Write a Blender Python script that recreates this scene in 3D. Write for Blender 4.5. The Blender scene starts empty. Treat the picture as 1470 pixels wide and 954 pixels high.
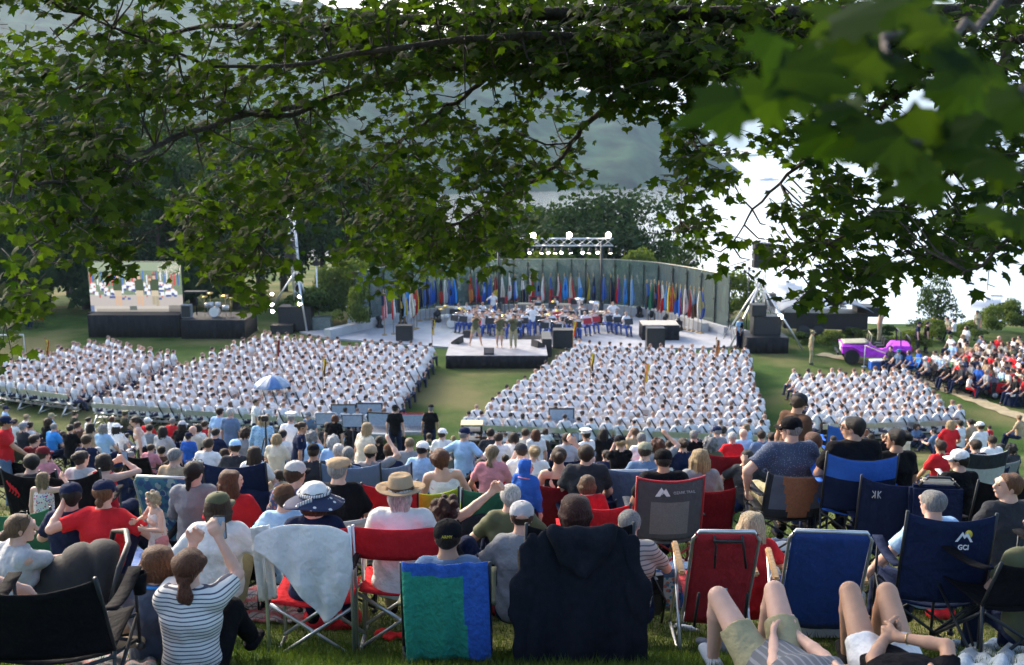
import bpy, math, random
import numpy as np
from mathutils import Vector, Matrix
from math import sin, cos, tan, pi, radians, sqrt, atan2
random.seed(11); np.random.seed(11)
SC = bpy.context.scene
COL = SC.collection
# ------------------------------------------------------------ camera
PITCH = radians(10.96); FPX = 1429.2; CAMZ = 11.0
cam_d = bpy.data.cameras.new('camera'); cam = bpy.data.objects.new('camera', cam_d); COL.objects.link(cam)
cam_d.sensor_width = 36; cam_d.lens = 35; cam_d.clip_start = 0.05; cam_d.clip_end = 20000
cam.location = (0, 0, CAMZ); cam.rotation_euler = (pi/2 - PITCH, 0, 0)
cam_d.dof.use_dof = True; cam_d.dof.focus_distance = 8.0; cam_d.dof.aperture_fstop = 3.2; cam_d.dof.aperture_blades = 0
SC.camera = cam
# ------------------------------------------------------------ sky and sun
SUN_EL, SUN_AZ = radians(28), radians(-42)      # azimuth measured from +Y towards +X
w = bpy.data.worlds.new('World'); SC.world = w; w.use_nodes = True
nt = w.node_tree; bg = nt.nodes['Background']
sky = nt.nodes.new('ShaderNodeTexSky'); sky.sky_type = 'NISHITA'; sky.sun_disc = False
sky.sun_elevation = SUN_EL; sky.sun_rotation = SUN_AZ; sky.air_density = 1.0; sky.dust_density = 5.0; sky.ozone_density = 2.0; sky.altitude = 50
nt.links.new(sky.outputs[0], bg.inputs[0]); bg.inputs[1].default_value = 0.15
sun_d = bpy.data.lights.new('sun', 'SUN'); sun = bpy.data.objects.new('sun', sun_d); COL.objects.link(sun)
sun_d.energy = 1.6; sun_d.angle = radians(11); sun_d.color = (1.0, 0.86, 0.7)
sdir = Vector((sin(SUN_AZ)*cos(SUN_EL), cos(SUN_AZ)*cos(SUN_EL), sin(SUN_EL)))
sun.rotation_euler = sdir.to_track_quat('Z', 'Y').to_euler()
SC.view_settings.view_transform = 'Standard'; SC.view_settings.look = 'None'
SC.view_settings.exposure = 1.72; SC.view_settings.gamma = 1.0; SC.view_settings.use_curve_mapping = False
SC.render.resolution_x = 1024; SC.render.resolution_y = 665
SC.cycles.max_bounces = 6; SC.cycles.transparent_max_bounces = 8; SC.cycles.volume_bounces = 0
SC.cycles.diffuse_bounces = 2; SC.cycles.glossy_bounces = 2; SC.cycles.transmission_bounces = 4
SC.cycles.sample_clamp_indirect = 6
SC.cycles.use_denoising = True

# ------------------------------------------------------------ ground shape and sight lines
GY = np.array([-60, -12, 0, 4.8, 5.7, 6.5, 7.0, 7.7, 8.5, 9.5, 11.5, 13.5, 16.5, 19, 23, 28, 31.5, 33.6, 34.5, 64, 70, 86, 110, 160, 400])
GZ = np.array([19, 12.2, 9.5, 8.2, 7.8, 7.42, 7.22, 7.0, 6.78, 6.54, 6.0, 5.45, 4.67, 4.04, 3.0, 1.75, .75, .12, 0.0, 0.0, -0.6, -12, -30, -40, -60])
def G(x, y):
    z = float(np.interp(y + 6.5*min(1, max(0, (x-15)/7))*(y > 45), GY, GZ))
    return z
def ray(px, py):
    a = (px-735)/FPX; b = (py-477)/FPX
    return Vector((a, cos(PITCH) - b*sin(PITCH), -sin(PITCH) - b*cos(PITCH)))
def at_y(px, py, Y):
    d = ray(px, py); return Vector((0, 0, CAMZ)) + d*(Y/d.y)
def at_z(px, py, z):
    d = ray(px, py); return Vector((0, 0, CAMZ)) + d*((z-CAMZ)/d.z)
def at_g(px, py, h=0.0, t0=4.2):
    d = ray(px, py)/ray(px, py).y
    f = lambda t: CAMZ + d.z*t - G(d.x*t, t) - h
    t = t0
    while f(t) > 0 and t < 62: t += .2
    if t >= 62: t = 56.5; return Vector((d.x*t, t, G(d.x*t, t)))
    lo, hi = t-.2, t
    for _ in range(20):
        m = (lo+hi)/2
        if f(m) > 0: lo = m
        else: hi = m
    return Vector((d.x*lo, lo, CAMZ + d.z*lo - h))

# ------------------------------------------------------------ materials
_mats = {}
def mat(name, col, rough=.8, var=.18, scale=9., bump=.0, metal=0., spec=.5, stretch=None, sheen=0., trans=0., emit=None, es=0., detail=3., bscale=None, coat=0.):
    if name in _mats: return _mats[name]
    m = bpy.data.materials.new(name); m.use_nodes = True; t = m.node_tree; N = t.nodes; L = t.links
    b = N['Principled BSDF']; b.inputs['Roughness'].default_value = rough; b.inputs['Metallic'].default_value = metal
    b.inputs['Specular IOR Level'].default_value = spec
    if sheen: b.inputs['Sheen Weight'].default_value = sheen
    if coat: b.inputs['Coat Weight'].default_value = coat
    tc = N.new('ShaderNodeTexCoord'); mp = N.new('ShaderNodeMapping'); L.new(tc.outputs['Object'], mp.inputs[0])
    if stretch: mp.inputs['Scale'].default_value = stretch
    n = N.new('ShaderNodeTexNoise'); n.inputs['Scale'].default_value = scale; n.inputs['Detail'].default_value = detail
    L.new(mp.outputs[0], n.inputs[0])
    r = N.new('ShaderNodeValToRGB'); r.color_ramp.elements[0].position = .3; r.color_ramp.elements[1].position = .7
    r.color_ramp.elements[0].color = (*[c*(1-var) for c in col], 1); r.color_ramp.elements[1].color = (*[min(1, c*(1+var)) for c in col], 1)
    L.new(n.outputs[0], r.inputs[0]); L.new(r.outputs[0], b.inputs['Base Color'])
    if bump:
        n2 = N.new('ShaderNodeTexNoise'); n2.inputs['Scale'].default_value = bscale or scale*2; n2.inputs['Detail'].default_value = 2
        L.new(mp.outputs[0], n2.inputs[0])
        bp = N.new('ShaderNodeBump'); bp.inputs['Strength'].default_value = bump; bp.inputs['Distance'].default_value = .045
        L.new(n2.outputs[0], bp.inputs['Height']); L.new(bp.outputs[0], b.inputs['Normal'])
    if trans:
        o = N['Material Output']; tr = N.new('ShaderNodeBsdfTranslucent'); mx = N.new('ShaderNodeMixShader'); mx.inputs[0].default_value = trans
        L.new(r.outputs[0], tr.inputs[0]); L.new(b.outputs[0], mx.inputs[1]); L.new(tr.outputs[0], mx.inputs[2]); L.new(mx.outputs[0], o.inputs[0])
    if emit:
        b.inputs['Emission Color'].default_value = (*emit, 1); b.inputs['Emission Strength'].default_value = es
    _mats[name] = m
    return m
PAL = {  # real-world cloth, hair and skin colours
 'white': (.78,.78,.77), 'cream': (.66,.60,.48), 'lightgrey': (.45,.46,.48), 'grey': (.24,.25,.27), 'darkgrey': (.035,.038,.045), 'black': (.007,.007,.009),
 'navy': (.012,.020,.055), 'blue': (.035,.13,.50), 'brightblue': (.05,.30,.75), 'lightblue': (.36,.56,.80), 'slate': (.13,.20,.32), 'denim': (.10,.16,.27),
 'red': (.56,.022,.03), 'darkred': (.22,.014,.022), 'maroon': (.16,.02,.025), 'pink': (.62,.25,.28), 'orange': (.6,.2,.06), 'yellow': (.65,.5,.06),
 'green': (.04,.17,.09), 'olive': (.085,.095,.045), 'lime': (.34,.44,.04), 'teal': (.03,.22,.30), 'tan': (.42,.31,.20), 'khaki': (.33,.30,.18), 'brown': (.10,.055,.035),
 'purple': (.14,.05,.25), 'camo': (.26,.26,.19), 'uniform green': (.045,.05,.03),
}
def cloth(c, tag=''):
    return mat(c.replace(' ', '_')+'_cloth'+tag, PAL[c], .9, .10, 7, .45, sheen=.0, spec=.12, bscale=16)
HAIRC = {'black': (.012,.010,.010), 'dark brown': (.020,.012,.009), 'brown': (.048,.026,.015), 'auburn': (.13,.045,.022), 'light brown': (.17,.10,.055), 'sandy': (.27,.19,.11),
 'blond': (.42,.30,.16), 'pale blond': (.62,.50,.33), 'grey': (.30,.30,.30), 'white': (.66,.65,.62), 'ginger': (.17,.07,.03), 'dark red': (.06,.014,.012)}
def hairmat(c):
    return mat(c.replace(' ', '_')+'_hair', HAIRC[c], .55, .45, 30, .9, stretch=(3, 3, .35), spec=.4, bscale=70, detail=5)
SKINC = {'fair': (.62,.38,.29), 'tanned': (.47,.27,.18), 'olive': (.38,.21,.13), 'brown': (.17,.085,.05)}
def skin(c='fair'): return mat(c+'_skin', SKINC[c], .55, .08, 12, .08, spec=.35)

# ------------------------------------------------------------ object helpers
def tag(o, label=None, cat=None, group=None, kind=None):
    if label: o['label'] = label
    if cat: o['category'] = cat
    if group: o['group'] = group
    if kind: o['kind'] = kind
    return o
def empty(name, loc=(0,0,0), rz=0.):
    o = bpy.data.objects.new(name, None); COL.objects.link(o); o.location = loc; o.rotation_euler = (0,0,rz); o.empty_display_size = .2
    return o
def copy_tree(o, parent=None):
    c = o.copy(); COL.objects.link(c); c.parent = parent
    for ch in o.children: copy_tree(ch, c)
    return c
def np_mesh(name, V, F, mi=None, smooth=True):
    """V (n,3); F (m,4) or (m,3) int array or list of such"""
    me = bpy.data.meshes.new(name)
    Fs = F if isinstance(F, list) else [F]
    V = np.asarray(V, dtype=np.float32)
    me.vertices.add(len(V)); me.vertices.foreach_set('co', V.ravel())
    nl = sum(f.size for f in Fs); npoly = sum(len(f) for f in Fs)
    me.loops.add(nl); me.loops.foreach_set('vertex_index', np.concatenate([f.ravel() for f in Fs]).astype(np.int32))
    starts = []; o = 0
    for f in Fs:
        k = f.shape[1]; starts.append(o + np.arange(len(f))*k); o += f.size
    me.polygons.add(npoly); me.polygons.foreach_set('loop_start', np.concatenate(starts).astype(np.int32))
    if mi is not None: me.polygons.foreach_set('material_index', np.asarray(mi, dtype=np.int32))
    me.polygons.foreach_set('use_smooth', np.full(npoly, smooth))
    me.update(calc_edges=True); me.validate()
    return me
class MB:
    def __init__(s): s.v = []; s.f = []; s.m = []; s.sm = []
    def add(s, V, F, mi=0, smooth=False):
        o = len(s.v); s.v += [tuple(p) for p in V]; s.f += [tuple(i+o for i in f) for f in F]; s.m += [mi]*len(F); s.sm += [smooth]*len(F); return s
    def box(s, c, d, rot=None, mi=0, bev=0.0):
        x, y, z = d[0]/2, d[1]/2, d[2]/2; c = Vector(c)
        if bev <= 0:
            P = [Vector((i*x, j*y, k*z)) for k in (-1,1) for j in (-1,1) for i in (-1,1)]
            F = [(0,2,3,1),(4,5,7,6),(0,1,5,4),(2,6,7,3),(0,4,6,2),(1,3,7,5)]
        else:
            import bmesh
            bm = bmesh.new(); bmesh.ops.create_cube(bm, size=1.0); bmesh.ops.scale(bm, vec=(2*x,2*y,2*z), verts=bm.verts)
            bmesh.ops.bevel(bm, geom=bm.edges[:], offset=min(bev, x*.9, y*.9, z*.9), segments=2, affect='EDGES')
            bm.verts.index_update(); P = [v.co.copy() for v in bm.verts]; F = [tuple(v.index for v in f.verts) for f in bm.faces]; bm.free()
        if rot is not None:
            R = rot if isinstance(rot, Matrix) else Matrix.Rotation(rot, 3, 'Z'); P = [R @ p for p in P]
        return s.add([p+c for p in P], F, mi)
    def tube(s, pts, r, n=8, mi=0, smooth=True, cap=True):
        pts = [Vector(p) for p in pts]; rs = r if isinstance(r, (list, tuple)) else [r]*len(pts)
        V = []; F = []; up = None
        for i, p in enumerate(pts):
            t = (pts[min(i+1, len(pts)-1)] - pts[max(i-1, 0)])
            t = t.normalized() if t.length > 1e-9 else Vector((0,0,1))
            if up is None: up = t.orthogonal().normalized()
            up = (up - t*up.dot(t)); up = up.normalized() if up.length > 1e-6 else t.orthogonal().normalized()
            b = t.cross(up)
            for k in range(n):
                a = 2*pi*k/n; V.append(p + (up*cos(a) + b*sin(a))*rs[i])
        for i in range(len(pts)-1):
            for k in range(n):
                a = i*n+k; b2 = i*n+(k+1) % n; F.append((a, b2, b2+n, a+n))
        if cap: F.append(tuple(range(n-1, -1, -1))); F.append(tuple((len(pts)-1)*n+k for k in range(n)))
        return s.add(V, F, mi, smooth)
    def lathe(s, prof, n=20, c=(0,0,0), mi=0, M=None, smooth=True, sx=1., sy=1.):
        V = []; F = []; c = Vector(c)
        for r, z in prof:
            for k in range(n):
                a = 2*pi*k/n; p = Vector((r*cos(a)*sx, r*sin(a)*sy, z)); p = M @ p if M is not None else p; V.append(p + c)
        for i in range(len(prof)-1):
            for k in range(n):
                a = i*n+k; b = i*n+(k+1) % n; F.append((a, b, b+n, a+n))
        if prof[0][0] > 1e-6: F.append(tuple(range(n-1, -1, -1)))
        if prof[-1][0] > 1e-6: F.append(tuple((len(prof)-1)*n+k for k in range(n)))
        return s.add(V, F, mi, smooth)
    def sheet(s, fn, nu, nv, th=.004, mi=0, mfn=None, smooth=True):
        """fn(u,v)->point, closed thin slab"""
        P = [[Vector(fn(i/nu, j/nv)) for i in range(nu+1)] for j in range(nv+1)]
        N = []
        for j in range(nv+1):
            row = []
            for i in range(nu+1):
                du = P[j][min(i+1,nu)] - P[j][max(i-1,0)]; dv = P[min(j+1,nv)][i] - P[max(j-1,0)][i]
                nrm = du.cross(dv); row.append(nrm.normalized() if nrm.length > 1e-12 else Vector((0,1,0)))
            N.append(row)
        V = [P[j][i] + N[j][i]*th/2 for j in range(nv+1) for i in range(nu+1)] + [P[j][i] - N[j][i]*th/2 for j in range(nv+1) for i in range(nu+1)]
        o = (nu+1)*(nv+1); A = []; B = []; ma = []
        for j in range(nv):
            for i in range(nu):
                a = j*(nu+1)+i; q = (a, a+1, a+nu+2, a+nu+1); A.append(q); B.append(tuple(reversed([t+o for t in q])))
                ma.append(mfn((i+.5)/nu, (j+.5)/nv) if mfn else mi)
        E = []
        for i in range(nu):
            E.append((i+1, i, i+o, i+1+o)); t = nv*(nu+1)+i; E.append((t, t+1, t+1+o, t+o))
        for j in range(nv):
            a = j*(nu+1); E.append((a, a+nu+1, a+nu+1+o, a+o)); t = a+nu; E.append((t+nu+1, t, t+o, t+nu+1+o))
        n0 = len(s.m); s.add(V, A+B+E, mi, smooth)
        if mfn: s.m[n0:] = ma+ma+[ma[0]]*len(E)
        return s
    def mesh(s, name, mats):
        me = bpy.data.meshes.new(name); me.from_pydata(s.v, [], s.f); me.update()
        mats = mats if isinstance(mats, (list, tuple)) else [mats]
        for m in mats: me.materials.append(m)
        me.polygons.foreach_set('material_index', s.m); me.polygons.foreach_set('use_smooth', s.sm); me.validate()
        return me
    def build(s, name, mats, parent=None, loc=None, rz=0.):
        o = bpy.data.objects.new(name, s.mesh(name, mats)); COL.objects.link(o); o.parent = parent
        if loc is not None: o.location = loc; o.rotation_euler = (0, 0, rz)
        return o
def mesh_obj(name, me, parent=None, loc=(0,0,0), rz=0., sc=1.):
    o = bpy.data.objects.new(name, me); COL.objects.link(o); o.parent = parent; o.location = loc; o.rotation_euler = (0,0,rz); o.scale = (sc,sc,sc); return o
def text_part(txt, size, mt, parent, loc, rot, name='lettering', ext=.0012, bold=0.0, align='CENTER'):
    cu = bpy.data.curves.new('t', 'FONT'); cu.body = txt; cu.size = size; cu.extrude = ext; cu.align_x = align; cu.offset = bold
    ob = bpy.data.objects.new('t', cu); COL.objects.link(ob)
    dg = bpy.context.evaluated_depsgraph_get(); me = bpy.data.meshes.new_from_object(ob.evaluated_get(dg))
    bpy.data.objects.remove(ob); me.materials.clear(); me.materials.append(mt)
    o = bpy.data.objects.new(name, me); COL.objects.link(o); o.parent = parent; o.location = loc; o.rotation_euler = rot
    return o

# ------------------------------------------------------------ smooth bodies: blended tapered capsules, surface nets
def vec(*a): return np.array(a, dtype=float)
def cap(a, b, ra, rb=None, w=None, s=1., cut=None):
    return (np.asarray(a, float), np.asarray(b, float), ra, ra if rb is None else rb, None if w is None else np.asarray(w, float), s, cut)
def grow(prims, d): return [(a,b,ra+d,rb+d,w,s,c) for a,b,ra,rb,w,s,c in prims]
def field(prims, lo, shape, h, k, noise=0., nseed=0.):
    D = np.full(shape, 1.0, dtype=np.float32)
    for a, b, ra, rb, w, s, cut in prims:
        R = max(ra, rb)*max(s, 1.) + k + 2*h
        mn = np.maximum(np.floor((np.minimum(a, b) - R - lo)/h).astype(int), 0); mx = np.minimum(np.ceil((np.maximum(a, b) + R - lo)/h).astype(int)+1, shape)
        if np.any(mx <= mn): continue
        X = lo[0] + h*np.arange(mn[0], mx[0])[:, None, None]; Y = lo[1] + h*np.arange(mn[1], mx[1])[None, :, None]; Z = lo[2] + h*np.arange(mn[2], mx[2])[None, None, :]
        px, py, pz = X-a[0], Y-a[1], Z-a[2]; ab = b-a
        if w is not None:
            q = (px*w[0] + py*w[1] + pz*w[2])*(1/s-1)
            px = px + q*w[0]; py = py + q*w[1]; pz = pz + q*w[2]
            ab = ab + w*np.dot(ab, w)*(1/s-1)
        L2 = max(float(ab@ab), 1e-12)
        t = np.clip((px*ab[0] + py*ab[1] + pz*ab[2])/L2, 0, 1)
        d = np.sqrt((px-t*ab[0])**2 + (py-t*ab[1])**2 + (pz-t*ab[2])**2) - (ra + (rb-ra)*t)
        if s < 1: d = d*max(s, .3)
        if cut:
            for cp, cn in cut:
                d = np.maximum(d, (X-cp[0])*cn[0] + (Y-cp[1])*cn[1] + (Z-cp[2])*cn[2])
        sl = tuple(slice(mn[i], mx[i]) for i in range(3)); A = D[sl]
        hh = np.maximum(k - np.abs(A-d), 0)/k
        D[sl] = np.minimum(A, d) - hh*hh*k*.25
    if noise:
        X = lo[0] + h*np.arange(shape[0])[:, None, None]; Y = lo[1] + h*np.arange(shape[1])[None, :, None]; Z = lo[2] + h*np.arange(shape[2])[None, None, :]
        q = nseed
        D = D + noise*(.7*np.abs(np.sin(31*X+22*Z+q+3*np.sin(7*Z-5*X+q)))**.6*np.sin(9*Y+6*Z+q) + np.sin(23*X+14*Z+q+2*np.sin(9*Y+q)) * np.sin(17*Y-19*Z+1.3*q+2*np.sin(11*X)) + .5*np.sin(41*Z+26*X-15*Y+q+1.5*np.sin(19*X+q)))
    return D.astype(np.float32)
def surface_nets(D, lo, h):
    neg = D < 0
    c = [D[i:D.shape[0]-1+i, j:D.shape[1]-1+j, k:D.shape[2]-1+k] for i in (0,1) for j in (0,1) for k in (0,1)]
    ng = [x < 0 for x in c]; cnt = sum(n.astype(np.int8) for n in ng); act = (cnt > 0) & (cnt < 8)
    I = np.argwhere(act)
    if len(I) == 0: return np.zeros((0,3)), np.zeros((0,4), int)
    vals = np.stack([x[act] for x in c], 1)
    off = np.array([(i,j,k) for i in (0,1) for j in (0,1) for k in (0,1)], float)
    acc = np.zeros((len(I), 3)); n = np.zeros(len(I))
    for p in range(8):
        for q in range(p+1, 8):
            if abs(off[p]-off[q]).sum() != 1: continue
            a, b = vals[:, p], vals[:, q]; m = (a < 0) != (b < 0)
            t = np.where(m, a/np.where(m, a-b, 1), 0)[:, None]
            acc += np.where(m[:, None], off[p] + (off[q]-off[p])*t, 0); n += m
    V = lo + h*(I + acc/n[:, None])
    idx = -np.ones(act.shape, dtype=np.int64); idx[act] = np.arange(len(I))
    Fs = []
    for ax in range(3):
        s0 = [slice(None)]*3; s1 = [slice(None)]*3; s0[ax] = slice(0, -1); s1[ax] = slice(1, None)
        a, b = neg[tuple(s0)], neg[tuple(s1)]; o1, o2 = [x for x in range(3) if x != ax]
        e = np.argwhere(a != b); e = e[(e[:, o1] > 0) & (e[:, o2] > 0) & (e[:, o1] < D.shape[o1]-1) & (e[:, o2] < D.shape[o2]-1)]
        if len(e) == 0: continue
        fl = a[tuple(e.T)]
        def g(d1, d2):
            x = e.copy(); x[:, o1] -= d1; x[:, o2] -= d2; return idx[tuple(x.T)]
        q = np.stack([g(1,1), g(0,1), g(0,0), g(1,0)], 1)
        rev = fl if ax != 1 else ~fl
        q = np.where(rev[:, None], q, q[:, ::-1]); Fs.append(q)
    F = np.concatenate(Fs); F = F[(F >= 0).all(1)]
    return V, F
def bounds(prims, m):
    A = np.array([np.minimum(p[0], p[1]) - max(p[2], p[3])*max(p[5], 1) for p in prims]).min(0) - m
    B = np.array([np.maximum(p[0], p[1]) + max(p[2], p[3])*max(p[5], 1) for p in prims]).max(0) + m
    return A, B
def blob(prims, h, k=.03, noise=0., seed=0., sm=1):
    lo, hi = bounds(prims, 3*h); shape = tuple(np.ceil((hi-lo)/h).astype(int)+1)
    D = field(prims, lo, shape, h, k, noise, seed); V, F = surface_nets(D, lo, h)
    return V, F
def blob_obj(name, prims, mt, parent=None, h=.012, k=.03, noise=0., seed=0., loc=None, rz=0., sc=1.):
    V, F = blob(prims, h, k, noise, seed)
    me = np_mesh(name, V, F); me.materials.append(mt)
    o = bpy.data.objects.new(name, me); COL.objects.link(o); o.parent = parent
    if loc is not None: o.location = loc; o.rotation_euler = (0,0,rz); o.scale = (sc,sc,sc)
    return o

# ------------------------------------------------------------ figures
def nrm(v): v = np.asarray(v, float); return v/(np.linalg.norm(v)+1e-12)
def ik(a, c, l1, l2, pole):
    a = np.asarray(a, float); c = np.asarray(c, float); d = c-a; L = np.linalg.norm(d)
    if L > (l1+l2)*.995: c = a + d*((l1+l2)*.995/L); d = c-a; L = np.linalg.norm(d)
    if L < abs(l1-l2)*1.05+.01: L = abs(l1-l2)*1.05+.01; c = a + nrm(d)*L; d = c-a
    x = (l1*l1 - l2*l2 + L*L)/(2*L); y = sqrt(max(l1*l1 - x*x, 0)); u = d/L
    p = np.asarray(pole, float); p = p - u*np.dot(p, u); p = nrm(p)
    return a + u*x + p*y, c
def skeleton(pose='chair', lean=.05, side=0., twist=0., yaw=0., nod=.05, tilt=0., hl=None, hr=None, el=None, er=None, fl=None, fr=None, kl=None, kr=None, wide=1., seat=.42, belly=0.):
    J = {}
    hp = {'chair': seat+.10, 'ground': .105, 'stand': .95}[pose]
    P = vec(0, 0, hp); T = nrm((side, sin(lean), cos(lean))); R0 = vec(1, 0, 0)
    Rs = nrm((cos(twist), sin(twist), -side*.6)); 
    J['P'] = P; J['T'] = T; J['Rs'] = Rs; J['Fs'] = np.cross(T, Rs)*1.0
    J['ch'] = P + T*.34; sh = P + T*.475
    sw = .165*wide; J['sl'] = sh - Rs*sw; J['sr'] = sh + Rs*sw
    J['nk'] = P + T*.54; 
    hd = J['nk'] + nrm(T + vec(0, .25*sin(nod+lean), 0))*.085 + vec(0, .02, .045)
    J['H'] = hd
    cy, sy = cos(yaw), sin(yaw); f = vec(-sy*1., cy, 0); r = vec(cy, sy, 0)
    f = nrm(f*cos(nod) - vec(0,0,1)*sin(nod)); u = np.cross(r, f)
    r2 = nrm(r*cos(tilt) + u*sin(tilt)); u = np.cross(r2, f)
    J['r'], J['f'], J['u'] = r2, f, u
    dl = {'chair': vec(-.20, .30, hp+.06), 'ground': vec(-.18, .36, .38), 'stand': vec(-.25, .05, .86)}[pose]
    dr = {'chair': vec(.20, .30, hp+.06), 'ground': vec(.18, .36, .38), 'stand': vec(.25, .05, .86)}[pose]
    J['el'], J['hl'] = ik(J['sl'], dl if hl is None else hl, .28, .25, (-.8, -.45, -.5) if el is None else el)
    J['er'], J['hr'] = ik(J['sr'], dr if hr is None else hr, .28, .25, (.8, -.45, -.5) if er is None else er)
    J['pl'] = P + vec(-.095*wide, 0, -.01); J['pr'] = P + vec(.095*wide, 0, -.01)
    df = {'chair': (vec(-.14, .50, .09), vec(.14, .50, .09)), 'ground': (vec(-.22, .50, .07), vec(.2, .55, .07)), 'stand': (vec(-.11, 0, .09), vec(.11, .02, .09))}[pose]
    J['kl'], J['al'] = ik(J['pl'], df[0] if fl is None else fl, .42, .41, (-.1, .5, 1) if kl is None else kl)
    J['kr'], J['ar'] = ik(J['pr'], df[1] if fr is None else fr, .42, .41, (.1, .5, 1) if kr is None else kr)
    J['pose'] = pose; J['wide'] = wide; J['belly'] = belly
    return J
def hand_prims(e, h, side, curl=.5, detail=False, palm=None):
    d = nrm(h-e); 
    pn = nrm(np.cross(d, (0, 0, 1))) if palm is None else nrm(palm - d*np.dot(palm, d))   # palm normal
    ac = np.cross(d, pn)                                                                   # across the palm
    if not detail:
        return [cap(h, h+d*.07, .030, .028, pn, .55), cap(h+d*.07, h+d*.13+pn*.02, .024, .016, pn, .6), cap(h+d*.02-ac*.02*side, h+d*.07-ac*.045*side, .012, .010)]
    P = [cap(h, h+d*.05, .027, .030, pn, .5), cap(h+d*.05-ac*.022, h+d*.05+ac*.022, .017, .017, pn, .7)]
    for i, (o, L) in enumerate(((-.030, .072), (-.010, .080), (.011, .076), (.030, .060))):
        b = h + d*.075 + ac*o; L1 = L*.45; L2 = L*.32; L3 = L*.25
        c1 = curl*.7 + i*.05; p1 = b + (d*cos(c1) + pn*sin(c1))*L1; c2 = c1 + curl*1.2; p2 = p1 + (d*cos(c2) + pn*sin(c2))*L2; c3 = c2 + curl*.9; p3 = p2 + (d*cos(c3) + pn*sin(c3))*L3
        P += [cap(h+d*.045+ac*o*.8, b, .010, .0092), cap(b, p1, .0092, .0085), cap(p1, p2, .0085, .0078), cap(p2, p3, .0078, .0066)]
    t0 = h + d*.015 - ac*.022; t1 = h + d*.045 - ac*.048 + pn*.012; t2 = t1 + nrm(d*.9 - ac*.35 + pn*.5)*.032; t3 = t2 + nrm(d*.9 + pn*.6)*.024
    P += [cap(t0, t1, .014, .011), cap(t1, t2, .0105, .009), cap(t2, t3, .009, .007)]
    return P
def figure(J, shirt='tee', legs='long', short=.62, hair='short', hat=None, face=True, finger=False, curl=.5, female=False, build=1., shoes=True):
    P, T, Rs = J['P'], J['T'], J['Rs']; wide = J['wide']; Fs = nrm(np.cross(T, Rs)); H, r, f, u = J['H'], J['r'], J['f'], J['u']
    F_ = -Fs if np.dot(Fs, f) < -.2 else Fs
    tors = [cap(P+T*.02, P+T*.17, .108*build, .095*build, Rs, 1.42), cap(P+T*.17, P+T*.36, .095*build, .112*build, Rs, 1.40), cap(P+T*.36, P+T*.44, .11*build, .085*build, Rs, 1.42),
            cap(J['sl']*.88+J['sr']*.12, J['sr']*.88+J['sl']*.12, .058*build, .058*build), cap(P+T*.46, J['nk'], .085, .055, Rs, 1.3)]
    if J['belly']: tors.append(cap(P+T*.10+Fs*.05, P+T*.22+Fs*.06, .10+J['belly'], .09+J['belly']))
    if female: tors.append(cap(P+T*.30+Fs*.06-Rs*.07, P+T*.30+Fs*.06+Rs*.07, .065, .065))
    hips = [cap(P, P+vec(0,0,.0)+T*.05, .115, .105, Rs, 1.45)]
    neck = [cap(J['nk']-T*.03, H-u*.03-f*.015, .056, .054)]
    head = [cap(H+u*.020-f*.020, H+u*.018+f*.018, .077, .073, r, .96), cap(H-u*.03+f*.033, H-u*.055+f*.043, .052, .043), cap(H-u*.085+f*.055, H-u*.088+f*.065, .026, .022, r, 1.3),
            cap(H+f*.092+u*.008, H+f*.108-u*.022, .010, .015), cap(H+r*.076-f*.008-u*.004, H+r*.074-f*.004-u*.030, .018, .012, r, .5), cap(H-r*.076-f*.008-u*.004, H-r*.074-f*.004-u*.030, .018, .012, r, .5)]
    if face: head += [cap(H+f*.092-u*.052-r*.016, H+f*.092-u*.052+r*.016, .010, .010), cap(H+f*.086+u*.028-r*.04, H+f*.086+u*.028+r*.04, .014, .014)]
    arms = []; slv = []
    for s_, e_, h_, sd in ((J['sl'], J['el'], J['hl'], -1), (J['sr'], J['er'], J['hr'], 1)):
        arms += [cap(s_, e_, .050*build, .038*build), cap(e_, e_+(h_-e_)*.35, .038*build, .036*build), cap(e_+(h_-e_)*.35, h_, .036*build, .024)] + hand_prims(e_, h_, sd, curl, finger)
        dd = nrm(e_-s_)
        if shirt == 'tee': slv += [cap(s_-Rs*sd*.02, s_+(e_-s_)*.78, .068*build, .062*build, None, 1., [(s_+(e_-s_)*.70, dd)])]
        elif shirt == 'long':
            slv += [cap(s_, e_, .066*build, .055*build), cap(e_, e_+(h_-e_)*.95, .054*build, .038, None, 1., [(e_+(h_-e_)*.93, nrm(h_-e_))])]
    lg = []; tr = []
    for p_, k_, a_, sd in ((J['pl'], J['kl'], J['al'], -1), (J['pr'], J['kr'], J['ar'], 1)):
        lg += [cap(p_, k_, .088*build, .057), cap(k_, k_+(a_-k_)*.3, .055, .054), cap(k_+(a_-k_)*.3, a_, .054, .034)]
        tr += [cap(p_, k_, .100*build, .074)] if legs != 'short' else [cap(p_, k_, .104*build, .086, None, 1., [(p_+(k_-p_)*short, nrm(k_-p_))])]
        if legs == 'long': tr += [cap(k_, a_, .072, .055, None, 1., [(k_+(a_-k_)*.97, nrm(a_-k_))])]
    ft = []
    for a_, k_, in ((J['al'], J['kl']), (J['ar'], J['kr'])):
        fd = vec(a_[0]*.25, 1, 0) if J['pose'] != 'lie' else vec(0, .9, .5); fd = nrm(fd)
        ft += [cap(a_-vec(0,0,.035)-fd*.03, a_-vec(0,0,.045)+fd*.13, .042, .034, vec(0,0,1), .8)]
    out = {'skin': tors + hips + neck + head + arms + lg, 'shoes': grow(ft, .006), 'trousers': [(a,b,ra+.008,rb+.008,w_,s_,c) for a,b,ra,rb,w_,s_,c in hips] + tr}
    bare = [ft] if not shoes else []
    for b in bare: out['skin'] = out['skin'] + b
    g = .016
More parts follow.
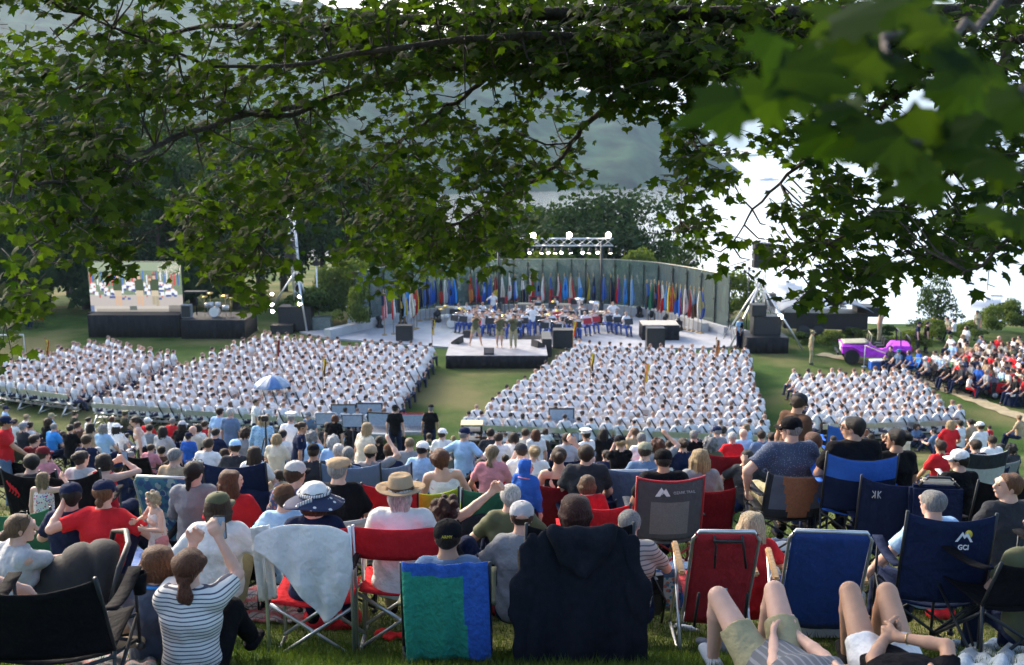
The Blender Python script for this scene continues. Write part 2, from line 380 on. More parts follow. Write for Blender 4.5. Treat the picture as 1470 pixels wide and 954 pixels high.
    sh = grow(tors[:4], g) + ([cap(P+T*.45, J['nk']-T*.025, .095, .070, Rs, 1.3, [(J['nk']+T*.0-Fs*.0, T)])]) + grow(tors[5:], g) + [cap(P-T*.02, P+T*.1, .125*build, .115*build, Rs, 1.42, [(P-T*.09, -T)])]
    if shirt == 'tank': sh = [cap(P+T*.02, P+T*.36, .122*build, .118*build, Rs, 1.36), cap(P+T*.3-Rs*.08, P+T*.5-Rs*.10, .07, .045), cap(P+T*.3+Rs*.08, P+T*.5+Rs*.10, .07, .045)]
    out['shirt'] = sh + slv
    # hair
    hr_ = []
    hcut = [(H+f*.058+u*.045, nrm(f*.9-u*.55)), (H-u*.075, -u)]
    if hair != 'bald' and hat != 'hood':
        base = .006 if hair == 'buzz' else .012
        hr_ += [cap(H+u*.021-f*.024, H+u*.021+f*.012, .077+base, .071+base, None, 1., hcut)]
        if hair != 'buzz': hr_ += [cap(H-f*.046-u*.03, H-f*.042-u*.042, .050, .042)]
    n = lambda *a: H + r*a[0] + f*a[1] + u*a[2]
    dz = vec(0, 0, -1)
    if hair == 'bob': 
        for q in np.linspace(-2.0, 2.0, 15):
            ra = .088 + .006*math.sin(q*7); a0 = n(math.sin(q)*.055, -math.cos(q)*.06, .05); a1 = n(math.sin(q)*ra, -math.cos(q)*ra, -.03); hr_ += [cap(a0, a1, .032, .022), cap(a1, a1+dz*.07+(H-a1)*.08, .024, .012)]
    if hair in ('long', 'verylong'):
        Ld = .19 if hair == 'long' else .27
        for q in np.linspace(-1.9, 1.9, 17):
            ra = .09 + .008*math.sin(q*9); a0 = n(math.sin(q)*.05, -math.cos(q)*.05, .055); a1 = n(math.sin(q)*ra, -math.cos(q)*ra, -.03)
            a2 = a1 + dz*Ld*(.85+.25*math.sin(q*5+1)) - f*.03*math.cos(q)*.6 + r*math.sin(q)*.02
            hr_ += [cap(a0, a1, .034, .022), cap(a1, a2, .024, .009)]
    if hair == 'pony':
        hr_ += [cap(n(0,-.105,.03), n(0,-.135,.0), .024, .026), cap(n(0,-.135,.0), n(0.01,-.125,-.09), .030, .026), cap(n(0.01,-.125,-.09), n(-.01,-.10,-.23), .026, .008)]
    if hair == 'lowpony':
        for q in (-.02, 0., .022): hr_ += [cap(n(q*.5,-.10,-.05), n(q,-.12,-.13), .018, .024), cap(n(q,-.12,-.13), n(q*1.3,-.10,-.30), .024, .007)]
        for q in np.linspace(-1.6, 1.6, 9): hr_ += [cap(n(math.sin(q)*.07, -math.cos(q)*.06, .03), n(math.sin(q)*.03, -.088, -.045), .034, .02)]
    if hair == 'braid':
        for q in range(6): hr_ += [cap(n(-.012+.01*(q % 2)*1, -.10+.004*q, -.045-.042*q), n(.0, -.10+.004*q, -.07-.042*q), .023-.002*q, .020-.002*q)]
    if hair == 'bun': hr_ += [cap(n(.0,-.118,.04), n(.012,-.128,.03), .040, .036)]
    if hair == 'lowbun': hr_ += [cap(n(.0,-.108,-.045), n(.012,-.12,-.055), .036, .033)]
    if hair == 'curly':
        for q in range(26):
            a_ = q*2.4; z_ = .11-.21*q/26; rr = sqrt(max(.0, 1-((z_-.0)/.13)**2))*.095
            if cos(a_)*rr > .045 and z_ < .05: continue
            hr_ += [cap(n(sin(a_)*rr, cos(a_)*rr, z_), n(sin(a_)*rr*1.15, cos(a_)*rr*1.15, z_-.01), .034, .030)]
    if hat == 'hood':
        hr_ += [cap(H+u*.02-f*.03, H+u*.01+f*.03, .112, .112, None, 1., [(H+f*.055, nrm(f-.1*u))]), cap(H-u*.08-f*.03, J['nk']-T*.03, .10, .11, None, 1., [(H+f*.05, f)])]
    if hat in ('cap', 'capback', 'flat', 'peaked', 'sunhat', 'fedora', 'starhat'):
        hr_ = [(a,b,ra,rb,w_,s_,(c or []) + [(H+u*.062, u)]) for a,b,ra,rb,w_,s_,c in hr_]
    out['hair'] = hr_
    return out
def hat_mesh(kind, J, mb, mi=0, mi2=None):
    H, r, f, u = [Vector(J[k]) for k in ('H', 'r', 'f', 'u')]; M = Matrix((r, f, u)).transposed(); mi2 = mi if mi2 is None else mi2
    M = M*.92; _r, _f, _u = r*.92, f*.92, u*.92
    def at(x, y, z): return H + _r*x + _f*y + _u*z
    if kind in ('cap', 'capback'):
        sg = 1 if kind == 'cap' else -1
        mb.lathe([(.103,.022),(.104,.05),(.098,.082),(.080,.110),(.050,.127),(.012,.133),(.0001,.133)], 20, H - f*.004, mi, M, True, .96, 1.07)
        mb.lathe([(.0001,.139),(.008,.138),(.010,.132)], 8, H - f*.004, mi, M)
        def br(a, b):
            t = (a-.5)*2; ang = t*1.15; rr = .103 + b*(.075*cos(ang*.95)); x = sin(ang)*(.1+.0*b); y = (cos(ang)*.104 + b*.085*max(0, cos(ang*1.2)))*sg
            return at(x, y, .032 - .018*b - .02*abs(t)**2*b - (.0 if sg > 0 else .0))
        mb.sheet(br, 12, 4, .006, mi2)
    elif kind == 'flat':
        mb.lathe([(.098,.035),(.112,.05),(.114,.07),(.100,.098),(.05,.112),(.0001,.114)], 20, H, mi, M, True, .96, 1.1)
        mb.sheet(lambda a, b: at(sin((a-.5)*2)*.1, cos((a-.5)*2)*.105+b*.05, .045-.02*b), 8, 3, .01, mi2)
    elif kind == 'peaked':
        mb.lathe([(.098,.045),(.099,.075),(.105,.082),(.140,.115),(.142,.125),(.120,.135),(.0001,.140)], 24, H, mi, M, True, .97, 1.05)
        mb.lathe([(.100,.042),(.1015,.074)], 24, H, mi2, M, True, .97, 1.05)
        mb.sheet(lambda a, b: at(sin((a-.5)*2)*.1, cos((a-.5)*2)*.103+b*.05, .045-.035*b), 8, 3, .006, mi2)
    elif kind in ('sunhat', 'starhat'):
        R = .20 if kind == 'sunhat' else .235
        mb.lathe([(.108,.035),(.108,.06),(.100,.095),(.07,.125),(.03,.138),(.0001,.139)], 24, H, mi, M, True, .97, 1.08)
        def br(a, b):
            an = a*2*pi; rr = .104 + (R-.104)*b; return at(cos(an)*rr, sin(an)*rr*1.04, .040 - b*.075 + .012*b*sin(an*3+.6))
        mb.sheet(br, 40, 5, .005, mi2)
    elif kind == 'fedora':
        mb.lathe([(.108,.035),(.108,.075),(.104,.11),(.097,.140),(.084,.155),(.05,.148),(.0001,.140)], 24, H, mi, M, True, .95, 1.10)
        mb.lathe([(.1105,.036),(.1105,.066)], 24, H, mi2, M, True, .95, 1.10)
        def br(a, b):
            an = a*2*pi; rr = .104 + .10*b; return at(cos(an)*rr*.98, sin(an)*rr*1.06, .036 + b*.006 + .018*b*b*abs(cos(an))**2)
        mb.sheet(br, 36, 4, .006, mi)
# ============================================================ THE SETTING
def grass_mat():
    m = bpy.data.materials.new('grass'); m.use_nodes = True; t = m.node_tree; N = t.nodes; L = t.links; b = N['Principled BSDF']
    b.inputs['Roughness'].default_value = .95; b.inputs['Specular IOR Level'].default_value = .1
    g = N.new('ShaderNodeNewGeometry')
    def noise(s, d=4):
        n = N.new('ShaderNodeTexNoise'); n.inputs['Scale'].default_value = s; n.inputs['Detail'].default_value = d; L.new(g.outputs['Position'], n.inputs[0]); return n
    def ramp(n, c0, c1, p0=.35, p1=.65):
        r = N.new('ShaderNodeValToRGB'); r.color_ramp.elements[0].position = p0; r.color_ramp.elements[1].position = p1
        r.color_ramp.elements[0].color = (*c0, 1); r.color_ramp.elements[1].color = (*c1, 1); L.new(n.outputs[0], r.inputs[0]); return r
    a = ramp(noise(.9), (.032,.072,.013), (.062,.108,.022)); c = ramp(noise(.16, 3), (0,0,0), (1,1,1), .46, .62)
    mx = N.new('ShaderNodeMixRGB'); L.new(c.outputs[0], mx.inputs[0]); L.new(a.outputs[0], mx.inputs[1]); mx.inputs[2].default_value = (.15,.145,.06,1)
    f = ramp(noise(26, 5), (.55,.55,.55), (1.3,1.3,1.3)); m2 = N.new('ShaderNodeMixRGB'); m2.blend_type = 'MULTIPLY'; m2.inputs[0].default_value = 1
    L.new(mx.outputs[0], m2.inputs[1]); L.new(f.outputs[0], m2.inputs[2]); L.new(m2.outputs[0], b.inputs['Base Color'])
    bp = N.new('ShaderNodeBump'); bp.inputs['Strength'].default_value = .8; bp.inputs['Distance'].default_value = .05; L.new(noise(40, 4).outputs[0], bp.inputs['Height']); L.new(bp.outputs[0], b.inputs['Normal'])
    return m
M_GRASS = grass_mat()
# lawn: one sheet, fine near the camera, falling to the river bank
ys = np.concatenate([np.arange(-60, 0, 4), np.arange(0, 40, .5), np.arange(40, 120, 2.), np.array([130, 160, 220, 400, 900, 2500, 9000])])
xs = np.concatenate([np.array([-6000, -1500, -400, -160]), np.arange(-90, -20, 3), np.arange(-20, 20, .7), np.arange(20, 91, 3), np.array([160, 400, 1500, 6000])])
V = []
for y in ys:
    for x in xs:
        z = G(x, y) + .03*sin(x*1.3+y*.7)*sin(y*1.1) * (1 if y < 33 else .2)
        if x < -12 and y > 62: z = max(z, -2 - (y-62)*.06) if y < 200 else z
        V.append((x, y, z))
nx = len(xs); F = [(j*nx+i, j*nx+i+1, (j+1)*nx+i+1, (j+1)*nx+i) for j in range(len(ys)-1) for i in range(nx-1)]
me = np_mesh('ground', V, np.array(F)); me.materials.append(M_GRASS); g_ = mesh_obj('ground', me); tag(g_, kind='structure')
# river
m = bpy.data.materials.new('river_water'); m.use_nodes = True; t = m.node_tree; b = t.nodes['Principled BSDF']
b.inputs['Base Color'].default_value = (.98,.92,.86,1); b.inputs['Metallic'].default_value = .95; b.inputs['Roughness'].default_value = .16; b.inputs['Specular IOR Level'].default_value = 1.0; b.inputs['IOR'].default_value = 1.6  # warm glare of the sky put into the mirror-like base colour
tc = t.nodes.new('ShaderNodeTexCoord'); mp = t.nodes.new('ShaderNodeMapping'); mp.inputs['Scale'].default_value = (.12,.35,1); t.links.new(tc.outputs['Object'], mp.inputs[0])
n = t.nodes.new('ShaderNodeTexNoise'); n.inputs['Scale'].default_value = 1.2; n.inputs['Detail'].default_value = 4; t.links.new(mp.outputs[0], n.inputs[0])
bp = t.nodes.new('ShaderNodeBump'); bp.inputs['Strength'].default_value = .35; bp.inputs['Distance'].default_value = .3; t.links.new(n.outputs[0], bp.inputs['Height']); t.links.new(bp.outputs[0], b.inputs['Normal'])
WZ = -34.0
mb = MB(); mb.add([(-5000,95,WZ),(5000,95,WZ),(5000,5200,WZ),(-5000,5200,WZ)], [(0,1,2,3)]); tag(mb.build('river', m), kind='structure')
# wooded mountains across the river
M_HILL = mat('wooded_slope', (.026,.056,.026), .95, .75, .03, 1.0, bscale=.06, detail=12, spec=.05)
def mountain(name, ridge, shore, depth, nb=34, rough=26., seed=1.):
    """ridge, shore: lists (px, py/Y); slope from the waterline up to the ridge and down behind"""
    rp = np.array(ridge, float); sp = np.array(shore, float); na = 150; V = []
    for i in range(na+1):
        px = rp[0,0] + (rp[-1,0]-rp[0,0])*i/na; Ys = np.interp(px, sp[:,0], sp[:,1]); dp = depth*min(1, .12 + 2.2*(1-i/na))
        R = at_y(px, np.interp(px, rp[:,0], rp[:,1]), Ys+dp); S = at_y(px, 300, Ys)
        for j in range(nb+1):
            tt = j/nb
            if tt < .7: q = tt/.7; Y = Ys + dp*q; hgt = (WZ-3) + (R.z-WZ+3)*(q**.8*.9+.1*q)
            else: q = (tt-.7)/.3; Y = Ys + dp*(1+q*1.3); hgt = R.z + (WZ-3-R.z)*q*q
            x = S.x*Y/Ys
            e = min(tt/.7, 1)*(1-max(0, (tt-.7)/.3)); e = e*(1-e*.55)
            hgt += rough*e*(sin(x*.011+seed)*sin(Y*.008+seed*2)+.5*sin(x*.029+Y*.021)+.3*sin(x*.07-Y*.05)) + (1.5*sin(x*.31)*sin(Y*.23) if 0 < tt < 1 else 0)
            V.append((x, Y, hgt))
    F = [(i*(nb+1)+j, (i+1)*(nb+1)+j, (i+1)*(nb+1)+j+1, i*(nb+1)+j+1) for i in range(na) for j in range(nb)]
    me = np_mesh(name, V, np.array(F)); me.materials.append(M_HILL); tag(mesh_obj(name, me), kind='structure')
mountain('hill', [(-500,-260),(-100,-90),(200,-40),(400,-10),(530,14),(640,48),(740,92),(850,138),(930,160),(980,180),(1020,208),(1062,250)], [(-500,600),(400,760),(905,930),(1062,1240)], 900)
mountain('hill', [(940,226),(1040,214),(1130,205),(1200,210),(1330,207),(1500,200),(1700,196)][::-1], [(940,2050),(1200,2300),(1700,2600)], 900, rough=8, seed=3.)
# haze
hm = bpy.data.materials.new('haze'); hm.use_nodes = True; t = hm.node_tree; t.nodes.remove(t.nodes['Principled BSDF'])
pv = t.nodes.new('ShaderNodeVolumePrincipled'); pv.inputs['Density'].default_value = .00014; pv.inputs['Color'].default_value = (.55,.76,1.0,1); pv.inputs['Anisotropy'].default_value = .2
t.links.new(pv.outputs[0], t.nodes['Material Output'].inputs['Volume'])
mb = MB(); mb.box((0, 4590, 178), (13000, 9340, 480)); hz = mb.build('haze', hm); tag(hz, kind='stuff')
tag(hz, 'thin bluish evening haze over the river valley')

# ------------------------------------------------------------ foliage of the far trees
def leaf_mat(name, c, c2, tr=.35, mulc=(1.6,1.7,.5), spc=.1):
    m = bpy.data.materials.new(name); m.use_nodes = True; t = m.node_tree; N = t.nodes; L = t.links; b = N['Principled BSDF']
    b.inputs['Roughness'].default_value = .6; b.inputs['Specular IOR Level'].default_value = spc
    g = N.new('ShaderNodeNewGeometry'); r = N.new('ShaderNodeValToRGB'); r.color_ramp.elements[0].color = (*c, 1); r.color_ramp.elements[1].color = (*c2, 1)
    L.new(g.outputs['Random Per Island'], r.inputs[0]); L.new(r.outputs[0], b.inputs['Base Color'])
    b.inputs['Roughness'].default_value = .75; tl = N.new('ShaderNodeBsdfTranslucent'); mul = N.new('ShaderNodeMixRGB'); mul.blend_type = 'MULTIPLY'; mul.inputs[0].default_value = 1; mul.inputs[2].default_value = (*mulc,1)
    L.new(r.outputs[0], mul.inputs[1]); L.new(mul.outputs[0], tl.inputs[0])
    mx = N.new('ShaderNodeMixShader'); mx.inputs[0].default_value = tr; L.new(b.outputs[0], mx.inputs[1]); L.new(tl.outputs[0], mx.inputs[2]); L.new(mx.outputs[0], N['Material Output'].inputs[0])
    return m
M_LF_DARK = leaf_mat('dark_foliage', (.012,.030,.012), (.032,.062,.024), .25); M_LF_MID = leaf_mat('green_foliage', (.022,.046,.014), (.052,.088,.028), .3); M_LF_HEDGE = leaf_mat('hedge_foliage', (.06,.09,.02), (.13,.17,.045))
M_BARK = mat('bark', (.055,.043,.035), .9, .4, 12, .8, stretch=(1,1,.25))
def crown_mesh(name, seed, w, h, nlobe, nleaf, leaf, m, conifer=False, low=0.):
    rg = np.random.RandomState(seed); C = []; 
    for i in range(nlobe):
        if conifer:
            zz = rg.uniform(0, 1); rr = (1-zz)*w*.5; a = rg.uniform(0, 2*pi); q = rr*rg.uniform(.45, 1); C.append((cos(a)*q, sin(a)*q, zz*h - .5*h, .16*w*(1.15-zz)+.1))
        else:
            d = nrm(rg.normal(size=3)); q = rg.uniform(.35, .85)
            if d[2] < -.5: d[2] *= .5
            C.append((d[0]*w*.5*q, d[1]*w*.5*q, d[2]*h*.5*q, rg.uniform(.15, .27)*min(w, h)))
    C = np.array(C); pick = rg.choice(len(C), nleaf, p=C[:,3]**2/np.sum(C[:,3]**2)); D = rg.normal(size=(nleaf, 3)); D /= np.linalg.norm(D, axis=1)[:, None]
    D[:, 2] = np.where(D[:, 2] < -.4, -D[:, 2]*.5, D[:, 2]); rad = C[pick, 3]*(1 - np.abs(rg.normal(size=nleaf))*.22)
    P = C[pick, :3] + D*rad[:, None]*np.array([1, 1, .8]); nn = D + rg.normal(size=(nleaf, 3))*.65; nn /= np.linalg.norm(nn, axis=1)[:, None]
    t1 = np.cross(nn, rg.normal(size=(nleaf, 3))); t1 /= np.linalg.norm(t1, axis=1)[:, None]; t2 = np.cross(nn, t1); s = leaf*rg.uniform(.6, 1.3, nleaf)[:, None]
    V = np.stack([P - t1*s, P - t2*s*.6, P + t1*s, P + t2*s*.6], 1).reshape(-1, 3); F = np.arange(4*nleaf).reshape(-1, 4)
    me = np_mesh(name, V, F, smooth=False); me.materials.append(m); return me
def trunk_mb(h, r, seed, limbs=6):
    rg = random.Random(seed); mb = MB(); top = Vector((rg.uniform(-.4,.4), rg.uniform(-.4,.4), h)); mb.tube([(0,0,-.5),(0,0,h*.3), top*.65, top], [r*1.3, r, r*.7, r*.3], 10)
    for i in range(limbs):
        z = h*rg.uniform(.4, .9); a = rg.uniform(0, 2*pi); l = h*.35*rg.uniform(.6, 1.1); p = Vector((0,0,z)); q = p + Vector((cos(a)*l, sin(a)*l, l*.6)); mb.tube([p, (p+q)/2 + Vector((0,0,-.1*l)), q], [r*.4, r*.25, r*.08], 6)
    return mb
crowns = [crown_mesh('crown', 3, 9, 11, 34, 9000, .17, M_LF_DARK), crown_mesh('crown', 8, 8, 12, 30, 8500, .17, M_LF_DARK), crown_mesh('crown', 21, 10, 10, 38, 9500, .18, M_LF_MID)]
trunks = [trunk_mb(9, .25, 1).mesh('trunk', M_BARK), trunk_mb(10, .3, 2).mesh('trunk', M_BARK)]
ORD_ = ['','first','second','third','fourth','fifth','sixth','seventh','eighth']
def tree(px, pytop, Y, zb, ci, wpx, label, name='tree', group='trees on the river bluff'):
    top = at_y(px, pytop, Y); H = top.z - zb; o = empty(name, (top.x, Y, zb), random.uniform(0, 6.28)); tag(o, label, 'tree', group)
    wd = wpx*Y/FPX; cw = crowns[ci].dimensions if hasattr(crowns[ci], 'dimensions') else None
    bw, bh = ((9,11),(8,12),(10,10))[ci]
    c = mesh_obj('crown', crowns[ci], o); ch = H*(.96 if px < 560 else .9); c.scale = (wd/bw, wd/bw, ch/bh); c.location = (0,0,H - ch*.5)
    k = mesh_obj('trunk', trunks[ci % 2], o); k.scale = (1.1, 1.1, H*.72/9.5)
    return o
LT = [(-60,120,66,0,190),(30,150,74,1,210),(105,215,66,0,150),(170,165,82,1,190),(215,240,68,0,130),(262,175,74,0,180),(330,225,66,1,150),(362,150,86,1,200),(420,205,72,0,170),(480,190,80,1,170),(532,255,74,0,130),(560,225,92,1,150)]
plc = ['tall dark tree at the far left edge of the frame','dark broad tree behind the two red lawn chairs','lower dark tree just left of the video screen','tall tree behind the video screen','lower tree behind the right half of the video screen','dark tree behind the gap between screen and drum riser',
       'dark tree directly behind the side drum kit','taller tree rising behind the drum riser trees','tree behind the left lighting tower','tree between the lighting tower and the glass wall','smaller tree at the left end of the glass wall','pale far tree left of the broad tree group behind the stage']
for i, (px, pt, Y, ci, wp) in enumerate(LT): tree(px, pt, Y, -2.5 if px < 500 else -7, ci, wp, plc[i], 'deciduous_tree')
for i, (px, pt, Y, ci, wp, lb) in enumerate([(600,300,84,0,120,'low tree behind the left part of the glass wall'),(668,318,84,1,130,'low tree seen above the left glass panels'),(735,290,88,0,130,'tree behind the left end of the stage light truss'),(800,262,86,0,170,'tall broad tree behind the middle of the light truss'),(868,246,88,0,235,'broad tree crown right of centre behind the light truss'),(765,268,92,1,200,'dark tree rising behind the left truss post'),(838,292,80,1,200,'lower dense tree just behind the middle glass panels'),(925,318,82,2,100,'lighter green tree on the right slope of the large tree group'),
      (960,372,76,2,80,'low sunlit tree behind the right glass panels'),(1010,378,74,1,80,'small tree beyond the curved end of the glass wall'),(1058,425,66,2,70,'bushy small tree between glass wall and loudspeaker tower'),(985,335,92,2,80,'taller thin tree against the river right of the truss')]):
    tree(px, pt, Y, -9 if Y > 70 else -1, ci, wp, lb, 'deciduous_tree')
for i, (px, pt, Y, wp) in enumerate([(-20,90,96,260),(75,110,98,230),(140,120,100,220),(225,140,98,220),(300,140,100,220),(395,120,102,240),(455,150,98,200),(520,200,100,170)]):
    tree(px, pt, Y, -4, i % 2, wp, '%s tree from the left in the far row deep in the woods' % ORD_[i+1], 'deciduous_tree', 'trees deep in the woods')
# shrubs and hedges
sh_me = [crown_mesh('foliage', 31, 2.0, 1.5, 14, 2600, .055, M_LF_HEDGE), crown_mesh('foliage', 32, 2.0, 1.5, 16, 2600, .06, M_LF_MID)]
def shrub(px, py, w, h, k, label, Y=None, nm='shrub', grp='shrubs around the lawn'):
    p = at_g(px, py) if Y is None else at_y(px, py, Y)
    o = mesh_obj(nm, sh_me[k], None, (p.x, p.y, p.z + h*.40), random.uniform(0, 6)); o.scale = (w/2, w/2, h/1.5); tag(o, label, 'shrub', grp); return o
SH = [(455,468,4.2,3.4,1,'light green bush between lighting tower and glass wall'),(485,462,3.6,3.8,0,'pale bush behind the white lectern'),(430,462,3.2,2.4,1,'bush behind the black loudspeakers on the left'),(505,452,2.8,3.2,0,'bush against the left end of the glass wall'),
      (1190,500,2.0,1.2,0,'low round hedge left of the magenta jeep'),(1222,489,1.9,.9,0,'small hedge behind the jeep bonnet'),(1315,503,2.8,1.3,0,'clipped hedge behind the two men in dark shirts'),(1350,492,2.6,1.5,0,'clipped hedge behind the seated men in white'),(1388,488,2.2,1.2,0,'hedge below the soldier in camouflage'),
      (1412,482,2.5,2.0,0,'leafy bush right of the soldier in camouflage'),(1440,478,2.6,2.2,0,'bright bush near the right edge below the motorboat'),(1462,478,2.6,2.2,1,'bush at the right edge of the lawn'),(1262,484,2.0,.9,1,'low bush behind the jeep seats'),(1155,492,1.6,.9,1,'low plants under the grey awning')]
for s in SH: shrub(*s)
for i in range(13):
    px = 505 + 45*i; Yv = float(np.interp(px, [512,600,720,880,940,1045],[60.5,64.5,66.5,66.5,64.5,59.5])); p = at_y(px, 430, Yv); zb = G(p.x, Yv)-.3; hh = 4.6 + (i*37 % 10)*.08 - (1.0 if i > 10 else 0)
    o = mesh_obj('shrub', sh_me[1 if i % 3 else 0], None, (p.x, Yv, zb+hh*.42), i*1.3); o.scale = (2.5, 1.3, hh/1.5); o.rotation_euler = (0,0,.2*sin(i)); tag(o, 'tall shrub growing behind the glass panels, %s from the left' % ['first','second','third','fourth','fifth','sixth','seventh','eighth','ninth','tenth','eleventh','twelfth','thirteenth'][i], 'shrub', 'shrubs behind the glass wall')
cn = crown_mesh('crown', 44, 3.4, 5.0, 70, 5200, .08, M_LF_MID, True)
p = at_y(1343, 480, 60); o = empty('conifer', (p.x, 60, -1.2)); tag(o, 'pointed evergreen against the bright river behind the men in white', 'tree'); c = mesh_obj('crown', cn, o, (0,0,3.0)); c.scale = (.95,.95,1.25)
trunk_mb(3.2, .09, 5, 3).build('trunk', M_BARK, o)
# worn path
M_PATH = mat('trodden_path', (.30,.25,.15), .95, .25, 3, .4)
def strip(name, pts, w, z, m):
    mb = MB(); V = []; 
    for i, p in enumerate(pts):
        a = pts[max(i-1,0)]; b = pts[min(i+1, len(pts)-1)]; d = Vector((b.x-a.x, b.y-a.y, 0)).normalized(); n_ = Vector((-d.y, d.x, 0)); ww = w*(.85+.2*sin(i*2.3))
        for s in (1, -1): q = p + n_*ww/2*s; V.append((q.x, q.y, G(q.x, q.y)+z))
    mb.add(V, [(2*i, 2*i+1, 2*i+3, 2*i+2) for i in range(len(pts)-1)]); return tag(mb.build(name, m), kind='structure')
pp = [(1176,508),(1210,514),(1250,522),(1300,536),(1350,556),(1400,574),(1440,590),(1480,604),(1540,622)]
pts = []
for i in range(len(pp)-1):
    for k in range(4):
        q = k/4; pts.append(at_g(pp[i][0]*(1-q)+pp[i+1][0]*q, pp[i][1]*(1-q)+pp[i+1][1]*q))
strip('path', pts, 1.0, .03, M_PATH)

# ------------------------------------------------------------ plaza, ledges, glass wall
M_PAVE = mat('pale_concrete', (.36,.37,.40), .8, .10, 1.2, .1); M_LEDGE = mat('ledge_stone', (.46,.47,.48), .8, .1, 3, .1)
gw = [(512,57.),(545,59),(600,61.3),(660,62.6),(720,63.2),(800,63.5),(880,63.2),(940,61.6),(990,59),(1045,55.5)]
def wall_pt(q):
    xs_ = [g[0] for g in gw]; px = xs_[0] + (xs_[-1]-xs_[0])*q; Y = np.interp(px, xs_, [g[1] for g in gw]); return Vector(((px-735)/FPX*Y*1.005*(cos(PITCH)+.03), Y, 0))
WP = [wall_pt(i/26) for i in range(27)]
mb = MB(); front = [at_z(430, 478, 0), at_z(470, 487, 0), at_z(640, 500, 0), at_z(800, 500, 0), at_z(1000, 502, 0), at_z(1078, 498, 0)]
poly = [(p.x, p.y+.9, .10) for p in WP] + [(p.x, p.y, .10) for p in reversed(front)]
nP = len(poly); mb.add(poly + [(x, y, -.2) for x, y, z in poly], [tuple(reversed(range(nP)))] + [(i, (i+1) % nP, (i+1) % nP+nP, i+nP) for i in range(nP)])
me = mb.mesh('paving', M_PAVE)
import bmesh
bm = bmesh.new(); bm.from_mesh(me); bmesh.ops.recalc_face_normals(bm, faces=bm.faces[:]); bmesh.ops.triangulate(bm, faces=[f for f in bm.faces if len(f.verts) > 4]); bm.to_mesh(me); bm.free()
tag(mesh_obj('pavement', me), kind='structure')
def curb(name, pts, wd, z0, z1, m, parent=None):
    mb = MB(); V = []
    for i, p in enumerate(pts):
        a = pts[max(i-1,0)]; b = pts[min(i+1,len(pts)-1)]; d = Vector((b.x-a.x, b.y-a.y, 0)).normalized(); n_ = Vector((-d.y, d.x, 0))
        for s, z in ((1,z0),(1,z1),(-1,z1),(-1,z0)): q = p + n_*wd/2*s; V.append((q.x, q.y, z))
    F = [(4*i+k, 4*i+(k+1) % 4, 4*i+4+(k+1) % 4, 4*i+4+k) for i in range(len(pts)-1) for k in range(4)] + [(3,2,1,0), tuple(4*(len(pts)-1)+k for k in range(4))]
    mb.add(V, F); return mb.build(name, m, parent)
o = curb('parapet_wall', [p + Vector((0,.02,0)) for p in WP], .5, 0, .58, M_LEDGE); tag(o, 'pale curved parapet wall carrying the tall glass panels', 'wall')
L1 = [at_z(px, py, .1) for px, py in ((470,484),(512,474),(548,466),(600,456),(640,450))]
o = curb('seat_ledge', L1, .5, .1, .55, M_LEDGE); tag(o, 'low pale curved ledge left of the band under the flags', 'wall')
L2 = [at_z(px, py, .1) for px, py in ((905,452),(930,454),(960,460),(990,468),(1012,476))]
o = curb('seat_ledge', L2, .45, .1, .60, M_LEDGE); tag(o, 'low pale ledge under the right hand row of flags', 'wall')
L3 = [at_z(px, py, .1) for px, py in ((1030,474),(1052,482),(1080,490))]
o = curb('seat_ledge', L3, .4, .1, .60, M_LEDGE); tag(o, 'short ledge behind the technician in black bending over', 'wall')
# glass
gm = bpy.data.materials.new('green_tinted_glass'); gm.use_nodes = True; t = gm.node_tree; N = t.nodes; L = t.links; N.remove(N['Principled BSDF'])
tr = N.new('ShaderNodeBsdfTransparent'); tr.inputs[0].default_value = (.50,.66,.60,1); gl = N.new('ShaderNodeBsdfGlossy'); gl.inputs['Roughness'].default_value = .05; gl.inputs[0].default_value = (.8,.9,.9,1)
df = N.new('ShaderNodeBsdfDiffuse'); df.inputs[0].default_value = (.34,.44,.40,1); lw = N.new('ShaderNodeFresnel'); lw.inputs[0].default_value = 1.5  # pale diffuse layer stands in for reflections in the panes
m1 = N.new('ShaderNodeMixShader'); m1.inputs[0].default_value = .30; m2 = N.new('ShaderNodeMixShader'); L.new(tr.outputs[0], m1.inputs[1]); L.new(df.outputs[0], m1.inputs[2]); L.new(lw.outputs[0], m2.inputs[0]); L.new(m1.outputs[0], m2.inputs[1]); L.new(gl.outputs[0], m2.inputs[2]); L.new(m2.outputs[0], N['Material Output'].inputs[0])
M_STEEL = mat('dark_steel', (.03,.035,.04), .45, .1, 5, metal=.6); M_ALU = mat('aluminium', (.62,.64,.66), .38, .08, 6, metal=.85); M_BLACK = mat('black_plastic', (.016,.017,.019), .5, .2, 6, .1); M_DRAPE = mat('black_drape', (.012,.012,.015), .95, .3, 3, .6, stretch=(6,6,.3))
GW = empty('glass_wall', (0, 63, .58)); tag(GW, 'tall curved wall of green tinted glass panels behind the band', 'wall')
for i in range(26):
    a, b = WP[i], WP[i+1]; d = (b-a).normalized(); n_ = Vector((-d.y, d.x, 0)); a2 = a + d*.03; b2 = b - d*.03; mb = MB()
    z0, z1 = .60, 3.5; V = [(*(a2+n_*s).xy, z) for s in (-.012,.012) for z in (z0,z1)] + [(*(b2+n_*s).xy, z) for s in (-.012,.012) for z in (z0,z1)]
    mb.add(V, [(0,4,5,1),(2,3,7,6),(0,1,3,2),(4,6,7,5),(1,5,7,3),(0,2,6,4)]); o = mb.build('glass_panel', gm, GW); o.location = (0,-63,-.58)
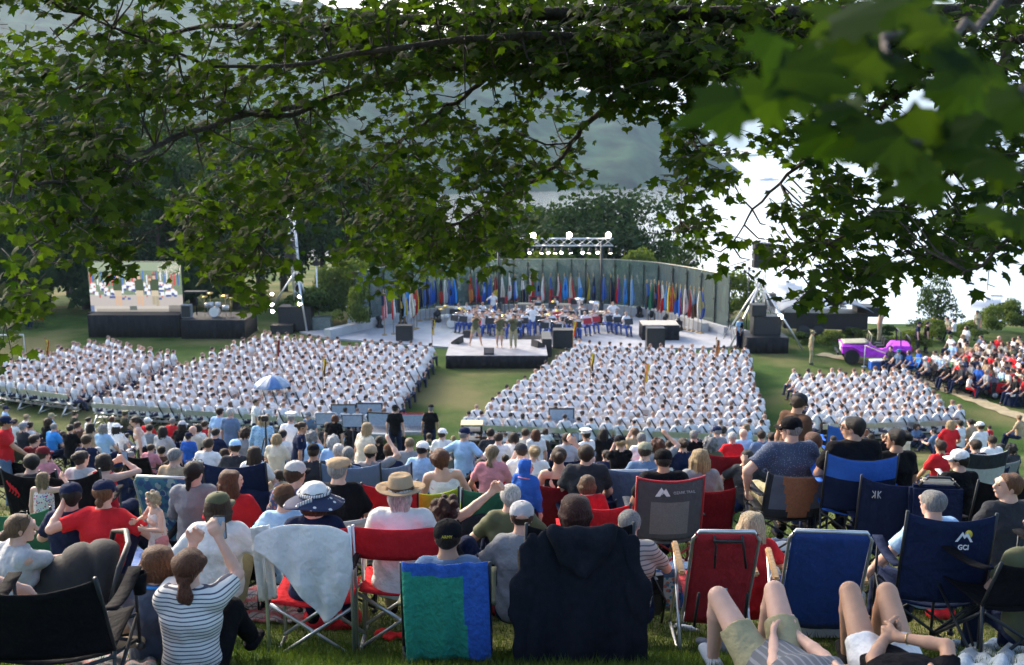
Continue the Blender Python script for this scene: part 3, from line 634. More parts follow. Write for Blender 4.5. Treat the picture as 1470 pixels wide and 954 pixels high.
for i in range(27):
    mb = MB(); p = WP[i] - Vector((0, .10, 0)); mb.box((p.x, p.y, 1.95), (.05,.09,2.75))
    for z in (.9, 2.0, 3.1): mb.box((p.x, p.y+.05, z), (.24,.05,.04))
    o = mb.build('post', M_STEEL, GW); o.location = (0,-63,-.58)
mb = MB(); mb.tube([(p.x, p.y, 3.52) for p in WP], .018, 6); o = mb.build('top_rail', mat('rail_metal', (.42,.40,.32), .4, .1, metal=.7), GW); o.location = (0,-63,-.58)

# ------------------------------------------------------------ trusses, towers, screens, risers
def truss(mb, a, b, w=.3, r=.022, n=None, bays=None):
    a = Vector(a); b = Vector(b); d = (b-a).normalized(); u = Vector((0,0,1)) if abs(d.z) < .8 else Vector((0,1,0)); s = d.cross(u).normalized(); u = s.cross(d); L_ = (b-a).length; n = bays or max(2, int(L_/w/1.2))
    cs = [(s*i + u*j)*w/2 for i, j in ((1,1),(1,-1),(-1,-1),(-1,1))]
    for c in cs: mb.tube([a+c, b+c], r, 5)
    for k in range(4):
        c0, c1 = cs[k], cs[(k+1) % 4]
        for i in range(n):
            p = a + d*(L_*i/n); q = a + d*(L_*(i+1)/n); mb.tube([p+(c0 if i % 2 else c1), q+(c1 if i % 2 else c0)], r*.6, 4)
def lamp_mat(name, s, c=(1,.82,.55)): return mat(name, (.9,.85,.75), .4, 0, emit=c, es=s)
M_LAMP = lamp_mat('lit_lamp', 60.); M_LAMPS = lamp_mat('dim_lamp', 8., (1,.93,.8)); M_TRUSS = mat('truss_metal', (.70,.72,.74), .35, .05, metal=.8)
T = empty('lighting_truss', (5, 58, .1)); tag(T, 'silver lighting truss on two dark posts above the band', 'truss')
TY = 59.; TZ = at_y(800, 347, TY).z; xa = at_y(700, 347, TY).x; xb = at_y(880, 347, TY).x
mb = MB(); truss(mb, (xa, TY, TZ), (xb, TY, TZ), .42, .03); o = mb.build('beam', M_TRUSS, T); o.location = (-5,-58,-.1)
for px in (716, 863):
    x = at_y(px, 400, TY).x; mb = MB(); mb.tube([(x,TY,.1),(x,TY,TZ)], .08, 8); mb.box((x,TY,.15), (.9,.9,.08)); mb.tube([(x,TY,.15),(x,TY,1.4)], .17, 10); o = mb.build('post', M_STEEL, T); o.location = (-5,-58,-.1)
for i, px in enumerate((709, 765, 817, 873)):
    x = at_y(px, 341, TY).x; z = TZ + .38; mb = MB(); mb.lathe([(.14,-.14),(.22,.10),(.22,.14)], 12, (0,0,0), 0, Matrix.Rotation(radians(72), 3, 'X')); o = mb.build('floodlight', M_BLACK, T); o.location = (x-5, TY-58, z-.1)
    mb = MB(); mb.lathe([(.0001,.145),(.15,.145),(.15,.165),(.0001,.165)], 12, (0,0,0), 0, Matrix.Rotation(radians(72), 3, 'X')); mb.build('lens', M_LAMP, o)
for i, px in enumerate((722, 735, 750, 760, 778, 786, 797, 806, 818, 836, 846, 857, 876)):
    x = at_y(px, 352, TY).x; mb = MB(); mb.lathe([(.07,.18),(.10,.0),(.11,-.14),(.0001,-.14)], 10); mb.tube([(0,0,.18),(0,0,.34)], .02, 5); o = mb.build('spotlight', M_BLACK, T); o.location = (x-5, TY-58-.15, TZ-.1-.52); o.rotation_euler = (radians(-30 + 20*sin(i*3.3)), radians(18*sin(i*2.1)), 0)
    mb = MB(); mb.lathe([(.0001,-.142),(.10,-.142),(.10,-.15),(.0001,-.15)], 10); mb.build('lens', M_LAMPS, o)
# video screen on its black riser
SY = 56.5; s0 = at_y(131, 447, SY); s1 = at_y(259, 376, SY)
W_, H_ = s1.x-s0.x, s1.z-s0.z; nxs, nzs = 128, 70
img = np.zeros((nzs, nxs, 3)); rg = np.random.RandomState(4)
img[:] = (.20,.27,.17); img[:24] = (.52,.47,.44)                        # wall foliage, stage floor
for y in range(24, nzs): img[y] += rg.normal(0, .035, (nxs, 1))*np.array([1, 1, .8])
img[58:] = (.33,.40,.28); 
for k in range(170): x, y = rg.randint(96, nxs), rg.randint(50, nzs); img[y, x] = (.85,.72,.60)
for k in range(26):
    x = int(2+k*4.8+rg.uniform(-1,1)); c = [(.7,.05,.06),(.06,.12,.5),(.8,.8,.85),(.07,.2,.6),(.75,.75,.8),(.6,.05,.08)][k % 6]; img[38:rg.randint(52,59), x:x+2] = c
for k in range(80):
    x = rg.randint(0, nxs-5); y = rg.randint(20, 38)
    if 22 < y: img[y:y+5, x:x+5] = (.85,.88,.95); img[y+5:y+7, x+1:x+4] = (.55,.35,.26)
    if rg.rand() < .5: img[y-3:y, x:x+4] = (.06,.10,.30)
    if rg.rand() < .35: img[y:y+2, x+4:x+6] = (.5,.04,.05)
img[:8] = (.60,.55,.50); img[0:4, 8:] = (.38,.34,.30); img[2:8, 54:64] = (.12,.14,.13); img[0:9, 0:5] = (.15,.2,.35); img[0:9, 108:] = img[0:9,108:]*.4
for x0, sk in ((32, 1), (62, 1), (83, 0)):
    img[10:26, x0+3:x0+7] = (.66,.44,.30) if sk else (.42,.36,.24); img[8:26, x0+8:x0+12] = (.66,.44,.30) if sk else (.42,.36,.24)
    img[22:31, x0+2:x0+12] = (.62,.52,.38); img[30:46, x0+1:x0+13] = (.06,.09,.04); img[46:52, x0+5:x0+9] = (.70,.46,.34); img[44:47, x0-1:x0+3] = (.70,.46,.34); img[51:53, x0+4:x0+10] = (.12,.1,.06)
me = bpy.data.meshes.new('screen_panel'); Vv = [(s0.x + W_*i/nxs, SY, s0.z + H_*j/nzs) for j in range(nzs+1) for i in range(nxs+1)]
Ff = np.array([(j*(nxs+1)+i, j*(nxs+1)+i+1, (j+1)*(nxs+1)+i+1, (j+1)*(nxs+1)+i) for j in range(nzs) for i in range(nxs)])
me = np_mesh('screen_panel', Vv, Ff, smooth=False); ca = me.color_attributes.new('picture', 'FLOAT_COLOR', 'CORNER')
cc = np.repeat(np.clip(np.concatenate([img.reshape(-1,3), np.ones((nxs*nzs,1))], 1), 0, 1), 4, axis=0); ca.data.foreach_set('color', cc.astype(np.float32).ravel())
m = bpy.data.materials.new('video_screen'); m.use_nodes = True; t = m.node_tree; b = t.nodes['Principled BSDF']; at = t.nodes.new('ShaderNodeVertexColor'); at.layer_name = 'picture'; b.inputs['Base Color'].default_value = (.02,.02,.02,1)
t.links.new(at.outputs[0], b.inputs['Emission Color']); b.inputs['Emission Strength'].default_value = .34; me.materials.append(m)
S = empty('video_screen', (s0.x, SY, 1.4)); tag(S, 'large lit video screen showing the singers, on a black riser', 'screen'); o = mesh_obj('screen_panel', me, S, (-s0.x, -SY, -1.4))
mb = MB(); mb.box(((s0.x+s1.x)/2, SY+.10, (s0.z+s1.z)/2), (W_+.06, .16, H_+.06)); mb.box(((s0.x+s1.x)/2, SY+.1, s0.z-.12), (W_+.3,.5,.18)); o = mb.build('housing', M_BLACK, S); o.location = (-s0.x, -SY, -1.4)
def drape_box(name, x0, x1, y0, y1, z1, label, cat='riser', m=None, z0=0.0, top=None):
    o = empty(name, ((x0+x1)/2, y0, z0)); tag(o, label, cat); W = x1-x0
    mb = MB(); mb.box((0, (y1-y0)/2, z1-z0-.04), (W, y1-y0, .08)); mb.build('deck', top or M_BLACK, o)
    mb = MB(); n_ = max(6, int(W*7))
    for (ax, ay, bx, by) in ((-W/2,0,W/2,0),(W/2,0,W/2,y1-y0),(-W/2,y1-y0,-W/2,0)):
        mb.sheet(lambda u, v, ax=ax, ay=ay, bx=bx, by=by: (ax+(bx-ax)*u + .015*sin(u*n_*3), ay+(by-ay)*u - .025 + .025*sin(u*n_*2.2) if by == ay else ay+(by-ay)*u, v*(z1-z0-.02)), n_*3, 1, .012)
    mb.build('skirt', M_DRAPE, o); return o
a = at_z(128, 484, 0); b_ = at_z(258, 484, 0); drape_box('stage_riser', a.x, b_.x, a.y, a.y+2.6, at_y(190, 452, a.y).z, 'black draped riser under the video screen', 'riser')
a = at_z(261, 486, 0); b_ = at_z(353, 486, 0); RZ = at_y(300, 459, a.y).z; drape_box('stage_riser', a.x, b_.x, a.y, a.y+2.6, RZ, 'black draped riser carrying the side drum kit', 'riser'); RY = a.y
def drum_kit(loc, s, label, rz=0.):
    o = empty('drum_kit', loc, rz); tag(o, label, 'drum kit'); o.scale = (s,s,s); R = Matrix.Rotation(pi/2, 3, 'X'); Ms = mat('drum_shell', (.55,.56,.58), .3, .1, metal=.4); Mh = mat('drum_head', (.75,.74,.70), .6, .05)
    mb = MB(); mb.lathe([(.28,-.2),(.28,.2)], 20, (0,0,.3), 0, R); mb.build('bass_drum', Ms, o); mb = MB(); mb.lathe([(.0001,.205),(.25,.205),(.25,.21),(.0001,.212)], 20, (0,0,.3), 0, R); mb.lathe([(.25,.2),(.28,.2),(.28,.22),(.25,.22)], 20, (0,0,.3), 0, R); mb.build('drum_head', Mh, o)
    for x, y, z, r in ((-.2,0,.72,.15),(.2,0,.72,.16),(-.5,.3,.62,.18),(.55,.25,.5,.2)): mb = MB(); mb.lathe([(r,-.12),(r,.12),(.0001,.125)], 16, (x,y,z)); mb.tube([(x,y,z),(x,y+.05,.02)], .012, 5); mb.build('tom_drum', Ms, o)
    for x, y, z, r in ((-.6,.1,1.15,.22),(.6,.1,1.2,.24),(-.35,.4,1.3,.2),(.8,.4,1.0,.2)): mb = MB(); mb.lathe([(r,0),(.03,.03),(.0001,.03)], 16, (x,y,z), 0, Matrix.Rotation(.25, 3, 'X')); mb.tube([(x,y,z),(x,y,.0)], .012, 5); mb.build('cymbal', mat('brass', (.62,.45,.16), .3, .1, metal=.9), o)
    return o
p = at_y(309, 458, RY+1.0); drum_kit((p.x, RY+1.0, RZ), 1.0, 'silver drum kit on the side riser right of the screen')
p = at_z(648, 470, .1); drum_kit((p.x, p.y, .1), .95, 'silver drum kit at the left end of the band')
def boxthing(name, c, d, m, label, cat, rz=0., grille=True, bev=.02, group=None):
    o = empty(name, (c[0], c[1], c[2]), rz); tag(o, label, cat, group); mb = MB(); mb.box((0,0,d[2]/2), d, None, 0, bev); mb.build('cabinet', m, o)
    if grille: mb = MB(); mb.box((0,-d[1]/2-.006,d[2]/2), (d[0]*.88,.012,d[2]*.84)); mb.build('grille', mat('speaker_grille', (.03,.03,.033), .6, .3, 60, .4), o)
    return o
p = at_y(269, 457, RY+.8); boxthing('amplifier', (p.x, RY+.8, RZ), (.55,.4,.75), mat('grey_case', (.22,.24,.25), .6), 'grey amplifier cabinet beside the side drum kit', 'amplifier')
p = at_y(283, 457, RY+1.6)
mb = MB(); mb.tube([(0,0,0),(0,0,1.3)], .03, 6); mb.box((0,0,1.35), (1.3,.5,.1)); o = mb.build('keyboard_stand', M_STEEL, None, (p.x, RY+1.6, RZ)); tag(o, 'dark stand with a flat top behind the grey amplifier', 'stand')
# left lighting tower
LX = at_z(432, 474, 0); TT = empty('lighting_tower', (LX.x, LX.y, 0)); tag(TT, 'silver truss tower with tripod legs and lit lamps on the left', 'tower')
mb = MB(); truss(mb, (0,0,.2), (-.35,0,7.5), .38, .03); mb.build('mast', M_TRUSS, TT)
for q in ((-1.8,.3,1.2),(.55,-.9,0),(.6,1.3,0)):
    mb = MB(); mb.tube([(q[0],q[1],q[2]), (-.1,0,3.6)], .055, 7); mb.build('brace', M_TRUSS, TT)
mb = MB(); mb.box((-.45,-.1,4.6), (.55,.5,1.4), None, 0, .03); mb.build('loudspeaker', M_BLACK, TT)
for i, (px, py) in enumerate(((391,421),(391,436),(392,446),(430,435),(430,425))):
    q = at_y(px, py, LX.y-.3) - Vector((LX.x, LX.y, 0)); mb = MB(); mb.lathe([(.06,.15),(.12,-.05),(.12,-.12)], 12, (0,0,0), 0, Matrix.Rotation(radians(-85), 3, 'X')); mb.tube([(0,.1,0), (-.2 if px < 400 else -.1,.35,.05)], .02, 5); o = mb.build('lamp', M_BLACK, TT); o.location = q
    mb = MB(); mb.lathe([(.0001,-.11),(.09,-.11),(.09,-.125),(.0001,-.125)], 12, (0,0,0), 0, Matrix.Rotation(radians(-85), 3, 'X')); mb.build('lens', M_LAMP if py in (435,436,446) else M_LAMPS, o)
a = at_z(396, 476, 0); boxthing('subwoofer', (a.x+1.1, a.y+.6, 0), (1.9,1.0,1.45), M_BLACK, 'black loudspeaker stack at the foot of the left lighting tower', 'loudspeaker')
a = at_z(398, 478, 0); boxthing('subwoofer', (a.x+.3, a.y+.2, 0), (1.3,.8,.5), M_BLACK, 'low black bass cabinet left of the tall loudspeaker stack', 'loudspeaker')
a = at_z(462, 472, 0); boxthing('equipment_case', (a.x, a.y, 0), (1.2,.8,.75), mat('case_grey', (.20,.24,.22), .5), 'grey equipment case right of the left lighting tower', 'case', grille=False)
p = at_z(455, 468, 0); o = empty('light_stand', (p.x, p.y+.5, 0)); tag(o, 'thin pole stand topped by a dark fixture left of the stage', 'stand'); mb = MB(); mb.tube([(0,0,0),(0,0,3.6)], .045, 8); mb.build('pole', M_TRUSS, o); mb = MB(); mb.box((0,0,3.75), (.42,.25,.34), None, 0, .06); mb.box((0,0,3.98), (.12,.12,.2)); mb.build('fixture', M_STEEL, o)
p = at_z(505, 466, .1); o = empty('lectern', (p.x, p.y, .1)); tag(o, 'white lectern with a crest at the left end of the stage', 'lectern')
mb = MB(); mb.box((0,0,.55), (.42,.40,1.1), None, 0, .01); mb.box((0,0,1.13), (.56,.5,.06)); mb.build('body', mat('lectern_white', (.62,.62,.64), .5), o); mb = MB(); mb.lathe([(.0001,0),(.09,0),(.09,.01),(.0001,.012)], 16, (0,-.205,.8), 0, Matrix.Rotation(pi/2, 3, 'X')); mb.build('crest', mat('brass', (.62,.45,.16)), o)
# projecting platform with singers
pf = at_z(640, 510, .65); pr = at_z(786, 510, .65); pb = at_z(700, 487, .65)
drape_box('stage_platform', pf.x, pr.x, pf.y, pb.y, .65, 'low grey topped stage platform with black skirt in front of the band', 'stage', top=mat('deck_grey', (.26,.26,.28), .7, .2, 1.5))
PZ = .65
def wedge(px, py, z, w, label, rz=0., grp='wedge monitors on the stage'):
    p = at_z(px, py, z); o = empty('stage_monitor', (p.x, p.y, z), rz); tag(o, label, 'monitor', grp); mb = MB(); h = w*.62
    mb.add([(-w/2,-w*.35,0),(w/2,-w*.35,0),(w/2,w*.4,0),(-w/2,w*.4,0),(-w/2,-w*.3,h*.95),(w/2,-w*.3,h*.95),(w/2,w*.4,h*.2),(-w/2,w*.4,h*.2)], [(3,2,1,0),(4,5,6,7),(0,1,5,4),(1,2,6,5),(2,3,7,6),(3,0,4,7)]); mb.build('cabinet', M_BLACK, o)
    mb = MB(); mb.add([(-w*.42,-w*.2,h*.88),(w*.42,-w*.2,h*.88),(w*.42,w*.34,h*.31),(-w*.42,w*.34,h*.31)], [(0,1,2,3)]); mb.build('grille', mat('speaker_grille', (.03,.03,.033)), o)
wedge(657, 492, PZ, .62, 'dark wedge monitor at the left back corner of the platform', 1.2); wedge(702, 508, PZ, .5, 'small grey wedge monitor at the front edge of the platform', pi); wedge(772, 497, PZ, .62, 'wedge monitor at the right of the platform', -1.)
for px, py, s, lb in ((672,486,(.5,.4,.5),'small black box left behind the singers'),(581,490,(.9,.7,.95),'black bass cabinet behind the heads of the left centre block'),(808,498,(1.1,.8,1.0),'black loudspeaker just right of the platform'),(784,506,(.5,2.2,.95),'long dark side wall of cabinets along the platform'),(940,504,(.95,.7,1.3),'black loudspeaker in front of the draped table')):
    p = at_z(px, py, 0); boxthing('bass_cabinet', (p.x, p.y, 0), s, M_BLACK, lb, 'loudspeaker')
a = at_z(922, 488, .1); b_ = at_z(978, 492, .1); drape_box('draped_table', a.x, b_.x, a.y, a.y+1.5, .95, 'black draped table right of the band', 'table', z0=.1, top=mat('table_top', (.45,.42,.36), .7))
for px, py, lb in ((545,470,'moving light at the foot of the left flags'),(578,466,'moving light right of the national flag'),(602,452,'moving light left of the side keyboards'),(918,455,'squat stage light near the right flags'),(935,463,'moving light in front of the ledge'),(955,467,'tall moving light at the middle of the ledge'),(974,474,'moving light nearest the draped table'),(628,462,'purple lit keyboard stand beside the drum kit')):
    p = at_z(px, py, .1); o = empty('moving_light', (p.x, p.y, .1), random.uniform(0, 6)); tag(o, lb, 'stage light', 'moving lights on the stage floor')
    mb = MB(); mb.box((0,0,.09), (.42,.38,.18), None, 0, .03); mb.build('base', M_BLACK, o); mb = MB(); mb.box((-.2,0,.36), (.05,.14,.44)); mb.box((.2,0,.36), (.05,.14,.44)); mb.build('yoke', M_BLACK, o); mb = MB(); mb.lathe([(.10,-.18),(.15,-.05),(.15,.2),(.13,.22)], 12, (0,0,.5), 0, Matrix.Rotation(.6, 3, 'X')); mb.build('head', M_STEEL, o)
# right loudspeaker tower
a = at_z(1071, 507, 0); b_ = at_z(1131, 507, 0); PX = (a.x+b_.x)/2; drape_box('stage_riser', a.x, b_.x, a.y, a.y+2.0, .85, 'black draped riser under the right loudspeaker tower', 'riser')
boxthing('loudspeaker_stack', (PX+.1, a.y+1.0, .85), (1.45,.9,1.0), M_BLACK, 'wide black bass cabinet on the right riser', 'loudspeaker'); boxthing('loudspeaker_stack', (PX-.35, a.y+1.0, 1.86), (.75,.8,.6), M_BLACK, 'small black cabinet stacked on the right bass cabinet', 'loudspeaker')
TT = empty('loudspeaker_tower', (PX+.15, a.y+2.6, 0)); tag(TT, 'truss tower with hanging black line loudspeaker on the right', 'tower')
mb = MB(); truss(mb, (0,0,0), (0,0,6.6), .42, .025); mb.build('mast', M_TRUSS, TT)
for q in ((-1.9,-1.5,0),(2.0,-1.6,0),(-1.6,1.5,0),(1.6,1.5,0)): mb = MB(); mb.tube([q, (0,0,3.4)], .05, 7); mb.build('brace', M_TRUSS, TT)
mb = MB()
for i in range(3): mb.box((-.05,-.35,4.45+.45*i), (1.02,.6,.43), Matrix.Rotation(.06*(i-1), 3, 'X'), 0, .03)
mb.build('line_loudspeaker', M_BLACK, TT)
mb = MB(); mb.lathe([(.09,.1),(.15,-.1)], 12, (.7,-1.6,1.8), 0, Matrix.Rotation(-1.5, 3, 'X')); mb.build('lamp', M_LAMPS, TT)
p = at_z(1071, 480, 0); o = empty('light_stand', (p.x, p.y, 0)); tag(o, 'thin stand with a cluster of lamps left of the right tower', 'stand'); mb = MB(); mb.tube([(0,0,0),(0,0,3.7)], .03, 6); mb.build('pole', M_STEEL, o); mb = MB()
for q in (-.25, 0, .25): mb.lathe([(.05,.1),(.09,-.1)], 8, (q,0,3.75+.1*cos(q*9)), 0, Matrix.Rotation(-1.2, 3, 'X'))
mb.tube([(-.3,0,3.7),(.3,0,3.7)], .02, 5); mb.build('lamp_cluster', M_STEEL, o)
p = at_z(1095, 480, 0)
# grey canopy and dark trailers behind on the right
p = at_z(1195, 492, 0); o = empty('equipment_trailer', (p.x, p.y+2, 0), -.1); tag(o, 'dark low equipment trailer under a grey awning behind the jeep', 'trailer')
mb = MB(); mb.box((0,0,1.0), (4.6,1.8,.9), None, 0, .05); mb.build('body', M_BLACK, o)
for x in (-1.2,-.4,1.3): mb = MB(); mb.lathe([(.36,-.12),(.38,-.1),(.38,.1),(.36,.12),(.0001,.12)], 18, (x,-.85,.38), 0, Matrix.Rotation(pi/2, 3, 'X')); mb.build('wheel', M_BLACK, o)
mb = MB(); mb.sheet(lambda u, v: (-2.6+5.0*u, -1.6+3.0*v, 1.65+.75*sin(pi*u)**.7*(.75+.25*v)), 14, 6, .03); mb.build('awning', mat('awning_grey', (.16,.19,.23), .8, .15, 2, .2), o)
mb = MB(); mb.box((2.6,.2,1.5), (1.6,1.4,.55), None, 0, .05); mb.build('crate', M_BLACK, o)
# boats
M_BW = mat('boat_white', (.72,.74,.78), .35, .05); M_BG = mat('boat_glass', (.03,.04,.05), .2)
def boat(px, py, L_, rz, label):
    p = at_z(px, py, WZ); o = empty('motorboat', (p.x, p.y, WZ), rz); tag(o, label, 'boat', 'boats on the river'); B = L_*.28
    mb = MB(); V = []; F = []; n_ = 12
    for i in range(n_+1):
        q = i/n_; hw = B/2*(1-max(0, (q-.45)/.55)**2.2)*.98+.02; zt = .9+.35*q*q
        V += [(L_*(q-.5), -hw, zt), (L_*(q-.5), -hw*.75, -.3), (L_*(q-.5), hw*.75, -.3), (L_*(q-.5), hw, zt)]
    for i in range(n_):
        for k in range(4): F.append((4*i+k, 4*i+4+k, 4*i+4+(k+1) % 4, 4*i+(k+1) % 4))
    F += [(0,1,2,3), (4*n_+3,4*n_+2,4*n_+1,4*n_)]; mb.add(V, F); mb.build('hull', M_BW, o)
    mb = MB(); mb.box((-L_*.02,0,1.35), (L_*.38,B*.7,.75), None, 0, .12); mb.build('cabin', M_BW, o); mb = MB(); mb.box((L_*.10,0,1.9), (L_*.12,B*.62,.5), Matrix.Rotation(-.3, 3, 'Y'), 0, .05); mb.build('windscreen', M_BG, o)
    mb = MB(); mb.box((-L_*.12,0,2.7), (L_*.28,B*.66,.08)); [mb.tube([(L_*a_,B*.3*s_,1.6),(L_*a_,B*.3*s_,2.7)], .04, 5) for a_ in (-.24,.0) for s_ in (-1,1)]; mb.build('canopy', mat('boat_canopy', (.05,.06,.09), .8), o)
boat(1423, 438, 10.5, 2.9, 'white motorboat with dark canopy near the right edge'); boat(1134, 413, 7.5, 2.8, 'small white motorboat seen past the loudspeaker tower'); boat(1165, 441, 9, .1, 'white boat moored at the dark dock'); boat(1186, 438, 7, 2.9, 'small moored boat at the right end of the dock'); boat(913, 266, 14, .5, 'tiny distant boat below the wooded mountain')
boat(1103, 258, 26, .2, 'long distant vessel far up the river')
p = at_z(1158, 444, WZ); mb = MB(); mb.box((0,0,.5), (26,3,.6)); [mb.tube([(x,1,-2),(x,1,3.4)], .25, 6) for x in (-12,-7,-2,4,9,12)]; mb.box((-8,0,2), (3,2,2.4)); o = mb.build('dock', mat('dock_wood', (.05,.045,.04), .9), None, (p.x, p.y+8, WZ)); tag(o, 'dark dock with pilings on the river', 'dock')
# ============================================================ PEOPLE SEEN SMALL: one mesh each, cloth and hair as material slots
CATS = ['skin', 'shirt', 'trousers', 'hair', 'hat', 'shoes']
_cm = {}
def crowd_mesh(key, h=.022, sash=False, **kw):
    key = (key, h)
    if key in _cm: return _cm[key]
    jk = {k: v for k, v in kw.items() if k in ('pose','lean','side','twist','yaw','nod','tilt','hl','hr','el','er','fl','fr','kl','kr','wide','seat','belly')}
    fk = {k: v for k, v in kw.items() if k in ('shirt','legs','hair','hat','female','build')}
    J = skeleton(**jk); fg = figure(J, face=False, **fk)
    if kw.get('hat') != 'hood': pass
    cats = [('skin',0),('shirt',1),('trousers',2),('hair',3 if kw.get('hat') != 'hood' else 1),('shoes',5)]
    allp = sum([fg[c] for c, _ in cats], []); lo, hi = bounds(allp, 3*h); shp = tuple(np.ceil((hi-lo)/h).astype(int)+1); Ds = []
    for c, _ in cats: Ds.append(field(fg[c], lo, shp, h, .03 if c != 'hair' else .012, .004 if c in ('shirt','trousers') else 0., len(_cm)) if fg[c] else np.full(shp, 1., np.float32))
    D = np.minimum.reduce(Ds); Vv, Ff = surface_nets(D, lo, h)
    ix = np.clip(np.round((Vv-lo)/h).astype(int), 0, np.array(shp)-1); st = np.stack([d[tuple(ix.T)] for d in Ds], 1); vt = st.argmin(1)
    ft = np.array([cats[i][1] for i in range(len(cats))])[vt[Ff[:, 0]]]
    mb = MB()
    if fk.get('hat') in ('cap','capback','flat','peaked','sunhat','fedora'): hat_mesh(fk['hat'], J, mb, 4)
    if sash:   # dark sash line lying across the back
        P, T, Rs = Vector(J['P']), Vector(J['T']), Vector(J['Rs']); B = -Vector(np.cross(J['T'], J['Rs'])); B = B if B.y < 0 else -B
        def sp(u, v):
            q = P + T*(.50-.44*u) + Rs*(-.11+.26*u) + B*(.118+.045*sin(pi*min(1, u*1.15))) + (Rs*.6+T*.8)*(v-.5)*.050; return q
        mb.sheet(sp, 10, 1, .012, 4)
    if mb.v:
        hv = np.array(mb.v); q4 = [f for f in mb.f if len(f) == 4]; q3 = [f for f in mb.f if len(f) != 4]
        Fs = [Ff]; mi = list(ft); o = len(Vv)
        if q4: Fs.append(np.array(q4)+o); mi += [4]*len(q4)
        for f in q3:
            for k in range(1, len(f)-1): Fs.append(np.array([[f[0]+o, f[k]+o, f[k+1]+o]])); mi.append(4)
        # group by size
        Q = [f for f in Fs if f.shape[1] == 4]; T3 = [f for f in Fs if f.shape[1] == 3]; Fq = np.concatenate(Q); out = [Fq]; 
        if T3: out.append(np.concatenate(T3))
        me = np_mesh('person', np.concatenate([Vv, hv]), out, mi)
    else: me = np_mesh('person', Vv, Ff, ft)
    for _ in range(6): me.materials.append(M_BLACK)
    _cm[key] = (me, J); return _cm[key]
def put_person(mj, loc, rz, sc, mats, label=None, group=None, name='person'):
    me, J = mj; o = bpy.data.objects.new(name, me); COL.objects.link(o); o.location = loc; o.rotation_euler = (0,0,rz); o.scale = (sc*random.uniform(.97,1.03), sc, sc*random.uniform(.98,1.02))
    for i, m in enumerate(mats):
        o.material_slots[i].link = 'OBJECT'; o.material_slots[i].material = m
    tag(o, label, 'person', group); return o
ORD = ['', 'first','second','third','fourth','fifth','sixth','seventh','eighth','ninth','tenth','eleventh','twelfth','thirteenth','fourteenth','fifteenth','sixteenth','seventeenth','eighteenth','nineteenth','twentieth','twenty-first','twenty-second','twenty-third','twenty-fourth','twenty-fifth','twenty-sixth','twenty-seventh','twenty-eighth','twenty-ninth','thirtieth']
# ---------------------------------------------------------------- cadets in white on aluminium benches
M_CAD = mat('white_uniform', (.68,.70,.73), .85, .06, 9, .3, spec=.2); M_SASH = mat('dark_sash', (.025,.03,.035), .8); M_CTR = mat('uniform_trousers', (.03,.04,.09), .85)
cad_kw = [dict(lean=.08,yaw=0.),dict(lean=.16,yaw=.15),dict(lean=.03,yaw=-.2,side=.03),dict(lean=.22,yaw=.05,nod=.2),dict(lean=.1,yaw=-.1,hair='bun'),dict(lean=.12,yaw=.3,side=-.03),dict(lean=.05,yaw=-.35,hair='lowbun')]
def cadet_mesh(i, h):
    kw = dict(cad_kw[i]); kw.setdefault('hair', 'buzz'); return crowd_mesh(('cadet', i), h, True, pose='chair', seat=.45, shirt='tee', build=.98, wide=.95, **kw)
hairs = [hairmat(c) for c in ('black','dark brown','dark brown','brown','brown','light brown','sandy','auburn')]
buzzm = [mat('cropped_hair_%s' % n, c, .8, .15, 30) for n, c in (('dark',(.035,.022,.018)),('brown',(.11,.065,.045)),('light',(.21,.135,.10)),('grey',(.15,.115,.10)),('fair',(.30,.20,.15)),('black',(.016,.012,.012)))]
blocks = {'far left': ([(-95,526),(108,551),(252,505),(150,483)], 10, .52), 'centre left': ([(136,562),(552,588),(620,493),(372,475)], 15, .50), 'centre right': ([(670,591),(1100,606),(1076,497),(828,489)], 15, .50), 'far right': ([(1174,590),(1384,584),(1300,525),(1144,530)], 9, .50)}
stage_focus = at_z(712, 480, .6)
cads = []; benches = []
for bn, (cor, rows, sp) in blocks.items():
    BL, BR, FR, FL = [at_z(px, py, 1.25) for px, py in cor]
    for r in range(rows):
        t_ = r/(rows-1); a = BL.lerp(FL, t_); b_ = BR.lerp(FR, t_); L_ = (b_-a).length; n_ = int(L_/sp)+1; d = (b_-a).normalized(); nrm_ = Vector((-d.y, d.x, 0)); rzb = atan2(d.y, d.x)
        bow = .5*sin(pi*.5)
        for k in range(n_):
            q = a + d*(sp*k + (L_-sp*(n_-1))/2) ; u_ = k/max(1, n_-1)
            q = q - nrm_*(.35*sin(pi*u_)) + nrm_*random.uniform(-.04,.04) + d*random.uniform(-.04,.04)
            if random.random() < .015 and r > 1: continue
            dirv = stage_focus - q; rz = atan2(dirv.y, dirv.x) - pi/2; rz = .55*rz + .45*rzb + random.uniform(-.12,.12)
            dist = q.y; cads.append((dist, bn, r, k, Vector((q.x, q.y, 0)), rz))
        segs = max(1, round(L_/4.6))
        for s_ in range(segs):
            if r == 0 or s_ in (0, segs-1): 
                c = a + d*(L_*(s_+.5)/segs); benches.append((bn, r, s_, segs, Vector((c.x, c.y, 0)) - nrm_*(.30*sin(pi*(s_+.5)/segs)+.02), rzb, L_/segs-.08))
cads = [c for c in cads if not (c[4].x*FPX/c[4].y*.99+735 < -25)]
cads.sort(key=lambda c: c[0])
near, far = cads[:110], cads[110:]
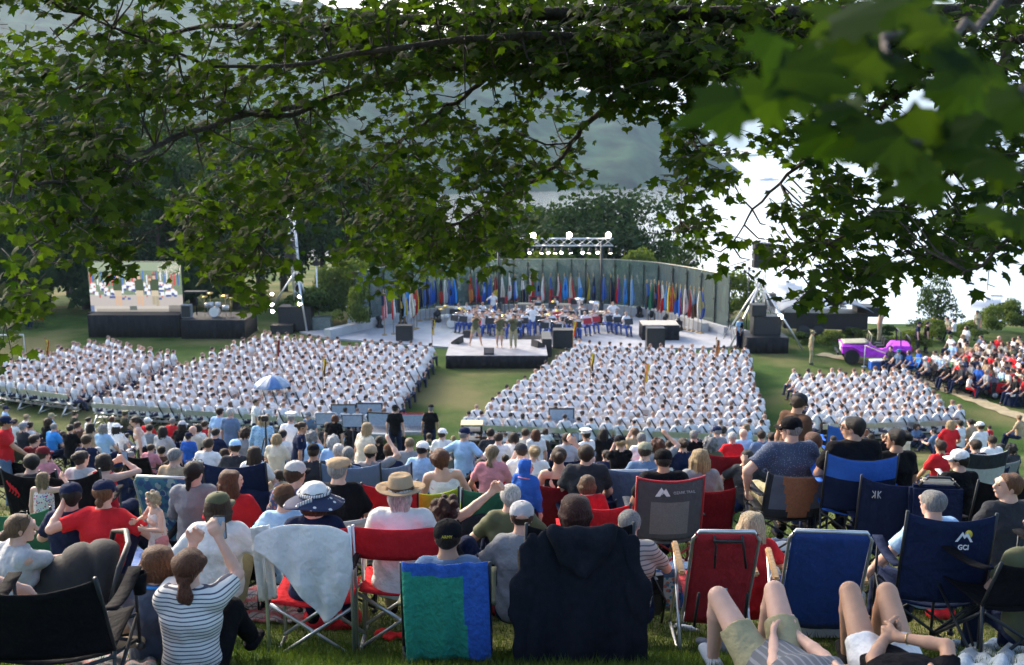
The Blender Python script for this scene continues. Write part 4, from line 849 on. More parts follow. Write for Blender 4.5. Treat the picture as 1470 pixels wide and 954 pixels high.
for dist, bn, r, k, loc, rz in near:
    mj = cadet_mesh(random.choices(range(7), [5,4,4,3,1,3,1])[0], .026); fem = 'bun' in str(mj[0].name)
    hm_ = random.choice(buzzm); ms = [skin(random.choices(['fair','tanned','brown'], [6,3,1])[0]), M_CAD, M_CTR, hm_, M_SASH, M_BLACK]
    put_person(mj, loc, rz, random.uniform(.95,1.03), ms, 'cadet in white, %s from the left, row %s from the back, %s bench block' % (ORD[k+1], ORD[r+1], bn), 'cadets seated on the benches')['category'] = 'cadet'
# the rest of the ranks beyond the nearest three hundred
VV = []; FF = []; MI = []; off = 0; smat = [skin('fair'), M_CAD, M_CTR, M_BLACK, M_SASH, M_BLACK] + buzzm; lows = []
for i in range(7):
    me = cadet_mesh(i, .040)[0]; v = np.empty(len(me.vertices)*3); me.vertices.foreach_get('co', v); v = v.reshape(-1,3)
    f4 = []; m4 = []
    for p in me.polygons:
        vi = list(p.vertices)
        if len(vi) == 4: f4.append(vi); m4.append(p.material_index)
        else: f4.append(vi + [vi[0]]) if False else None
    lows.append((v, np.array(f4), np.array(m4)))
for dist, bn, r, k, loc, rz in far:
    v, f, m_ = random.choice(lows); c, s = cos(rz), sin(rz); sc = random.uniform(.95,1.03); R = np.array([[c,s,0],[-s,c,0],[0,0,1]])
    VV.append(v @ R*sc + np.array(loc)); FF.append(f+off); off += len(v); mm = m_.copy(); mm[mm == 3] = 6 + random.randrange(len(buzzm)); MI.append(mm)
me = np_mesh('cadet_ranks', np.concatenate(VV), np.concatenate(FF), np.concatenate(MI))
for m in smat: me.materials.append(m)
o = mesh_obj('cadet_ranks', me); tag(o, 'ranks of seated cadets in white filling the front rows of the bench blocks', 'crowd', None, 'stuff')
# benches
def bench_proto(L_):
    o = empty('bench'); mb = MB(); mb.box((0,.05,.44), (L_,.26,.045), None, 0, .01); mb.build('seat', M_ALU, o); mb = MB(); mb.box((0,-.17,.80), (L_,.035,.20), None, 0, .01); mb.build('backrest', M_ALU, o)
    mb = MB(); mb.box((0,.26,.20), (L_,.24,.04)); mb.build('foot_board', M_ALU, o)
    for x in (-L_*.46, -L_*.15, L_*.15, L_*.46):
        mb = MB(); mb.tube([(x,-.40,0),(x,-.06,.42)], .032, 6); mb.tube([(x,.36,0),(x,.10,.42)], .032, 6); mb.tube([(x,-.18,.9),(x,-.10,.42)], .025, 6); mb.tube([(x,-.3,.06),(x,.34,.08)], .02, 5); mb.build('leg', M_ALU, o)
    return o
bp_ = {}
for bn, r, s_, segs, loc, rz, L_ in benches:
    key = round(L_, 1); first = key not in bp_
    if first: bp_[key] = bench_proto(key); o = bp_[key]
    else: o = copy_tree(bp_[key])
    o.location = loc; o.rotation_euler = (0,0,rz); tag(o, 'aluminium bench, segment %s from the left, row %s from the back, %s block' % (ORD[s_+1], ORD[r+1], bn), 'bench', 'aluminium benches of the cadets')
# guidons
for px, py, c1, c2, lb in ((66,500,'yellow','darkred','small yellow unit flag among the far left cadets'),(397,500,'brown','darkred','brown furled unit flag near the left front of the centre left block'),(463,528,'yellow','brown','furled gold and brown unit flag inside the centre left block'),(620,470,'black','yellow','black and gold unit flag at the front right of the centre left block'),(848,520,'yellow','brown','gold unit flag at the left of the centre right block'),(926,535,'orange','yellow','orange unit flag in the middle of the centre right block'),(823,472,'yellow','red','yellow unit flag before the band'),(1028,500,'brown','orange','furled brown unit flag at the right of the centre right block')):
    p = at_z(px, py, 1.9); o = empty('unit_flag', (p.x, p.y, 0)); tag(o, lb, 'flag', 'unit flags among the cadets'); mb = MB(); mb.tube([(0,0,0),(0,0,2.35)], .018, 6); mb.lathe([(.03,0),(.035,.05),(.0001,.12)], 8, (0,0,2.33)); mb.build('pole', mat('pole_wood', (.25,.15,.07)), o)
    mb = MB(); mb.sheet(lambda u, v: (.03+.13*u*(1-.4*v)+.015*sin(v*7), .03*sin(u*9+v*3), 2.28-.75*v), 8, 8, .01, 0, lambda u, v: int((u*1.7+v) > 1.1)); mb.build('cloth', [cloth(c1), cloth(c2)], o)
# ---------------------------------------------------------------- flags along the wall
M_POLE = mat('pole_brass', (.35,.24,.10), .5)
FL = [(551,55.5,'red','white',1,'national flag with red and white stripes'),(564,55.8,'red','white',0,''),(575,56,'black','yellow',0,''),(580,56.3,'lightblue','yellow',0,''),(584,58,'brightblue','blue',0,''),(590,57,'white','cream',0,''),(594,57.2,'red','white',0,''),(598,57.5,'red','yellow',0,''),(603,60,'navy','navy',0,''),(611,60.4,'blue','navy',0,''),(617,60.5,'blue','blue',0,''),(624,60.8,'blue','navy',0,''),(632,61,'navy','red',0,''),(639,61,'white','lightgrey',0,''),(645,61.2,'blue','navy',0,''),(651,61.4,'blue','brightblue',0,''),
 (675,62,'red','orange',0,''),(684,62,'blue','red',0,''),(694,62,'blue','lightblue',0,''),(703,62.2,'blue','slate',0,''),(711,62.2,'darkred','yellow',0,''),(721,62.3,'white','cream',0,''),(731,62.3,'white','red',0,''),(739,62.3,'blue','lightblue',0,''),(750,62.4,'white','navy',0,''),(761,62.4,'white','red',0,''),(771,62.4,'slate','navy',0,''),(779,62.4,'white','red',0,''),(790,62.4,'blue','red',0,''),(801,62.4,'white','red',0,''),(810,62.4,'brightblue','blue',0,''),(819,62.4,'cream','red',0,''),(831,62.3,'lightblue','brightblue',0,''),(843,62.3,'navy','yellow',0,''),(851,62.3,'navy','blue',0,''),(866,62.2,'blue','slate',0,''),(876,62,'navy','navy',0,''),(886,61.8,'red','blue',0,''),(896,61.5,'brightblue','blue',0,''),(906,61.2,'lightblue','brightblue',0,''),
 (928,59.5,'blue','navy',0,''),(934,59.4,'green','green',0,''),(939,59.3,'navy','blue',0,''),(945,59,'red','navy',0,''),(950,58.8,'white','red',0,''),(956,58.6,'brightblue','blue',0,''),(960,58.2,'yellow','orange',0,''),(965,58,'red','yellow',0,''),(970,57.8,'navy','blue',0,''),(976,57.5,'blue','red',0,''),(983,57.2,'white','lightgrey',0,''),(990,56.9,'red','white',0,''),(996,56.6,'slate','brown',0,''),(1003,56.3,'white','yellow',0,''),(1008,56.1,'blue','yellow',0,'')]
fprev = {}
for i, (px, Y, c1, c2, us, lb) in enumerate(FL):
    p = at_y(px, 440, Y); z0 = .1; o = empty('ceremonial_flag', (p.x, Y, z0), random.uniform(-.5,.5)); grp = 'ceremonial flags along the glass wall'
    side = 'left' if px < 660 else ('right' if px > 920 else 'middle'); col_ = c1 if c1 == c2 else c1 + ' and ' + c2; fprev[(col_, side)] = fprev.get((col_, side), 0)+1
    L0 = lb or ('furled %s flag, %s from the left in the %s flag row' % (col_, ORD[1+[f for f in FL if ('left' if f[0] < 660 else ('right' if f[0] > 920 else 'middle')) == side].index(FL[i])], side))
    tag(o, L0, 'flag', grp); mb = MB(); mb.tube([(0,0,0),(0,0,2.5)], .02, 6); mb.lathe([(.02,0),(.045,.03),(.03,.08),(.0001,.2)], 8, (0,0,2.48)); mb.lathe([(.16,0),(.14,.05),(.03,.07)], 12, (0,0,0)); mb.build('pole', M_POLE, o)
    sd = i*1.7; Lg = random.uniform(1.5, 1.75)
    def fs(u, v, sd=sd, Lg=Lg):
        wd = .08 + (.24+.08*sin(sd*3))*min(1, v*1.5) - .10*max(0, v-.75); a = u*pi*1.3 + .3; return (wd*(.95*u-.30) + .02*sin(sd+v*6), .07*sin(u*13+sd)*min(1, .3+v), 2.41 - Lg*v*(1-.12*u) )
    mf = (lambda u, v: int((u*12) % 2 > 1)) if us else ((lambda u, v, k=i % 4: int((v > .55) if k == 0 else (u+v*.5 > .8) if k == 1 else (.35 < v < .6 and .3 < u < .8) if k == 2 else (u > .62))))
    mb = MB(); mb.sheet(fs, 16, 8, .008, 0, mf); mb.build('cloth', [cloth(c1), cloth(c2)], o)
    if us: mb = MB(); mb.sheet(lambda u, v: (-.10+.16*u, -.10, 2.37-.65*v), 4, 4, .01); mb.build('blue_field', cloth('navy'), o)
# ---------------------------------------------------------------- the band
M_BTR = mat('band_trousers', (.03,.08,.33), .85); M_BRASS = mat('brass', (.62,.45,.16)); M_SILV = mat('silver_plate', (.75,.75,.76), .25, .05, metal=.9); M_STAND = mat('stand_black', (.02,.02,.022), .6); M_SRED = mat('stand_red', (.42,.02,.03), .7)
def bkw(i):
    return [dict(hl=(-.08,.30,1.02),hr=(.10,.26,.98)), dict(hl=(-.02,.34,1.16),hr=(.05,.25,1.14),el=(-1,0,-.2),er=(1,0,-.3)), dict(hl=(-.16,.25,.80),hr=(.10,.30,.88)), dict(hl=(.02,.20,.95),hr=(-.02,.28,.80))][i % 4]
bm_ = [crowd_mesh(('band', i), .03, False, pose='chair', seat=.45, shirt='tee', hair='short' if i % 3 else 'bun', lean=.03, **bkw(i)) for i in range(4)]
bst = crowd_mesh(('bandstand', 0), .03, False, pose='stand', shirt='tee', hair='short', hl=(-.3,.35,1.3), hr=(.3,.35,1.25))
M_BSH = mat('band_shirt', (.74,.75,.78), .85, .06); 
chairp = empty('stage_chair'); mb = MB(); mb.box((0,.03,.44), (.42,.42,.03), None, 0, .01); mb.build('seat', M_STAND, chairp); mb = MB(); mb.box((0,-.2,.75), (.42,.02,.28), None, 0, .008); mb.build('backrest', M_STAND, chairp)
for x, y in ((-.19,-.18),(.19,-.18),(-.19,.2),(.19,.2)): mb = MB(); mb.tube([(x,y,0),(x,y,.44)], .012, 5); mb.build('leg', M_ALU, chairp)
band = [(95,285),(155,280),(170,335),(230,300),(270,275),(265,352),(300,332),(330,300),(352,347),(388,320),(422,368),(452,342),(515,295),(545,330),(525,368),(610,300),(660,332),(672,240),(706,295),(745,332),(740,378),(768,348),(802,305),(796,240),(832,388),(846,338),(890,347),(930,358),(957,372),(1010,348),(990,290),(1165,330),(1242,338),(1310,352),(575,345),(700,340),(480,330),(205,320),(1070,335),(905,300),(860,300),(640,280),(120,330)]
used_chair = False
bi = 0
for X, Y_ in band:
    px, py = 640+X/5.069, 380+Y_/5.069; p = at_z(px, py, .1+1.25); bi += 1; rz = pi + random.uniform(-.25,.25) + (px-775)*.004; k = random.randrange(4)
    dx = 'left' if px < 735 else ('centre' if px < 810 else 'right')
    inst = ['trumpet','flute','clarinet','horn'][k]
    pos = sorted(band).index((X, Y_))+1
    lbp = 'seated musician in white shirt and blue trousers, player %d from the left of the band' % pos
    o = put_person(bm_[k], (p.x, p.y, .1), rz, 1.0, [skin(random.choice(['fair','tanned'])), M_BSH, M_BTR, random.choice(buzzm), M_BLACK, M_BLACK], lbp, 'band musicians seated on stage'); o['category'] = 'musician'
    ch = chairp if not used_chair else copy_tree(chairp); used_chair = True; ch.location = (p.x, p.y, .1); ch.rotation_euler = (0,0,rz); tag(ch, 'black stage chair under musician %d from the left' % pos, 'chair', 'stage chairs of the band')
    R = Matrix.Rotation(rz, 4, 'Z')
    mb = MB(); 
    if k == 0: mb.lathe([(.012,0),(.012,.38),(.03,.46),(.065,.5)], 10, (0,0,0), 0, Matrix.Rotation(-pi/2+.1, 3, 'X')); mb.tube([(0,.08,-.02),(0,.3,-.02),(0,.3,-.08),(0,.08,-.08),(0,.08,-.02)], .009, 5); q = (0,.14,1.13); mt_ = M_BRASS
    elif k == 1: mb.tube([(-.08,0,0),(.5,.05,-.05)], .011, 6); q = (0,.16,1.14); mt_ = M_SILV
    elif k == 2: mb.lathe([(.012,0),(.016,.5),(.035,.6)], 8, (0,0,0), 0, Matrix.Rotation(pi-.9, 3, 'X')); q = (0,.12,1.12); mt_ = M_STAND
    else: mb.lathe([(.02,0),(.03,.15),(.08,.3),(.15,.36)], 12, (0,0,0), 0, Matrix.Rotation(-.9, 3, 'X')); mb.tube([(.14*cos(a/8*2*pi), .05, .14*sin(a/8*2*pi)) for a in range(9)], .018, 6); q = (.05,.25,.85); mt_ = M_BRASS
    io = mb.build(inst, mt_, None, (p.x, p.y, .1)); io.location = Vector((p.x, p.y, .1)) + R @ Vector(q); io.rotation_euler = (0,0,rz); tag(io, '%s%s held by musician %d from the left' % ({'trumpet':'brass ','flute':'silver ','clarinet':'black ','horn':'brass '}[inst], inst, pos), 'instrument', 'instruments of the band')
    st = empty('music_stand', (Vector((p.x, p.y, .1)) + R @ Vector((.1,.62,0))), rz); tag(st, 'black music stand before musician %d from the left' % pos, 'music stand', 'music stands on stage')
    mb = MB(); mb.tube([(0,0,.02),(0,0,.8)], .014, 5); [mb.tube([(0,0,.15),(.25*cos(a),.25*sin(a),0)], .01, 4) for a in (0.5,2.6,4.7)]; mb.build('pole', M_STAND, st)
    mb = MB(); mb.box((0,.02,.88), (.5,.02,.34), Matrix.Rotation(.35, 3, 'X')); mb.build('desk', M_SRED if random.random() < .15 else M_STAND, st)
for X, Y_, f_, lb in ((345,205,2.9,'standing percussionist in white shirt at the left rear of the band'),(630,330,0.1,'conductor standing with his back to the crowd on a low podium'),(1215,272,3.3,'standing musician in white shirt at the right rear of the band')):
    p = at_z(640+X/5.069, 380+Y_/5.069, 1.75); put_person(bst, (p.x, p.y, .1 if f_ > 1 else .25), f_, 1., [skin('fair'), M_BSH, M_BTR, buzzm[1], M_BLACK, M_BLACK], lb)
    if f_ < 1: mb = MB(); mb.box((0,0,.07), (1.6,1.0,.14), None, 0, .01); tag(mb.build('podium', M_STAND, None, (p.x, p.y, .1)), 'low dark podium under the conductor', 'podium')
# percussion tables, tubas
for X, Y_, w_, lb in ((20,305,1.6,'long xylophone at the left of the band'),(655,300,1.2,'pale kettle drums behind the middle rows'),(840,285,1.2,'pale percussion table near the right rear'),(1120,340,1.3,'white percussion table near the dark light post'),(575,280,.9,'small percussion table behind the conductor')):
    p = at_z(640+X/5.069, 380+Y_/5.069, .95); o = empty('xylophone', (p.x, p.y, .1)); tag(o, lb, 'percussion'); mb = MB(); mb.box((0,0,.82), (w_,.5,.09), None, 0, .02); mb.build('bars', mat('pale_wood', (.55,.45,.33)), o); mb = MB(); [mb.tube([(x*w_*.42,y*.2,0),(x*w_*.42,y*.2,.8)], .02, 5) for x in (-1,1) for y in (-1,1)]; mb.build('frame', M_STAND, o)
for X, Y_, lb in ((975,280,'large silver tuba bell at the right of the band'),(1080,305,'second silver tuba bell right of the first')):
    p = at_z(640+X/5.069, 380+Y_/5.069, 1.4); mb = MB(); mb.lathe([(.05,-.7),(.12,-.4),(.16,0),(.2,.2),(.34,.36)], 16); mb.tube([(.16*cos(a/8*2*pi)+.1, 0, -.35+.28*sin(a/8*2*pi)) for a in range(9)], .04, 6); tag(mb.build('tuba', M_SILV, None, (p.x, p.y, 1.35)), lb, 'instrument')
for X, Y_, lb in ((220,270,'red edged stand banner left of the white flag'),(400,278,'red edged banner stand behind the left rows'),(483,262,'black banner stand under the white and navy flag'),(650,272,'red edged banner stand in front of the middle flags'),(797,270,'red edged banner stand right of the middle'),(940,285,'red edged banner stand near the tubas'),(543,240,'tall rack of silver chimes behind the band')):
    p = at_z(640+X/5.069, 380+Y_/5.069, 1.0); o = empty('banner_stand', (p.x, p.y+.5, .1)); tag(o, lb, 'stand', 'stands along the back of the band'); wd, z1, mm = (.75,1.0,M_SRED) if X != 543 else (.75,1.25,M_SILV)
    mb = MB(); mb.box((0,0,z1), (wd,.05,.40 if X != 543 else .8)); mb.build('panel', mm, o); mb = MB(); mb.box((0,-.035,z1), (wd*.66,.03,.34 if X != 543 else .1)); mb.tube([(-.25,0,0),(-.25,0,z1)], .02, 5); mb.tube([(.25,0,0),(.25,0,z1)], .02, 5); mb.build('frame', M_STAND, o)
# three singers
M_PINK = cloth('khaki')
sg = [crowd_mesh(('singer', 0), .022, False, pose='stand', shirt='tee', legs='short', hair='bun', hl=(-.02,.26,1.50), hr=(.04,.24,1.48), fl=(-.28,.05,.09), fr=(.30,-.05,.09), wide=.95), crowd_mesh(('singer', 1), .022, False, pose='stand', shirt='tee', legs='short', hair='bun', hl=(-.30,.2,1.0), hr=(.02,.24,1.5), wide=.92), crowd_mesh(('singer', 2), .022, False, pose='stand', shirt='long', legs='long', hair='short', hl=(-.02,.24,1.52), hr=(.04,.26,1.50))]
for i, (px, py, lb) in enumerate(((683,497,'singer in olive top and khaki shorts, leftmost of the three on the platform'),(717,499,'singer in olive top and khaki shorts, middle of the three on the platform'),(737,500,'singer in olive top and long khaki trousers, rightmost on the platform'))):
    p = at_z(px, py, PZ); put_person(sg[i], (p.x, p.y, PZ), pi + (.25,0,-.2)[i], 1.02, [skin('tanned'), mat('olive_cloth', PAL['olive']), M_PINK, buzzm[0], M_BLACK, mat('tan_shoes', (.4,.25,.15))], lb)
    mb = MB(); mb.tube([(0,0,0),(0,-.03,-.16)], .012, 6); mb.lathe([(.0001,-.03),(.028,0),(.0001,.03)], 10, (0,0,.02)); tag(mb.build('microphone', M_BLACK, None, (p.x, p.y-.26, PZ+1.57)), 'microphone held by the %s singer' % ('leftmost','middle','rightmost')[i], 'microphone')
# ============================================================ CHAIRS
def fold(x, y, s=0.): return .010*sin(19*x+s)*sin(6*y+s*2) + .006*sin(37*x+9*y+s)
def camp_chair(col='red', frame=None, W=.56, zt=.92, logo=None, trim=None, arms=True, seat=.42, rake=.14, cup=False, sag=.035, panels=None, name='camp_chair', posts_above=.0, arm_col=None, corner=.05):
    fm = frame or M_STEEL; fabric = col if isinstance(col, bpy.types.Material) else cloth(col); o = empty(name); w2 = W/2; o['_dims'] = 0; del o['_dims']
    yb = lambda z: -.21 - rake*(z-seat)/(zt-seat)
    # fabric back
    def fb(u, v):
        x = (u-.5)*W; z = seat+.02 + (zt-seat-.02 - sag*sin(pi*u)**.8 + corner*.0)*v; return (x, yb(z) - .055*sin(pi*u)*(1-.3*v) + fold(x, v, W*9)*.35, z)
    mb = MB()
    mts = [fabric]
    if panels: mts = [fabric] + panels[1]; mb.sheet(fb, 28, 20, .008, 0, panels[0])
    else: mb.sheet(fb, 14, 12, .008)
    mb.build('backrest', mts, o)
    if trim: 
        mb = MB(); pth = [fb(0, v/8) for v in range(9)] + [fb(u/12, 1) for u in range(13)] + [fb(1, 1-v/8) for v in range(9)]; mb.tube([Vector(p)+Vector((0,-.004,0)) for p in pth], .011, 6); mb.build('piping', trim, o)
    mb = MB(); mb.sheet(lambda u, v: ((u-.5)*W*.96, -.20+.48*v, seat - .07*sin(pi*u)*sin(pi*(.2+.6*v)) + .03*v), 10, 8, .008); mb.build('seat', fabric, o)
    r = .0105
    for s in (-1, 1):
        mb = MB(); mb.tube([(s*w2, yb(zt), zt+posts_above+.01), (s*w2, yb(seat), seat+.02)], r*1.15, 7); mb.tube([(s*w2, yb(seat), seat+.02), (s*w2*.98, -.25, .0)], r, 7); mb.build('leg', fm, o)
        mb = MB(); mb.tube([(s*w2, .28, .0), (s*w2, .27, seat+.22 if arms else seat)], r, 7); mb.build('leg', fm, o)
        mb = MB(); mb.lathe([(.026,0),(.026,.02),(.014,.03)], 8, (s*w2*.98, -.25, -.005)); mb.lathe([(.026,0),(.026,.02),(.014,.03)], 8, (s*w2, .28, -.005)); mb.build('foot_cap', M_BLACK, o)
    mb = MB()
    for y in (-.25, .28): mb.tube([(-w2, y, .04), (w2, y*.9, seat-.01)], r, 6); mb.tube([(w2, y-.02, .04), (-w2, y*.9-.02, seat-.01)], r, 6)
    for s in (-1, 1): mb.tube([(s*w2, -.25, .04), (s*w2, .27, seat-.01)], r, 6); mb.tube([(s*w2-.02*s, .28, .04), (s*w2-.02*s, -.22, seat-.01)], r, 6)
    mb.build('cross_brace', fm, o)
    if arms:
        for s in (-1, 1):
            mb = MB(); mb.sheet(lambda u, v, s=s: (s*(w2+(v-.5)*.075), -.24+.54*u, seat+.235-.03*sin(pi*u)), 8, 2, .010); mb.build('armrest', cloth(arm_col) if arm_col else fabric, o)
    if cup: mb = MB(); mb.lathe([(.035,-.11),(.045,0),(.042,0),(.033,-.105),(.0001,-.105)], 12, (w2+.03, .25, seat+.22)); mb.build('cup_holder', fabric, o)
    return o
def director_chair(col, W=.54, zt=.88, seat=.43, towel=False):
    o = empty('director_chair'); fabric = cloth(col); w2 = W/2; r = .0125
    mb = MB(); mb.sheet(lambda u, v: ((u-.5)*W, -.24-.03*v-.035*sin(pi*u), zt-.20+.20*v - .01*sin(pi*u)), 14, 6, .010); mb.build('backrest', fabric, o)
    mb = MB(); mb.sheet(lambda u, v: ((u-.5)*W*.95, -.20+.42*v, seat-.03*sin(pi*u)), 10, 6, .010); mb.build('seat', fabric, o)
    for s in (-1, 1):
        mb = MB(); mb.tube([(s*w2, -.27, zt+.01), (s*w2, -.235, seat+.02), (s*w2, -.23, .0)], r, 8); mb.tube([(s*w2, -.23, .02), (s*w2, .24, .02)], r, 8); mb.tube([(s*w2, .24, 0), (s*w2, .24, seat+.20)], r, 8); mb.tube([(s*w2, -.25, seat+.20), (s*w2, .26, seat+.20)], r, 8); mb.build('side_frame', M_ALU, o)
        mb = MB(); mb.box((s*w2, .0, seat+.225), (.05,.44,.025), None, 0, .01); mb.build('armrest', M_BLACK, o)
    for y in (-.19, .19): MB().tube([(-w2, y, .05), (w2, y, seat-.03)], r, 7).build('cross_brace', M_ALU, o); MB().tube([(w2, y+.03, .05), (-w2, y+.03, seat-.03)], r, 7).build('cross_brace', M_ALU, o)
    return o
def beach_chair(col, W=.56, zt=.78, seat=.30, straps=False, name='beach_chair'):
    o = empty(name); fabric = col if isinstance(col, bpy.types.Material) else cloth(col); w2 = W/2; wood = mat('arm_wood', (.48,.30,.13), .5, .3, 6, .2, stretch=(1,6,1)); r = .0125
    yb = lambda z: -.16 - .30*(z-seat)/(zt-seat)
    mb = MB(); mb.sheet(lambda u, v: ((u-.5)*W*.94, yb(seat-.12+(zt-seat+.12)*v)-.03*sin(pi*u)*(1-v*.5)+fold(u-.5, v, 2)*.4, seat-.12+(zt-seat+.12)*v), 16, 14, .012); mb.build('backrest', fabric, o)
    mb = MB(); mb.sheet(lambda u, v: ((u-.5)*W*.94, -.12+.50*v, seat-.05*sin(pi*u)+.04*v), 10, 6, .010); mb.build('seat', fabric, o)
    pth = [(-w2, yb(.03)+.1, .03), (-w2, yb(seat), seat), (-w2, yb(zt-.04), zt-.04), (-w2+.04, yb(zt), zt+.01), (w2-.04, yb(zt), zt+.01), (w2, yb(zt-.04), zt-.04), (w2, yb(seat), seat), (w2, yb(.03)+.1, .03)]
    mb = MB(); mb.tube(pth, r, 8); mb.build('back_frame', M_ALU, o)
    for s in (-1, 1):
        mb = MB(); mb.tube([(s*(w2+.03), -.30, .0), (s*(w2+.03), .22, seat+.20)], r, 7); mb.tube([(s*(w2+.03), .36, 0), (s*(w2+.03), -.05, seat+.18)], r, 7); mb.tube([(s*(w2+.03), -.30, .012), (s*(w2+.03), .36, .012)], r*.9, 7); mb.build('leg', M_ALU, o)
        mb = MB(); mb.box((s*(w2+.035), -.02, seat+.225), (.05,.44,.028), Matrix.Rotation(.10, 3, 'X'), 0, .01); mb.build('armrest', wood, o)
    return o
protos = {}
def chair_copy(kind, col):
    k = (kind, col)
    if k not in protos: protos[k] = camp_chair(col, sag=.03) if kind == 'camp' else camp_chair(col, zt=.78, seat=.26, arms=False, name='low_chair'); return protos[k]
    return copy_tree(protos[k])

# ============================================================ THE CROWD IN THE MIDDLE ROWS
HH = {'c': ('chair', 1.24), 'g': ('ground', .82), 's': ('stand', 1.66)}
crowd = []
def desc(shirt, hs, hc, hat, pose):
    if hat and hat != 'hood': hd = {'cap':'cap','capback':'backward cap','flat':'flat cap','peaked':'peaked service hat','sunhat':'sun hat','fedora':'brimmed hat'}[hat[0]]; hd = '%s %s' % (hat[1], hd)
    elif hs == 'bald': hd = 'bald head'
    else: hd = hc + {'short':' short hair','buzz':' cropped hair','bob':' bobbed hair','long':' long hair','verylong':' very long hair','pony':' ponytail','lowpony':' low ponytail','braid':' braid','bun':' bun','lowbun':' low bun','curly':' curly hair'}[hs]
    return shirt, hd
def face_rz(p): d = stage_focus - p; return atan2(d.y, d.x) - pi/2
def mid(px, py, pose, shirt, hs='short', hc='brown', hat=None, turn=0., sc=1., arms=0, sk=None, legs='long', chair=None, group='spectators on the slope', sleeve='tee', lbl=None, trouser='navy', yaw=None, Y=None):
    if hat and hat[0] == 'capback': hat = ('cap',) + tuple(hat[1:])
    pn, hh = HH[pose]; v = random.randrange(2); yw = random.choice([-.35,0,.3]) if yaw is None else yaw
    ar = [dict(), dict(hl=(-.05,.36,1.06 if pose == 'c' else .66 if pose == 'g' else 1.5), hr=(.07,.36,1.08 if pose == 'c' else .68 if pose == 'g' else 1.52), el=(-.5,-.2,-1), er=(.5,-.2,-1)), dict(hr=(.22,.26,1.30 if pose == 'c' else .92 if pose == 'g' else 1.72)), dict(hl=(-.34,.12,.72),hr=(.30,.2,.70)) if pose == 'c' else dict()][arms]
    if pose == 's' and arms == 0: ar = dict()
    key = (pose, hs, hat[0] if hat else None, arms, v, yw, sleeve, legs); ht = hat[0] if hat else None
    mj = crowd_mesh(key, .021, False, pose=pn, lean=(.05,.16)[v], yaw=yw, side=(0,.05)[v], hair=hs, hat=ht, shirt=sleeve, legs=legs, female=hs in ('long','bob','pony','bun','lowbun','braid','lowpony','verylong'), build=.97, **ar)
    H = mj[1]['H']; p0 = at_g(px, py, H[2]*sc, 8.8)
    if Y: p0 = at_y(px, py, Y); sc = max(sc*.92, min(sc*1.08, (p0.z - G(p0.x, Y))/H[2]))
    rz = face_rz(p0) + turn + random.uniform(-.12,.12); off_ = Matrix.Rotation(rz, 3, 'Z') @ Vector((H[0], H[1], 0))*sc; loc = p0 - off_; loc.z = G(loc.x, loc.y)
    hm_ = hairmat(hc) if hs != 'bald' else skin('fair'); hatm = cloth(hat[1]) if hat else M_BLACK
    o = put_person(mj, loc, rz, sc, [skin(sk or random.choice(['fair','fair','tanned'])), shirt if isinstance(shirt, bpy.types.Material) else cloth(shirt), cloth(trouser), hm_, hatm, M_BLACK], None, group)
    a, b = desc(shirt if isinstance(shirt, str) else 'patterned', hs, hc, hat, pose); pw = {'c':'seated','g':'sitting','s':'standing'}[pose]; kid = sc < .8
    crowd.append([o, lbl or '%s %s in %s with %s' % (pw, 'child' if kid else 'person', a, b), '%s and %s' % (a, b), px, py, bool(lbl)])
    if chair:
        c = chair_copy('camp', chair); c.location = loc - Matrix.Rotation(rz, 3, 'Z') @ Vector((0,.02,0)); c.rotation_euler = (0,0,rz); crowd.append([c, '%s folding chair' % chair, None, px, py, False, o])
    return o
C_, K_ = None, None
W = 'white'
